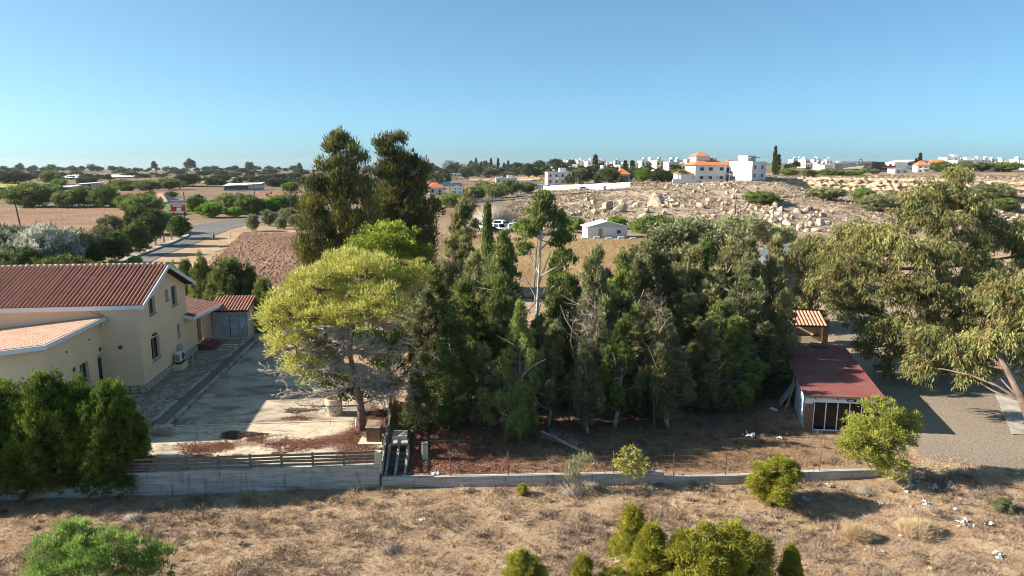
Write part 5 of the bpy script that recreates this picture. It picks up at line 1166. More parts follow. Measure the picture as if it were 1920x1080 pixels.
grass('dry_grass', 15000, (-4.5, 19), (29.5, 38), lambda x, y, r: (y > ywall(x) + .3) & (r.random(len(x)) < sstep(8, 1.0, y - ywall(x)) * (.4 + .6 * dens(x, y, 1.2))), (.05, .28), .022, 'russet dry grass strip behind the low wall', 'dry_grass', 203, 4, -.12)
grass('dry_scrub', 5000, (-1, 16), (31, 46), lambda x, y, r: (y > ywall(x) + .8) & (wob(x, y, 1.6, 18) > .2), (.08, .28), .03, 'dark dead undergrowth on the grove floor', 'dry_scrub', 204, 5, -.2, .15)
grass('dry_grass', 9000, (15, 34), (22, 36), lambda x, y, r: (y > ywall(x)) & (x > 18) & (y < 33.5) & (x < 23 + .2 * (34 - y)), (.05, .26), .022, 'dry straw grass between rubble and gravel drive', 'dry_grass', 205, 4, .06)
grass('field_weeds', 5000, (2, 26), (70, 130), lambda x, y, r: r.random(len(x)) < .8, (.10, .35), .08, 'sparse straw stubble on the fallow field behind the grove', 'dry_grass', 206, 4, -.05, .2)
# tussocks: mounded dead tufts, far too many to count
def tussock(n, xr, yr, test, rad, m_, leaf, label, seed, tone0=0):
    r = np.random.default_rng(seed); x = r.uniform(*xr, n); y = r.uniform(*yr, n); k = test(x, y, r); x, y = x[k], y[k]; n = len(x); R_ = rad[0] + (rad[1] - rad[0]) * r.random(n) ** 2
    T = np.stack([x, y, hgt(x, y) + .02], 1); V, tn = tuft_leaves(T, np.stack([R_, R_, R_ * .7], 1), m_, 'needle', .16, .020, r, .42 + tone0 + .2 * r.normal(size=n))
    return stuff(link('tussocks', leaf_mesh('tussocks', V, tn), leaf), label, 'grass')
tussock(1150, (-27, 27), (21.5, 31.2), lambda x, y, r: fw(x, y, r) & (wob(x, y, 2.6, 41) + r.normal(size=len(x)) * .5 > .1), (.14, .55), 84, 'dry_scrub', 'grey dead tussocks mounded over the foreground field', 207)
tussock(900, (-27, 30), (21.5, 31.2), lambda x, y, r: (y < np.where(x < 18, ywall(x) - .05, 33)) & (wob(x, y, 2.2, 42) > .1), (.10, .34), 50, 'dry_grass', 'straw coloured tussocks over the foreground field', 208, .1)
tussock(700, (-3, 18), (30.5, 44), lambda x, y, r: (y > ywall(x) + .5) & (r.random(len(x)) < .7), (.08, .30), 46, 'dry_scrub', 'dead tussocks on the ground before the grove', 209, -.12)
# leaf litter: red brown fallen leaves on yard and under the trees
def litter(name, n, xr, yr, test, zf, label, seed, s=.09):
    r = np.random.default_rng(seed); x = r.uniform(*xr, n); y = r.uniform(*yr, n); k = test(x, y, r); x, y = x[k], y[k]; n = len(x)
    P = np.stack([x, y, zf(x, y) + .006 + .03 * r.random(n)], 1); a = r.random(n) * 6.28
    D = unit(np.stack([np.cos(a), np.sin(a), .35 * r.normal(size=n)], 1))
    V = leaf_tris(P, D, s * (.6 + .8 * r.random(n)), s * .8, r)
    return stuff(link(name, leaf_mesh(name, V, .5 + .2 * wob(x, y, .8, 19) + .18 * r.normal(size=n)), 'litter_leaf'), label, 'leaves')
yz = lambda x, y: np.full(len(x), YZ)
def yard_litter(x, y, r):
    band = np.exp(-((y - (33.6 + .10 * (x + 12) + .35 * np.sin(x * 1.3))) / .62) ** 2) * sstep(-18, -15.5, x) * sstep(-6.9, -7.2, x)
    band2 = np.exp(-((y - 32.3 - .05 * (x + 12)) / .28) ** 2) * .5 * (wob(x, y, .7, 21) > .1)
    pile = np.exp(-(((x + 12.3) / .8) ** 2 + ((y - 37.1) / .35) ** 2)) * .9
    right = sstep(-9.6, -7.6, x) * sstep(42, 36, y) * sstep(-6.7, -7.0, x)
    return r.random(len(x)) < np.clip((band * 1.1 + pile + right * .9 + band2) * (.35 + .9 * (wob(x, y, .9, 22) > -.35)) - .08, 0, 1)
litter('fallen_leaves', 190000, (-18, -6.6), (31.3, 43), yard_litter, lambda x, y: yz(x, y) + .008, 'reddish fallen leaves drifted over the yard slab', 211, .06)
litter('fallen_leaves', 30000, (-6.2, 2.5), (30.4, 40), lambda x, y, r: (y > ywall(x) + .3) & (r.random(len(x)) < sstep(2.5, -3, x) * (.35 + .65 * (wob(x, y, .9, 23) > -.2))), lambda x, y: hgt(x, y), 'red brown fallen leaves right of the concrete steps', 212, .085)
litter('fallen_leaves', 16000, (4, 19), (36, 48), lambda x, y, r: wob(x, y, 1.2, 24) > .0, lambda x, y: hgt(x, y), 'rusty fallen leaves between grove and red shed', 213, .09)
# mounds of swept needles in the yard
for px, py, wd, hh, lab in ((450, 816, 1.0, .16, 'dark swept mound of needles in the shaded yard'), (560, 770, .8, .10, 'brown swept needle mound beside the concrete ring')):
    p = at(px, py, YZ); r = np.random.default_rng(int(px)); n = 5000; a = r.random(n) * 6.28; q = np.sqrt(r.random(n)); x, y = q * np.cos(a) * wd, q * np.sin(a) * wd * .45
    edge = 1 + .35 * np.sin(3 * a + 1) + .2 * np.sin(7 * a); x, y = x * edge, y * edge; P = np.stack([x, y, hh * (1 - q ** 2) * (.7 + .5 * wob(x, y, .2, 3)) + .01], 1); D = unit(r.normal(size=(n, 3)) * np.array([1, 1, .3]))
    V = leaf_tris(P, D, .10, .03, r); tag(link('needle_mound', leaf_mesh('needle_mound', V, .25 + .3 * r.random(n)), 'dry_scrub', None, (*p[:2], YZ)), lab, 'mound')
# crumpled rubbish and stones
def lump(seed, flat=.5, n1=6, n2=4):
    r = np.random.default_rng(seed); bm = bmesh.new(); bmesh.ops.create_icosphere(bm, subdivisions=2, radius=.5)
    k = r.normal(size=(7, 3)); k = k / np.linalg.norm(k, axis=1)[:, None]; dist = .20 + .18 * r.random(7)
    for v in bm.verts:
        c = np.array(v.co)
        for d_, q in zip(k, dist):
            s_ = c @ d_ - q
            if s_ > 0: c = c - d_ * s_
        c = c * (1 + .08 * r.normal()); v.co = Vector((c[0], c[1], c[2] * flat))
    me = bpy.data.meshes.new('lump'); bm.to_mesh(me); bm.free(); return me
def crumple(seed):
    r = np.random.default_rng(seed); n = 7; g = np.linspace(-.5, .5, n); X, Y = np.meshgrid(g, g); Z = np.abs(r.normal(size=X.shape)) * .16; X = X + r.normal(size=X.shape) * .06; Y = Y + r.normal(size=X.shape) * .06
    i = np.arange(n * n).reshape(n, n); fc = np.stack([i[:-1, :-1].ravel(), i[:-1, 1:].ravel(), i[1:, 1:].ravel(), i[1:, :-1].ravel()], 1); fc = fc[r.random(len(fc)) > .22]
    return np_mesh('scrap', np.stack([X.ravel(), Y.ravel(), Z.ravel()], 1), fc)
scrap = [crumple(300 + k) for k in range(4)]
for k, (px, py, w_, lab) in enumerate([(1352, 921 - 45 + 20, .0, ''), (1218, 921, .45, 'crumpled white paper on the straw below the yellow plant'), (1408, 924, .5, 'white square box scrap left of the round shrub'), (792, 976, .45, 'white scrap alone in the middle of the field'), (1158, 1052, .45, 'white rag left of the pointed shrub'), (1167, 1042, .25, 'small white scrap touching the pointed shrub'), (817, 890, .75, 'white plastic bag behind the low wall near the steps'), (1555, 912, .7, 'white plastic heap by the broken wall end'), (1575, 918, .5, 'white bag right of the plastic heap'), (1512, 938, .6, 'white sheet scrap in the shadow of the round shrub'), (1650, 944, .35, 'small white scrap right of the brush mound'), (1738, 946, .6, 'flat white scrap in the middle of rubble field'), (1792, 956, .45, 'white scrap nearest the gravel drive'), (1810, 985, .9, 'long pale scrap in the straw'), (1855, 985, .6, 'pale scrap right of the long one'), (1870, 1044, .7, 'white scrap at the lower right corner'), (1018, 811, .4, 'blue white bag under the bright columnar cypress'), (1450, 769, .7, 'white plastic heap on the shaded ground left of the shed'), (1405, 818, 1.1, 'pale rubble heap on shaded ground before the grove'), (1462, 823, .6, 'white bag right of the pale rubble heap')]):
    if not lab: continue
    p = hit(px, py, 12); o = link('litter_scrap', scrap[k % 4], 'paper', None, (p[0], p[1], p[2] + .03)); o.scale = (w_ * .62, w_ * .5, w_ * .6); o.rotation_euler = (.2 * (k % 3), .1, k * 1.1); tag(o, lab, 'litter', 'white rubbish scraps')
stones = [lump(320 + k, .7) for k in range(4)]
r = np.random.default_rng(33)
for k in range(46):
    px, py = (r.uniform(1640, 1800), r.uniform(898, 925)) if k < 30 else (r.uniform(1560, 1880), r.uniform(910, 1060))
    if k >= 40: px, py = r.uniform(480, 1400), r.uniform(930, 1040)
    p = hit(px, py, 12); w_ = r.uniform(.12, .36) if k < 30 else r.uniform(.1, .22)
    o = link('stone', stones[k % 4], 'rubble', None, (p[0], p[1], p[2] + w_ * .15)); o.scale = (w_, w_ * r.uniform(.6, 1), w_); o.rotation_euler = (0, 0, r.random() * 6)
    if k < 30: tag(o, 'pale rubble stone in the heap right of the young pine', 'stone', 'rubble beside the young pine')
    elif k < 40: tag(o, 'small loose stone on the straw at lower right', 'stone', 'loose stones at lower right')
    else: tag(o, 'small loose stone on the open field left of the round shrub', 'stone', 'loose stones on the open field')
o = MB().beam((0, 0, .04), (1.5, .06, .05), .12, .05).build('plank', 'timber', None, tuple(at(740, 914, -.42))); tag(o, 'yellow plank lying at the foot of the low wall', 'plank')

# two heaps of bent straw
for px, py, rad, lab in ((1722, 1000, .75, 'pale heap of bent straw at lower right'), (1610, 1010, .45, 'smaller straw clump left of the pale heap')):
    p = hit(px, py, 12); r = np.random.default_rng(int(px)); n = 60; a = r.random(n) * 6.28; q = np.sqrt(r.random(n)) * rad
    T = np.stack([q * np.cos(a), q * np.sin(a) * .8, .25 * (1 - (q / rad) ** 2)], 1); V, tn = tuft_leaves(T, np.full((n, 3), .2), 70, 'needle', .30, .016, r, .75 + .12 * r.normal(size=n))
    tag(link('straw_heap', leaf_mesh('straw_heap', V, tn), 'dry_grass', None, tuple(p)), lab, 'straw')

# ================================================================== MIDDLE DISTANCE AND FAR
def dome(seed, n_t=90, m=16, L=.3, Wd=.2, style='leaf', tuftr=.22, lob=6, tall=False):
    """a unit bush: width 2, height 1 (tall: height 2), base at the origin"""
    r = np.random.default_rng(seed); c = []
    for k in range(lob):
        a = r.random() * 6.28; q = .55 * math.sqrt(r.random()); s = r.uniform(.32, .52)
        c.append((q * math.cos(a), q * math.sin(a), (.38 + .2 * r.random()) * (1 if not tall else 1.9), s, s, s * (.8 if not tall else 1.3)))
    c.append((0, 0, .5 if not tall else 1.1, .62, .62, .45 if not tall else .8))
    crown, tr = make_clumped(c, seed, n_t, m, tuftr, style, L, Wd, .35, .4, None, .05, 8, [(0, 0, 0), (0, 0, .2), (0, 0, .5)], .45, 1, True, .02)
    return crown, tr
BD = [dome(400 + k, 420, 26, .085, .05, tuftr=.13, lob=9) for k in range(4)]            # bushes
TD = [dome(420 + k, 460, 26, .10, .06, tuftr=.15, tall=True, lob=9) for k in range(3)]   # round trees
FD = [dome(440 + k, 60, 12, .32, .20, tall=True, lob=5) for k in range(3)]    # small far trees
FB = [dome(450 + k, 50, 12, .32, .20, lob=5) for k in range(2)]
SPI = make_columnar(10, .9, 460, 150, 14, .7, .34, .0, (0, 0), .2, 'cyp', .6)
def put(name, lab, cat, pair, leaf, x, y, z, wx, wy, h, unit_h, group=None, bark='bark'):
    t = thing(name, lab, cat, (x, y, z), random.uniform(0, 6.28), group); t.scale = (wx, wy, h / unit_h)
    link('trunk', pair[1], bark, t); c = link('crown', pair[0], leaf, t)
    if pair[0].materials[0] != MATS[leaf]: c.material_slots[0].link = 'OBJECT'; c.material_slots[0].material = MATS[leaf]
    return t
def bush(px, bp, wpx, hpx, leaf, lab, kind='bush', group=None, dist=None):
    p = hit(px, bp) if dist is None else None
    if p is None: q = on(px, bp, dist); p = np.array([q[0], dist, H1(q[0], dist)])
    k = mpp(p[1], p[2]); w = wpx / 2 * k; h = hpx * k
    if kind == 'bush': return put('bush', lab, 'bush', random.choice(BD), leaf, p[0], p[1], p[2] - .1, w, w * .9, h, 1.0, group)
    if kind == 'tree': return put('tree', lab, 'tree', random.choice(TD), leaf, p[0], p[1], p[2] - .1, w, w, h, 2.0, group)
    if kind == 'far': return put('tree', lab, 'tree', random.choice(FD), leaf, p[0], p[1], p[2] - .2, w, w, h, 2.0, group)
    if kind == 'farbush': return put('bush', lab, 'bush', random.choice(FB), leaf, p[0], p[1], p[2] - .2, w, w, h, 1.0, group)
    if kind == 'spire': return put('cypress_tree', lab, 'tree', SPI, leaf, p[0], p[1], p[2] - .2, w / .9, w / .9, h, 10.0, group)
# silver and dark mounds behind the house
SILV = [(30, 500, 120, 72, 'silver_leaf', 'silver grey bush mound at the left frame edge'), (95, 510, 130, 84, 'silver_leaf', 'largest silver topped bush mound behind the house'), (150, 500, 90, 66, 'olive_leaf', 'grey green bush right of the silver mound'), (40, 520, 120, 54, 'oleander_leaf', 'dark green bush below the left silver mound'), (120, 522, 110, 44, 'oleander_leaf', 'dark green bush just above the house ridge'), (190, 470, 60, 44, 'olive_leaf', 'small grey bush above the fence posts'), (210, 440, 56, 34, 'olive_leaf', 'grey bush at the corner of the tan field'), (170, 520, 60, 30, 'bright_bush_leaf', 'bright low bush touching the house ridge'), (212, 512, 50, 24, 'bright_bush_leaf', 'bright low bush above the middle of the ridge'), (255, 500, 30, 20, 'bright_bush_leaf', 'little bright bush at the road end'), (-10, 470, 90, 50, 'silver_leaf', 'pale bush cut by the left frame edge')]
for e in SILV: bush(*e[:4], e[4], e[5])
OLE = [(178, 500, 56, 50, 'left low oleander behind the fence posts'), (222, 494, 60, 62, 'second oleander from the left along the road kerb'), (262, 478, 60, 66, 'third oleander along the road kerb'), (292, 462, 60, 70, 'tall dark oleander beside the white red billboard'), (338, 448, 50, 46, 'last dark oleander at the road corner'), (262, 440, 60, 58, 'dark tree behind the oleander row'), (305, 438, 60, 42, 'dark tree in front of the white red billboard')]
for (px, bp, w, h, lab) in OLE: bush(px, bp, w, h, 'oleander_leaf', lab, 'tree')
p0, p1 = at(222, 492, 0), at(352, 443, 0)
for k in range(9):
    q = p0 + (p1 - p0) * k / 8; o = MB().box(-.1, -.1, 0, .1, .1, 2.0).build('concrete_post', 'kerb_stone', None, (q[0] - .5, q[1] + .2, 0)); tag(o, place(k, 'thin pale concrete fence post along the road kerb'), 'post', 'fence posts along the kerb')
# green belt left, beyond the tan field
GB = [(60, 388, 110, 42, 'bush_leaf', 'wide green bush left beyond the tan field'), (120, 390, 60, 30, 'bush_leaf', 'bush behind the leaning wooden pole'), (158, 388, 60, 36, 'bush_leaf', 'rounded green bush in the middle beyond tan field'), (195, 389, 60, 38, 'bush_leaf', 'darkest round bush beyond the tan field'), (215, 389, 30, 18, 'bright_bush_leaf', 'small bright bush at tan field edge'), (240, 392, 54, 26, 'bush_leaf', 'bush at right end of the tan field'), (15, 372, 40, 16, 'far_leaf', 'small dark bush cut by left frame edge'), (28, 345, 80, 24, 'far_leaf', 'dark tree clump far left'), (10, 344, 40, 22, 'far_leaf', 'dark tree at far left frame edge'), (95, 345, 50, 24, 'bush_leaf', 'green tree left of the long farm shed'), (110, 350, 36, 14, 'bright_bush_leaf', 'bright bush left of the long farm shed'), (165, 352, 44, 20, 'far_leaf', 'dark tree by the low farm shed roof'),
      (235, 358, 50, 20, 'bush_leaf', 'bush at left end of the middle hedge'), (275, 358, 60, 20, 'bush_leaf', 'bush in the middle of the middle hedge'), (318, 356, 60, 20, 'bush_leaf', 'bush near right end of the middle hedge'), (350, 350, 50, 24, 'far_leaf', 'dark bush at right end of the middle hedge'),
      (275, 402, 80, 36, 'bush_leaf', 'bush left of the billboard with red tiles behind'), (250, 400, 50, 26, 'bush_leaf', 'bush below the tiled far roof'), (370, 400, 50, 30, 'bush_leaf', 'bush right of the billboard'), (395, 408, 52, 28, 'bright_bush_leaf', 'bright round bush at the road bend'), (430, 400, 70, 34, 'bush_leaf', 'large bush beyond the road bend'), (470, 402, 60, 34, 'bush_leaf', 'bush behind the olive trees'), (510, 400, 60, 30, 'bright_bush_leaf', 'lighter bush by the tall wooden pole'), (545, 398, 60, 34, 'bush_leaf', 'bush left of the tall casuarina'), (440, 408, 40, 20, 'bright_bush_leaf', 'low bright bush along the road'), (580, 398, 60, 34, 'bush_leaf', 'bush half hidden by tall casuarina'),
      (474, 434, 32, 32, 'olive_leaf', 'round grey olive at the corner of the ploughed field'), (505, 424, 34, 28, 'olive_leaf', 'olive tree second from the field corner'), (527, 430, 24, 22, 'olive_leaf', 'small olive on a pale stem'), (555, 428, 34, 26, 'olive_leaf', 'olive close to the tall casuarina'), (540, 414, 40, 24, 'olive_leaf', 'olive in the second row'),
      (450, 372, 16, 10, 'olive_leaf', 'little round tree before the teal netted shed'), (520, 350, 60, 16, 'far_leaf', 'bush right of the teal netted shed'), (545, 362, 40, 20, 'bush_leaf', 'bush at edge of the red soil strip'), (410, 342, 36, 14, 'far_leaf', 'dark bush above the teal netted shed'), (365, 345, 30, 14, 'far_leaf', 'dark bush left of the yellow crop'), (500, 340, 44, 12, 'far_leaf', 'bush on the slope right of the yellow crop'), (470, 338, 20, 16, 'far_leaf', 'single dark tree on the far slope'), (375, 386, 24, 20, 'far_leaf', 'dark palm like clump on the green crop'), (400, 388, 16, 12, 'far_leaf', 'small dark clump on the green crop')]
for e in GB: bush(*e[:4], e[4], e[5])
# centre belt behind the giants and right of them
CB = [(850, 388, 60, 24, 'bush_leaf', 'bush below the red white billboard'), (890, 378, 60, 26, 'bush_leaf', 'bush right of the red white billboard'), (930, 372, 60, 28, 'bush_leaf', 'bush below the yellow sign'), (960, 366, 50, 26, 'bush_leaf', 'bush left of the white car'), (905, 362, 40, 22, 'olive_leaf', 'grey bush between billboard and yellow sign'), (990, 362, 40, 20, 'bush_leaf', 'bush above the white car'), (985, 440, 60, 26, 'bright_bush_leaf', 'green bush right of the parked cars'), (1075, 436, 50, 28, 'bush_leaf', 'dark bush left of the white hut'), (1060, 420, 40, 16, 'bush_leaf', 'bush behind the white trunked tree'),
      (1155, 428, 46, 22, 'bright_bush_leaf', 'bright bush behind the white hut'), (1235, 440, 110, 34, 'bush_leaf', 'wide green thicket right of the white hut'), (1200, 436, 60, 24, 'bright_bush_leaf', 'bright bush touching the hut roof'), (1430, 382, 80, 22, 'bush_leaf', 'flat green bush alone on the rocky slope'), (1545, 372, 90, 20, 'olive_leaf', 'grey green bush under the orange cliff'), (1620, 384, 50, 30, 'bush_leaf', 'upright bush under the cliff'), (1640, 395, 70, 30, 'olive_leaf', 'dark grey thicket on the slope by the eucalyptus'), (1680, 390, 70, 30, 'olive_leaf', 'grey thicket behind the eucalyptus top'), (1860, 378, 90, 34, 'olive_leaf', 'grey green bush on the slope at the right'), (1885, 395, 60, 22, 'bush_leaf', 'green bush at the right frame edge'), (1770, 325, 60, 20, 'bush_leaf', 'domed dark bush on the cliff top'), (1880, 322, 80, 18, 'bush_leaf', 'green bush on the plateau right'), (1840, 322, 50, 16, 'far_leaf', 'dark bush on the plateau left of the green one'), (1815, 322, 50, 18, 'olive_leaf', 'bare grey bush on the plateau'), (1480, 330, 40, 14, 'bush_leaf', 'dark bush below the twin cypresses'), (1515, 332, 40, 14, 'olive_leaf', 'grey bush left on the cliff top'), (1560, 330, 60, 13, 'bush_leaf', 'bush in front of the charcoal building left end'), (1595, 330, 50, 11, 'bush_leaf', 'bush in front of the charcoal building'), (1640, 326, 22, 9, 'olive_leaf', 'olive before the charcoal building corner'), (1618, 326, 20, 10, 'bright_bush_leaf', 'small bright bush before the charcoal building')]
for e in CB: bush(*e[:4], e[4], e[5])
bt = hit(930, 418); r = np.random.default_rng(55); n = 700; T = np.stack([2.8 * r.normal(size=n) * .6, 2 * r.normal(size=n) * .6, 0 * r.random(n)], 1); D = unit(np.stack([T[:, 0] * .25, T[:, 1] * .2, 1 + 0 * T[:, 0]], 1) + r.normal(size=(n, 3)) * .3)
tag(link('bare_tree', twig_mesh('bare_tree', T * np.array([.6, .6, 1]), T + D * (2 + 3.8 * r.random((n, 1))), .05, r), 'twig', None, tuple(bt)), 'pale leafless thicket above the parked cars', 'thicket')
# skyline: left, centre wood, right
r = np.random.default_rng(66)
def belt(n, x0, x1, y0, y1, w, h, leaf, lab, group, kind='far', jit=.4):
    for k in range(n):
        px = x0 + (x1 - x0) * (k + r.random()) / n; py = r.uniform(y0, y1); s = r.uniform(1 - jit, 1 + jit)
        bush(px, py, w * s, h * s * r.uniform(.8, 1.2), leaf, place(k, lab) if n <= 30 else lab, kind, group)
belt(26, -20, 280, 320.5, 322.5, 16, 8, 'far_leaf', 'small dark tree on the left skyline', 'left skyline trees')
belt(22, 280, 570, 320, 322.5, 16, 8, 'far_leaf', 'small dark tree on the skyline left of the giants', 'skyline trees left of the giants')
belt(20, -20, 220, 324, 338, 26, 7, 'far_leaf', 'low scrub bush on the far left plain', 'scrub of the far left plain', 'farbush')
belt(26, 230, 570, 324, 336, 28, 6, 'far_leaf', 'low scrub bush on the far slope left of the giants', 'scrub of the far slope', 'farbush')
belt(22, 380, 580, 338, 352, 26, 9, 'far_leaf', 'grey green scrub bush around the teal netted shed', 'scrub around the netted shed', 'farbush')
belt(14, 0, 330, 350, 372, 30, 9, 'bush_leaf', 'field edge bush between the far farm sheds', 'field edge bushes', 'farbush')
for (px, w, h, lab) in ((358, 26, 18, 'largest round tree standing up on the left skyline'), (468, 20, 14, 'second large tree on the left skyline'), (172, 18, 10, 'domed tree on the far left skyline'), (290, 14, 14, 'pointed tree on the left skyline'), (38, 18, 12, 'taller tree at the far left skyline'), (562, 12, 11, 'tree on the skyline touching the giants')): bush(px, 322, w, h + 4, 'far_leaf', lab, 'far')
belt(46, 680, 1075, 318, 326, 22, 14, 'far_leaf', 'dark tree in the far wood behind the giants', 'far wood behind the giants')
belt(34, 790, 1075, 326, 336, 26, 14, 'far_leaf', 'green tree along the near edge of the far wood', 'near edge of the far wood')
for k, px in enumerate((806, 884, 893, 902, 912, 921, 945, 953, 934)): bush(px, 325, 4.5, 18 + 4 * (k % 3), 'far_leaf', place([0, 1, 2, 3, 4, 5, 7, 8, 6][k], 'dark cypress spire in the far wood'), 'spire', 'cypress spires of the far wood')
belt(26, 690, 830, 330, 372, 30, 16, 'far_leaf', 'dark bush glimpsed between and beyond the giants', 'bushes beyond the giants', 'farbush')
belt(30, 1040, 1320, 316, 330, 16, 11, 'far_leaf', 'dark garden tree among the white village houses', 'village garden trees')
belt(24, 1060, 1190, 332, 348, 24, 18, 'far_leaf', 'dark tree above the white roadside wall', 'trees above the roadside wall')
belt(12, 1195, 1300, 330, 342, 24, 14, 'far_leaf', 'tree left of the orange roofed villa', 'trees left of the villa')
bush(1207, 345, 34, 30, 'bright_bush_leaf', 'bright green round tree left of the villa', 'tree'); bush(1235, 342, 50, 26, 'far_leaf', 'large dark tree right of the bright round one', 'tree'); bush(1100, 345, 26, 34, 'far_leaf', 'darkest tree above the roadside wall', 'tree'); bush(1140, 345, 44, 30, 'far_leaf', 'wide conifer above the roadside wall', 'tree'); bush(990, 335, 28, 30, 'far_leaf', 'dark tall tree left of the white modern house', 'tree')
belt(30, 1460, 1930, 312, 318, 16, 9, 'far_leaf', 'dark tree among the houses on the right skyline', 'right skyline trees')
for (px, bp, w, h, lab) in ((1116, 326, 9, 33, 'tall thin spire tree above the village'), (1172, 322, 7, 20, 'left one of two cypress spires in the village'), (1185, 322, 8, 20, 'right one of two cypress spires in the village'), (1451, 328, 6, 50, 'tallest needle thin cypress beside the white block'), (1457, 328, 9, 36, 'shorter cypress beside the needle thin one'), (1723, 318, 6, 29, 'dark cypress in front of the arched hall'), (1716, 318, 5, 20, 'small cypress left of the dark one by the hall')): bush(px, bp, w, h, 'far_leaf', lab, 'spire')
# palms in the village
def palm(px, bp, h, lab):
    p = hit(px, bp); k = mpp(p[1], p[2]); t = thing('palm_tree', lab, 'tree', tuple(p)); hh = h * k
    MB().tube([(0, 0, -.2), (.1, 0, hh * .5), (0, 0, hh * .8)], [.35, .28, .25], 7).build('trunk', 'bark', t)
    r = np.random.default_rng(int(px)); n = 420; a = r.random(n) * 6.28; s = r.random(n); el = .5 - 1.3 * s; R_ = hh * .42
    fr = np.floor(r.random(n) * 14) / 14 * 6.28; P = np.stack([np.cos(fr) * s * R_, np.sin(fr) * s * R_, hh * .8 + R_ * (.55 * s - .75 * s ** 2)], 1); D = unit(np.stack([np.cos(fr), np.sin(fr), -.6 * s], 1) + r.normal(size=(n, 3)) * .4)
    link('crown', leaf_mesh('crown', leaf_tris(P, D, .9, .28, r), .4 + .2 * r.random(n)), 'bush_leaf', t)
palm(1092, 345, 34, 'palm left of the dark trees above the roadside wall'); palm(1272, 344, 30, 'palm at the left end of the orange roofed villa'); palm(1080, 343, 28, 'smaller palm beside the modern white house')

# ---- far buildings
WM = MB().box(-.5, -.06, -.5, .5, .0, .5).mesh('window'); PM = MB().box(-.42, -.075, -.42, .42, -.0602, .42).mesh('pane')
WM.materials.append(MATS['far_white']); PM.materials.append(MATS['far_glass'])
def fwin(parent, x, y, z, w, h, side=0):
    o = link('window', WM, None, parent); o.location = (x, y, z); o.scale = (w, 1, h); o.rotation_euler = (0, 0, side); q = link('pane', PM, None, o); return o
def block(t, x0, x1, d0, d1, z0, z1, m='far_white', name='wall', parapet=True):
    bx(name, m, t, x0, d0, z0, x1, d1, z1)
    if parapet: bx('parapet', m, t, x0 - .12, d0 - .12, z1, x1 + .12, d1 + .12, z1 + .35)
def hip(t, x0, x1, d0, d1, z, h, m='far_tile'):
    o = .5; i = min(x1 - x0, d1 - d0) * .42
    h *= 1.6; MB().add([(x0 - o, d0 - o, z), (x1 + o, d0 - o, z), (x1 + o, d1 + o, z), (x0 - o, d1 + o, z), (x0 + i, (d0 + d1) / 2, z + h), (x1 - i, (d0 + d1) / 2, z + h)], [(0, 1, 5, 4), (1, 2, 5), (2, 3, 4, 5), (3, 0, 4), (3, 2, 1, 0)]).build('roof', m, t)
def house_at(px, bp, wpx, floors, lab, roof='flat', m='far_white', group=None, rz=None, name='house', depth=9, cat='house', tank=True, hpx=None):
    p = hit(px, bp); k = mpp(p[1], p[2]); W = wpx * k; t = thing(name, lab, cat, tuple(p - np.array([0, 0, .3])), random.uniform(-.35, .35) if rz is None else rz, group)
    fh = 3.1 if hpx is None else hpx * k / floors
    zt = fh * floors + .3; depth = depth * min(1, fh / 3.1 + .2); block(t, -W / 2, W / 2, 0, depth, 0, zt, m, parapet=roof == 'flat')
    if roof == 'red': hip(t, -W / 2, W / 2, 0, depth, zt, 1.6)
    n = max(2, int(W / 3.2))
    for f in range(floors):
        for j in range(n): fwin(t, -W / 2 + W * (j + .5) / n, 0, fh * (.6 + f), 1.3, fh * (.45 if (j + f) % 3 else .62))
        for j in range(2): fwin(t, -W / 2, depth * (j + .5) / 2, fh * (.6 + f), 1.2, fh * .45, -math.pi / 2)
    if floors > 1: bx('balcony', m, t, -W * .1, -1.3, fh, W * .45, -.01, fh * 1.32)
    if tank and roof == 'flat':
        bx('roof_room', m, t, W * .05, depth * .4, zt + .352, W * .3, depth * .8, zt + 2.4)
        MB().tube([(-W * .25, depth * .3, zt + 1.3), (-W * .25 + 1.3, depth * .3, zt + 1.3)], .4, 8).build('water_tank', 'far_white', t)
        MB().hexa([(-W * .25, depth * .2, zt + .4), (-W * .25 + 1.3, depth * .2, zt + .4), (-W * .25 + 1.3, depth * .2 + .1, zt + .4), (-W * .25, depth * .2 + .1, zt + .4)], [(-W * .25, depth * .3, zt + 1.2), (-W * .25 + 1.3, depth * .3, zt + 1.2), (-W * .25 + 1.3, depth * .3 + .1, zt + 1.2), (-W * .25, depth * .3 + .1, zt + 1.2)]).build('solar_panel', 'far_glass', t)
    return t
# village strip
for k in range(22):
    px = 1032 + 270 * (k + r.random()) / 22; house_at(px, r.uniform(313.5, 322), r.uniform(9, 18), int(r.integers(1, 3)), place(k, 'small white flat roofed village house left of villa'), 'flat', 'far_white' if k % 4 else 'far_cream', 'white village houses left of the villa')
for k in range(8):
    px = 1040 + 90 * (k + r.random()) / 8; house_at(px, r.uniform(312, 316), r.uniform(11, 19), 2, place(k, 'tall white apartment block at the left end of the village'), 'flat', 'far_white', 'apartment blocks at the left end of village')
for k in range(10):
    px = 1480 + 90 * (k + r.random()) / 10; house_at(px, r.uniform(312, 317), r.uniform(9, 16), int(r.integers(1, 3)), place(k, 'small far house between twin cypresses and charcoal building'), 'flat', 'far_white' if k % 3 else 'far_cream', 'far houses behind the cliff top')
for k in range(9):
    px = 1845 + 95 * (k + r.random()) / 9; house_at(px, r.uniform(311, 319), r.uniform(7, 15), int(r.integers(1, 3)), place(k, 'small white house on the far right skyline'), 'flat', 'far_white', 'white houses on the right skyline')
house_at(1148, 330, 24, 1, 'white house with orange hip roof in the village', 'red'); house_at(1262, 330, 18, 2, 'white house with dark flat roof near the villa', 'flat'); house_at(1170, 340, 22, 1, 'cream low house with brown roof behind roadside trees', 'red', 'far_cream')
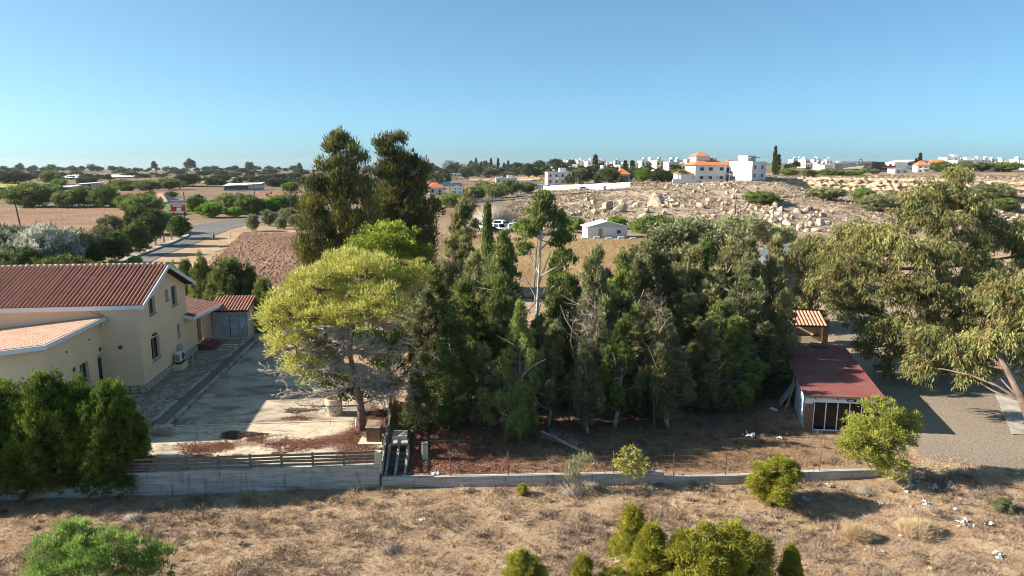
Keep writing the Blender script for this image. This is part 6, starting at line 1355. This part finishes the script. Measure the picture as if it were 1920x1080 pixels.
house_at(1049, 346, 46, 2, 'white modern house with terrace above the roadside wall', 'flat', rz=.1); house_at(985, 349, 22, 1, 'small plain white house by the road', 'flat', tank=False, rz=-.1); house_at(950, 343, 40, 1, 'low white house with tank in the trees', 'flat', rz=.1); house_at(958, 318, 10, 1, 'cream house on top of the far wood', 'red', 'far_cream')
house_at(818, 364, 26, 1, 'white house with brown roof left of the red white billboard', 'red', rz=.2, depth=7)
t = house_at(863, 331, 60, 1, 'long white greenhouse before the far wood', 'flat', 'plastic_sheet', rz=.05, name='greenhouse', cat='greenhouse', tank=False)
# the orange roofed villa on the rim
p = hit(1345, 341); k = mpp(p[1], p[2]); vl = thing('villa', 'large white two storey villa with orange hip roofs on the hill rim', 'house', tuple(p - np.array([0, 0, .4])), .12)
s = lambda px: (px - 1345) * k
block(vl, s(1301), s(1362), 0, 10, 0, 6.3, parapet=False); hip(vl, s(1299), s(1362), 0, 10, 6.3, 1.5)
block(vl, s(1308), s(1335), 3, 9, 7.0, 9.4, parapet=False); hip(vl, s(1308), s(1335), 3, 9, 9.4, .9)
block(vl, s(1362) + .01, s(1400), 1.5, 10, 0, 6.0, parapet=False); hip(vl, s(1363), s(1400), 1.5, 10, 6.0, 1.3, 'far_tile_brown')
block(vl, s(1275), s(1300), 1, 8, 0, 3.2, parapet=False); hip(vl, s(1275), s(1299), 1, 8, 3.2, .9)
bx('terrace', 'far_white', vl, s(1364), -1.6, 2.9, s(1392), 1.49, 3.3); bx('balustrade', 'far_glass', vl, s(1364), -1.62, 3.31, s(1392), -1.56, 4.1)
for x in (1365, 1378, 1391): bx('column', 'far_white', vl, s(x), -1.5, 0, s(x) + .35, -1.1, 2.9)
bx('garage_door', 'far_cream', vl, s(1366), 1.44, .2, s(1376), 1.49, 2.5)
for px in (1314, 1331, 1352): fwin(vl, s(px), 0, 4.9, 1.7, 1.3)
for px in (1314, 1331, 1352): fwin(vl, s(px), 0, 1.9, 1.4, 1.2)
for px in (1368, 1376, 1384, 1396): fwin(vl, s(px), 1.5, 4.6, 1.4, 1.8)
for px in (1306, 1322, 1343): bx('air_conditioner', 'grey_metal', vl, s(px), -.35, 1.9, s(px) + .8, -.01, 2.5)
for px in (1340, 1346, 1353): MB().tube([(s(px), 6, 8.2), (s(px), 6, 9.2)], .5, 8).build('water_tank', 'far_white', vl)
bx('garden_wall', 'far_white', vl, s(1252), -3, 0, s(1296), -2.7, 1.5)
p = hit(1422, 338); wb = thing('white_block', 'white cubic house with blue grey side right of the villa', 'house', tuple(p - np.array([0, 0, .4])), .55)
block(wb, -3.6, 3.6, 0, 10, 0, 6.4); block(wb, -2.0, 2.2, 3.5, 7.5, 6.76, 8.4); 
for z in (2.0, 4.8):
    for x in (-2.2, 1.6): fwin(wb, x, 0, z, 1.1, 1.5)
    for y in (3, 8): fwin(wb, 3.6, y, z, 1.1, 1.3, math.pi / 2)
MB().tube([(2.4, 5, 7.4), (3.4, 5, 7.4)], .45, 8).build('water_tank', 'far_white', wb); bx('roof_pergola', 'far_tile_brown', wb, -3.2, 1, 8.0, 1.5, 3.4, 8.2)
# charcoal showroom with red lettering
p = hit(1600, 322); k = mpp(p[1], p[2]); s = lambda px: (px - 1600) * k; Yb = p[1]
cb_ = thing('showroom', 'long charcoal clad showroom with red lettering on the hill', 'building', tuple(p - np.array([0, 0, .3])), -.05)
zt = 20 * k
MB().hexa([(s(1565), 0, 0), (s(1625), -4, 0), (s(1625), 24, 0), (s(1565), 24, 0)], [(s(1565), 0, zt * .72), (s(1628), -4, zt), (s(1628), 24, zt), (s(1565), 24, zt * .72)]).build('wall', 'charcoal_clad', cb_)
MB().hexa([(s(1625) + .02, -4, 0), (s(1656), 4, 0), (s(1656), 24, 0), (s(1625) + .02, 24, 0)], [(s(1628) + .02, -4, zt), (s(1658), 4, zt * .93), (s(1658), 24, zt * .93), (s(1628) + .02, 24, zt)]).build('side_wall', 'dark_clad', cb_)
bx('annex', 'far_white', cb_, s(1549), 2, 0, s(1565) - .02, 20, zt * .66)
MB().hexa([(s(1580), -4.5, zt * .30), (s(1608), -5.2, zt * .34), (s(1608), -2.6, zt * .34), (s(1580), -1.4, zt * .30)], [(s(1578), -4.5, zt * .36), (s(1612), -5.2, zt * .60), (s(1612), -3.4, zt * .60), (s(1578), -1.4, zt * .36)]).build('canopy', 'far_white', cb_)
def letters(parent, txt, size, loc, m, rz=0, sx=1.0, name='lettering', ext=.04):
    cu = bpy.data.curves.new(name, 'FONT'); cu.body = txt; cu.size = size; cu.extrude = ext; cu.align_x = 'CENTER'; cu.align_y = 'CENTER'
    tmp = bpy.data.objects.new('tmp', cu); COL.objects.link(tmp); dg = bpy.context.evaluated_depsgraph_get(); me = bpy.data.meshes.new_from_object(tmp.evaluated_get(dg)); bpy.data.objects.remove(tmp)
    o = link(name, me, m, parent, loc); o.rotation_euler = (math.pi / 2, 0, rz); o.scale = (sx, 1, 1); return o
sl2 = math.atan2(-4, s(1625) - s(1565))
letters(cb_, 'CHERY', zt * .20, (s(1613), -3.45, zt * .82), 'sign_red', sl2, 1.5)
MB().tube([(s(1602), -2.72, zt * .80), (s(1602), -2.85, zt * .80)], zt * .07, 12).build('emblem', 'far_white', cb_)
bx('red_fascia', 'sign_red', cb_, s(1657), 6, zt * .50, s(1686), 6.4, zt * .63); bx('shop_wall', 'far_white', cb_, s(1657), 6.5, 0, s(1686), 14, zt * .5)
for j in range(5): fwin(cb_, s(1661 + 5 * j), 6.5, zt * .28, 1.8, 1.6)
MB().tube([(s(1617) + 1.2 * math.cos(a), 4, zt * .96 + 1.4 * math.sin(a)) for a in np.linspace(0, math.pi, 9)], .18, 6).build('roof_hoop', 'dark_metal', cb_)
# arched white hall
p = hit(1705, 317); k = mpp(p[1], p[2]); s = lambda px: (px - 1705) * k; hall = thing('arched_hall', 'white hall with wide arched roof and blue gable', 'building', tuple(p - np.array([0, 0, .3])), -.1)
zt = 13 * k; bx('wall', 'far_white', hall, s(1678), 0, 0, s(1700), 30, zt)
arch = [(s(1700) + (s(1744) - s(1700)) * j / 12, zt * .95 + 4 * k * math.sin(math.pi * j / 12)) for j in range(13)]; prof = [(s(1700), 0)] + arch + [(s(1744), 0)]; n = len(prof)
MB().add([(x, 0, z) for x, z in prof] + [(x, 30, z) for x, z in prof], [tuple(range(n)), tuple(range(2 * n - 1, n - 1, -1))] + [(i, n + i, n + (i + 1) % n, (i + 1) % n) for i in range(n)]).build('gable_hall', 'pale_blue', hall)
MB().add([(x, -.6, z + .15) for x, z in arch] + [(x, 30.5, z + .15) for x, z in arch] + [(x, -.6, z + .6) for x, z in arch] + [(x, 30.5, z + .6) for x, z in arch], [(i, i + 1, 13 + i + 1, 13 + i) for i in range(12)] + [(26 + i, 39 + i, 39 + i + 1, 26 + i + 1) for i in range(12)] + [(i, 26 + i, 26 + i + 1, i + 1) for i in range(12)]).build('roof', 'far_white', hall)
for j in range(3): fwin(hall, s(1703.5 + 4 * j), 0, zt * .75, 2.2, 1.6)
house_at(1730, 323, 20, 2, 'white house with red roof before the arched hall', 'red', rz=-.2, hpx=13); house_at(1760, 317, 34, 2, 'white villa with sloping red roof right of the hall', 'red', rz=-.2, hpx=11)
house_at(1790, 315, 30, 3, 'tall white stepped apartment block on the right skyline', 'flat', rz=-.15, depth=14, hpx=19); house_at(1815, 317, 40, 2, 'white balcony building right of the stepped block', 'flat', rz=-.1, depth=12, hpx=16); house_at(1835, 316, 22, 2, 'grey white building at the right skyline', 'flat', rz=-.1); house_at(1690, 325, 24, 1, 'low white shop right of the charcoal showroom', 'flat', tank=False, rz=0, hpx=7)
# roadside wall, white hut, farm sheds, billboards
a, b = hit(1015, 357), hit(1185, 352); rwv = thing('roadside_wall', 'long white roadside wall on the rise', 'wall', (0, 0, 0))
for j in range(8):
    p, q = a + (b - a) * j / 8, a + (b - a) * (j + 1) / 8 - (b - a) / np.linalg.norm(b - a) * .05; h = 1.7 + .15 * (j % 2)
    MB().hexa([(p[0], p[1] + 4, p[2] - .5), (q[0], q[1] + 4, q[2] - .5), (q[0], q[1] + 4.3, q[2] - .5), (p[0], p[1] + 4.3, p[2] - .5)], [(p[0], p[1] + 4, p[2] + h), (q[0], q[1] + 4, q[2] + h), (q[0], q[1] + 4.3, q[2] + h), (p[0], p[1] + 4.3, p[2] + h)]).build('wall_panel', 'far_white', rwv)
p = hit(1013, 357); o = thing('blue_kiosk', 'small blue and white kiosk at the end of the roadside wall', 'kiosk', tuple(p)); bx('wall', 'far_white', o, -1, 1, -.3, 1, 3, 2.0); bx('wall_top', 'blue_paint', o, -1.05, .95, 1.2, 1.05, 3.05, 2.5); bx('roof', 'far_white', o, -1.2, .8, 2.5, 1.2, 3.2, 2.65); bx('door', 'blue_paint', o, -.4, .96, -.2, .4, .999, 1.19)
p = at(1140, 447, 0); wh_ = thing('white_hut', 'small white hut with low gable roof on the fallow field', 'hut', (p[0], p[1], 0), math.radians(8))
bx('wall', 'far_white', wh_, -4.2, 0, 0, 4.0, 4.6, 2.3)
MB().add([(-4.7, -.3, 2.3), (4.4, -.3, 2.3), (4.4, 5, 2.3), (-4.7, 5, 2.3), (-.2, -.3, 3.5), (-.2, 5, 3.5)], [(0, 1, 4), (2, 3, 5), (0, 4, 5, 3), (4, 1, 2, 5), (3, 2, 1, 0)]).build('roof', 'white_paint', wh_)
MB().add([(-4.5, -.31, 2.32), (4.2, -.31, 2.32), (-.2, -.31, 3.4)], [(0, 1, 2)]).build('gable', 'grey_metal', wh_)
bx('door', 'timber', wh_, -2.0, -.06, 0, -1.2, -.005, 2.0); fwin(wh_, 2.2, 0, 1.3, .9, .8)
for j in range(5): tag(bx('white_slab', 'paper', None, p[0] - 5.5 + j * 2.4, p[1] - 2.4, .1, p[0] - 4.3 + j * 2.4, p[1] - 1.6, .35 + .2 * (j % 2)), place(j, 'white block lying in front of the white hut'), 'block', 'white blocks before the hut')
def farm(px, bp, wpx, hpx, lab, net=False, m='far_white'):
    p = hit(px, bp); k = mpp(p[1], p[2]); W, h = wpx * k, hpx * k; t = thing('farm_shed', lab, 'shed', tuple(p - np.array([0, 0, .2])), .1)
    bx('wall', 'charcoal_clad', t, -W / 2, .6, 0, W * .15, 8, h * .75); bx('wall', 'pale_blue', t, W * .15 + .02, 0, 0, W / 2, 8, h * .9)
    MB().hexa([(-W / 2 - .5, -1, h * .72), (W / 2 + .3, -1, h), (W / 2 + .3, 9, h + .5), (-W / 2 - .5, 9, h)], [(-W / 2 - .5, -1, h * .78), (W / 2 + .3, -1, h + .3), (W / 2 + .3, 9, h + .8), (-W / 2 - .5, 9, h + .3)]).build('roof', m, t)
    if net: bx('netting', 'teal_net', t, -W / 2, -.6, 0, W / 2, -.5, h * .35)
    for j in range(4): bx('post', 'dark_metal', t, -W / 2 + j * W * .2, -.9, 0, -W / 2 + j * W * .2 + .25, -.65, h * .74)
farm(455, 357, 66, 12, 'farm shed with sloping white roof and teal netting', True); farm(165, 353, 36, 10, 'low farm shed with white roof at the left'); farm(122, 356, 30, 6, 'low pale shed with teal cloth at the left', True); farm(504, 345, 10, 5, 'tiny pale farm hut on the far slope')
p = hit(288, 384); t = thing('tiled_house', 'house roof with pale brown tiles showing above the bushes', 'house', tuple(p)); k = mpp(p[1]); bx('wall', 'far_cream', t, -18 * k, 0, 0, 26 * k, 9, 6 * k); hip(t, -18 * k, 26 * k, 0, 9, 6 * k, 9 * k, 'ridge_tile'); bx('chimney', 'far_white', t, -1 * k, 3.5, 14 * k, 1.2 * k, 5, 18 * k)
patch('plastic_field', [(104, 336), (140, 329), (262, 329), (250, 334)], 'plastic_sheet', 1.2, 24, 6)
o = SC.objects['plastic_field']
def board(name, px0, px1, py0, py1, Y, lab):
    a, b = on(px0, py1, Y), on(px1, py0, Y); cx, W, h = (a[0] + b[0]) / 2, b[0] - a[0], b[2] - a[2]; g = H1(cx, Y)
    t = thing(name, lab, 'billboard', (cx, Y, g)); z0 = a[2] - g
    for x in (-W * .35, W * .35): bx('post', 'dark_metal', t, x - .12, .12, -.2, x + .12, .35, z0 + h)
    bx('panel', 'billboard_white', t, -W / 2, 0, z0, W / 2, .1, z0 + h); return t, W, h, z0
t, W, h, z0 = board('billboard', 320, 347, 375, 397, 185, 'white and red roadside billboard reading WISDOM')
letters(t, 'WISDOM', h * .34, (0, -.03, z0 + h * .82), 'sign_black', 0, .95)
bx('red_panel', 'billboard_red', t, -W * .48, -.02, z0 + .1, W * .48, -.002, z0 + h * .62); MB().box(-W * .1, -.04, z0 + h * .06, W * .2, -.022, z0 + h * .35).build('white_panel', 'billboard_white', t); bx('white_stripe', 'billboard_white', t, -W * .35, -.04, z0 + h * .45, W * .3, -.022, z0 + h * .55)
t, W, h, z0 = board('billboard', 847, 867, 341, 363, 255, 'red topped white billboard with blue foot')
bx('red_panel', 'billboard_red', t, -W * .49, -.02, z0 + h * .62, W * .49, -.002, z0 + h * .78); bx('pink_strip', 'sign_red', t, -W * .4, -.03, z0 + h * .82, W * .4, -.002, z0 + h * .89)
MB().add([(-W * .42, -.05, z0 + h * .60), (W * .46, -.05, z0 + h * .60), (W * .2, -.05, z0 + h * .70), (-W * .05, -.05, z0 + h * .73), (-W * .25, -.05, z0 + h * .69)], [(0, 1, 2, 3, 4)]).build('white_peak', 'billboard_white', t); bx('blue_panel', 'billboard_blue', t, -W * .48, -.02, z0 + .1, -W * .1, -.002, z0 + h * .22); bx('blue_panel', 'billboard_blue', t, W * .12, -.02, z0 + .1, W * .48, -.002, z0 + h * .18); bx('dark_figure', 'sign_black', t, -W * .2, -.03, z0 + h * .3, -W * .14, -.002, z0 + h * .46); bx('dark_text', 'sign_black', t, W * .16, -.03, z0 + h * .42, W * .36, -.002, z0 + h * .47)
t, W, h, z0 = board('billboard', 922, 931, 351, 357, 250, 'small yellow sign above the roadside bushes'); bx('yellow_panel', 'sign_yellow', t, -W * .49, -.03, z0 + .05, W * .49, -.002, z0 + h - .05); bx('orange_panel', 'orange_plastic', t, -W * .2, -.05, z0 + h * .3, W * .15, -.032, z0 + h * .7)
t, W, h, z0 = board('billboard', 830, 846, 341, 349, 258, 'blue sign left of the red topped billboard'); bx('blue_panel', 'billboard_blue', t, -W * .49, -.03, z0 + .05, W * .49, -.002, z0 + h - .05)
# guard rail by the upper road
a, b = hit(890, 380), hit(925, 377); t = thing('guard_rail', 'white guard rail beside the upper road', 'rail', tuple(a)); d = b - a
for j in range(4): q = d * j / 3; bx('post', 'far_white', t, q[0] - .15, q[1] - .1, q[2] - .3, q[0] + .15, q[1] + .1, q[2] + 1.3)
for z in (.55, 1.15): MB().beam((-6, -.2, z), (d[0] + 3, d[1] - .2, d[2] + z), .1, .35).build('rail', 'far_white', t)
# wooden power poles
def pole(px, bp, tp, lab, lamp=False, lean=0, arm=False):
    p = hit(px, bp); h = on(px, tp, p[1])[2] - p[2]; t = thing('power_pole', lab, 'pole', tuple(p)); MB().tube([(0, 0, -.2), (lean * h, 0, h)], [.17, .12], 7).build('shaft', 'dark_metal', t)
    if lamp: MB().tube([(lean * h * .7, 0, h * .66), (lean * h * .7 + 1.1, -.2, h * .74)], .05, 5).build('lamp_arm', 'grey_metal', t); bx('lamp_head', 'light_cover', t, lean * h * .7 + 1.0, -.35, h * .73, lean * h * .7 + 1.6, -.1, h * .77)
    if arm: MB().beam((-1, 0, h * .95), (1, 0, h * .95), .12, .12).build('crossarm', 'dark_metal', t)
pole(40, 432, 374, 'leaning wooden pole with street lamp at left field edge', True, -.10); pole(348, 405, 360, 'wooden pole with lamp behind the billboard', True); pole(479, 378, 344, 'wooden pole in front of the teal netted shed', False, -.05); pole(547, 415, 349, 'tall dark pole left of the casuarinas'); pole(1376, 425, 367, 'dark wooden pole on the rocky slope', False, .02); pole(869, 380, 350, 'dark pole right of the red topped billboard'); pole(949, 375, 344, 'dark pole near the yellow sign')
for k, px in enumerate((110, 173, 186, 197, 201, 306)): pole(px, 321, 306.5 + k % 3, 'tiny far power pole on the left skyline', False, 0, True) if False else None
for k, px in enumerate((110, 173, 197)):
    o = pole(px, 321, 307, ['far power pole left on the skyline', 'far power pole in the middle of left skyline', 'far power pole nearest the plastic field'][k], False, 0, True)
# barrier and bollards at the road end
for px, m_, lab in ((401, 'orange_plastic', 'orange bollard on the sandy verge'), (431, 'white_paint', 'white bollard right of the orange one')):
    p = at(px, 446, 0); MBo = MB().tube([(0, 0, 0), (0, 0, .9), (0, 0, 1.2)], [.22, .14, .05], 8).build('bollard', m_, None, (*p[:2], .05)); tag(MBo, lab, 'bollard')
# ---- cars
def car(px, bp, m_, rz, lab, suv=False, group=None):
    p = hit(px, bp); t = thing('parked_car', lab, 'car', tuple(p), rz, group); L, Wc, z = 4.3, 1.75, (1.75 if suv else 1.45)
    def loft(prof, ws):
        mb = MB(); n = len(prof)
        for sgn in (-1, 1): mb.v += [(x, sgn * w / 2, zz) for (x, zz), w in zip(prof, ws)]
        mb.f = [tuple(range(n)), tuple(range(2 * n - 1, n - 1, -1))] + [(i, n + i, n + (i + 1) % n, (i + 1) % n) for i in range(n)]; return mb
    loft([(-2.1, .35), (2.1, .35), (2.15, .6), (2.05, .82), (.95, .95), (-1.6, .98), (-2.1, .92), (-2.15, .6)], [Wc] * 8).build('body', m_, t)
    loft([(1.0, .951), (.35, z - .05), (.1, z), (-1.2, z), (-1.75 if suv else -1.5, z - .1), (-2.0, .99)], [Wc - .1, Wc - .38, Wc - .42, Wc - .42, Wc - .38, Wc - .1]).build('cabin', m_, t)
    for sgn in (-1, 1):
        MB().add([(.75, sgn * (Wc / 2 - .03), 1.02), (.28, sgn * (Wc / 2 - .16), z - .12), (-1.35, sgn * (Wc / 2 - .16), z - .12), (-1.6, sgn * (Wc / 2 - .03), 1.02)], [(0, 1, 2, 3)]).build('side_window', 'glass', t)
    MB().add([(1.0, -.72, 1.0), (1.0, .72, 1.0), (.42, .6, z - .08), (.42, -.6, z - .08)], [(0, 1, 2, 3)]).build('windscreen', 'glass', t)
    MB().add([(-2.03, -.7, 1.02), (-2.03, .7, 1.02), (-1.72, .58, z - .12), (-1.72, -.58, z - .12)], [(3, 2, 1, 0)]).build('rear_window', 'glass', t)
    for x in (-1.35, 1.35):
        for sgn in (-1, 1):
            w = MB().tube([(x, sgn * (Wc / 2 - .2), .33), (x, sgn * (Wc / 2 + .01), .33)], .33, 12).build('wheel', 'black_rubber', t); MB().tube([(x, sgn * (Wc / 2 + .01), .33), (x, sgn * (Wc / 2 + .02), .33)], .19, 10).build('rim', 'grey_metal', w)
    for sgn in (-1, 1): MB().box(2.09, sgn * .6 - .18, .62, 2.16, sgn * .6 + .18, .78).build('headlight', 'light_cover', t)
car(900, 428, 'car_silver', 2.9, 'silver car at the left end of the parked row'); car(917, 430, 'car_white', .5, 'white car second in the parked row'); car(933, 426, 'car_white', 2.6, 'white van like car at the back of the parked row', True); car(925, 437, 'car_dark', .1, 'dark car in front of the white ones'); car(938, 434, 'car_white', -1.0, 'white car seen front on right of the dark car', True); car(965, 433, 'car_white', -1.2, 'white car right of the slim cypress spire', True); car(978, 436, 'car_white', -1.4, 'white car at the right end of the parked row', True); car(974, 428, 'car_silver', .2, 'silver car behind the right white cars'); car(992, 437, 'car_dark', .1, 'dark car half hidden by the white trunked tree'); car(981, 369, 'car_white', .1, 'white car driving on the upper road')
car(1140, 355, 'car_silver', .1, 'silver car parked at the roadside wall'); car(1380, 338, 'car_dark', .2, 'dark car parked right of the villa terrace')
car(1095, 357, 'car_white', .1, 'white car at the left part of roadside wall')
# ---- rocky slope: cliff, boulders, scrub
nu, nv = 300, 18; xs = np.linspace(84, 210, nu); V = []
for j in range(nv):
    f = j / (nv - 1); y = rimY(xs) - 7.2 + 3.4 * f + .8 * wob(xs, f * 9, 2.6, 31) + .5 * wob(xs, f * 30, .8, 32) - .9 * (((xs + 3 * np.sin(f * 7 + xs * .1)) / 2.6) % 1.0) - .35 * r.random(nu) - (.7 if 0 < j < nv - 1 and j % 5 == 0 else 0)
    zb = hgt(xs, rimY(xs) - 8.0) - 1.0; zt = hgt(xs, rimY(xs) + .6) + .25; V.append(np.stack([xs, y, zb + (zt - zb) * f + .25 * wob(xs, f * 5, 1.7, 33) * (j > 0)], 1))
V.append(np.stack([xs, rimY(xs) + .5, hgt(xs, rimY(xs) + .5) + .12], 1)); V.append(np.stack([xs, rimY(xs) + 3, hgt(xs, rimY(xs) + 3) - .3], 1)); i = np.arange(nu * (nv + 2)).reshape(nv + 2, nu)
struct(link('cliff', np_mesh('cliff', np.concatenate(V), np.stack([i[:-1, :-1].ravel(), i[:-1, 1:].ravel(), i[1:, 1:].ravel(), i[1:, :-1].ravel()], 1)), 'cliff_rock'))
bl = [lump(340 + k, .95) for k in range(8)]
r = np.random.default_rng(91); cnt = 0
def boulder(px, py, w, lab, group, m_='limestone'):
    p = hit(px, py); o = link('boulder', bl[int(r.integers(0, 8))], m_, None, (p[0], p[1], p[2] + w * .12)); o.scale = (w * 1.2, w * r.uniform(.8, 1.2), w * r.uniform(.8, 1.3)); o.rotation_euler = (r.uniform(-.3, .3), r.uniform(-.3, .3), r.random() * 6); tag(o, lab, 'boulder', group)
for k in range(92): boulder(r.uniform(1000, 1400), 380 + 45 * r.random() ** 1.3 + 4 * r.normal(), r.uniform(.8, 2.6), 'pale limestone boulder on the slope left of the dark pole', 'boulders left of the slope pole')
for k in range(76): boulder(r.uniform(1370, 1560), r.uniform(385, 435), r.uniform(.8, 2.4), 'pale limestone boulder on the slope right of the dark pole', 'boulders right of the slope pole')
for k in range(44): boulder(r.uniform(1240, 1480), r.uniform(346, 378), r.uniform(.8, 2.0), 'grey brown boulder in the rocky band below the villa', 'boulders below the villa')
for k in range(34): boulder(r.uniform(1500, 1920), r.uniform(333, 342), r.uniform(.6, 1.6), 'pale stone along the edge of the plateau', 'stones along the plateau edge')
for k in range(44): boulder(r.uniform(1780, 1930), r.uniform(388, 425), r.uniform(.8, 2.4), 'pale boulder on the slope at the right frame edge', 'boulders at the right frame edge')
boulder(1225, 386, 6, 'big dark split rock on the upper slope', None); boulder(1140, 392, 4.5, 'largest white boulder at the left of the slope', None); boulder(1165, 397, 3.5, 'tall white boulder with black shadow side', None)
# low thorny scrub over the hill, too many to count
n = 14000; x = r.uniform(-5, 230, n); y = r.uniform(148, 300, n); kx = (x > (y - 150) * .05 - 5) & (x < .78 * y) & (wob(x, y, 5, 35) + r.normal(size=n) * .5 > -.2); x, y = x[kx], y[kx]; n = len(x); z = hgt(x, y)
P = np.repeat(np.stack([x, y, z], 1), 9, 0); N_ = len(P); u = unit(r.normal(size=(N_, 3))); u[:, 2] = np.abs(u[:, 2]); s = np.repeat(.25 + .45 * r.random(n), 9)[:, None]
V = leaf_tris(P + u * s * np.array([1, 1, .6]), unit(u + r.normal(size=(N_, 3)) * .5), .42, .22, r); stuff(link('hill_scrub', leaf_mesh('hill_scrub', V, np.repeat(.5 + .2 * wob(x, y, 8, 36), 9) + r.normal(size=N_) * .15), 'hill_scrub'), 'low brown thorny scrub covering the rocky slope', 'scrub')
# pale gravel stones strewn over the slope
n = 15000; x = r.uniform(0, 220, n); y = r.uniform(152, 256, n); kx = (x < .78 * y) & (wob(x, y, 7, 37) + .5 * wob(x, y, 2.5, 39) > -.1); x, y = x[kx], y[kx]; n = len(x); z = hgt(x, y); P = np.stack([x, y, z + .1], 1)
V = np.concatenate([leaf_tris(P + r.normal(size=(n, 3)) * .1, unit(r.normal(size=(n, 3)) + np.array([0, -.2, .5])), .5 * (.5 + r.random(n)), .45, r) for _ in range(3)])
stuff(link('hill_stones', np_mesh('hill_stones', V, np.arange(len(V)).reshape(-1, 3)), 'limestone'), 'small pale stones strewn over the rocky slope', 'stones')
# scrub on the far plain: reads as one mass
n = 9000; x = r.uniform(-900, 500, n); y = 300 + 1300 * r.random(n) ** 1.2; kx = (np.abs(x) < .8 * y) & (wob(x, y, 70, 38) > .15) & ~((x > 0) & (y < 420)); x, y = x[kx], y[kx]; n = len(x); z = hgt(x, y)
P = np.repeat(np.stack([x, y, z], 1), 7, 0); N_ = len(P); u = unit(r.normal(size=(N_, 3))); u[:, 2] = np.abs(u[:, 2]); s = np.repeat(.6 + 1.2 * r.random(n), 7)[:, None]
V = leaf_tris(P + u * s, unit(u + r.normal(size=(N_, 3)) * .4), 1.2, .9, r); stuff(link('plain_scrub', leaf_mesh('plain_scrub', V, np.repeat(.4 + .25 * r.random(n), 7)), 'far_leaf'), 'dark low scrub scattered over the far plain', 'scrub')

# ================================================================== HAZE: even thin air round the whole place
hz = bpy.data.materials.new('haze'); hz.use_nodes = True; hn = hz.node_tree.nodes; hn.remove(hn['Principled BSDF'])
pv = hn.new('ShaderNodeVolumePrincipled'); pv.inputs['Color'].default_value = (.86, .93, 1, 1); pv.inputs['Density'].default_value = .000045; pv.inputs['Anisotropy'].default_value = .2
hz.node_tree.links.new(pv.outputs[0], hn['Material Output'].inputs['Volume'])
o = MB().box(-5100, -60, -72, 5100, 5100, 36).build('haze', hz); o['kind'] = 'stuff'
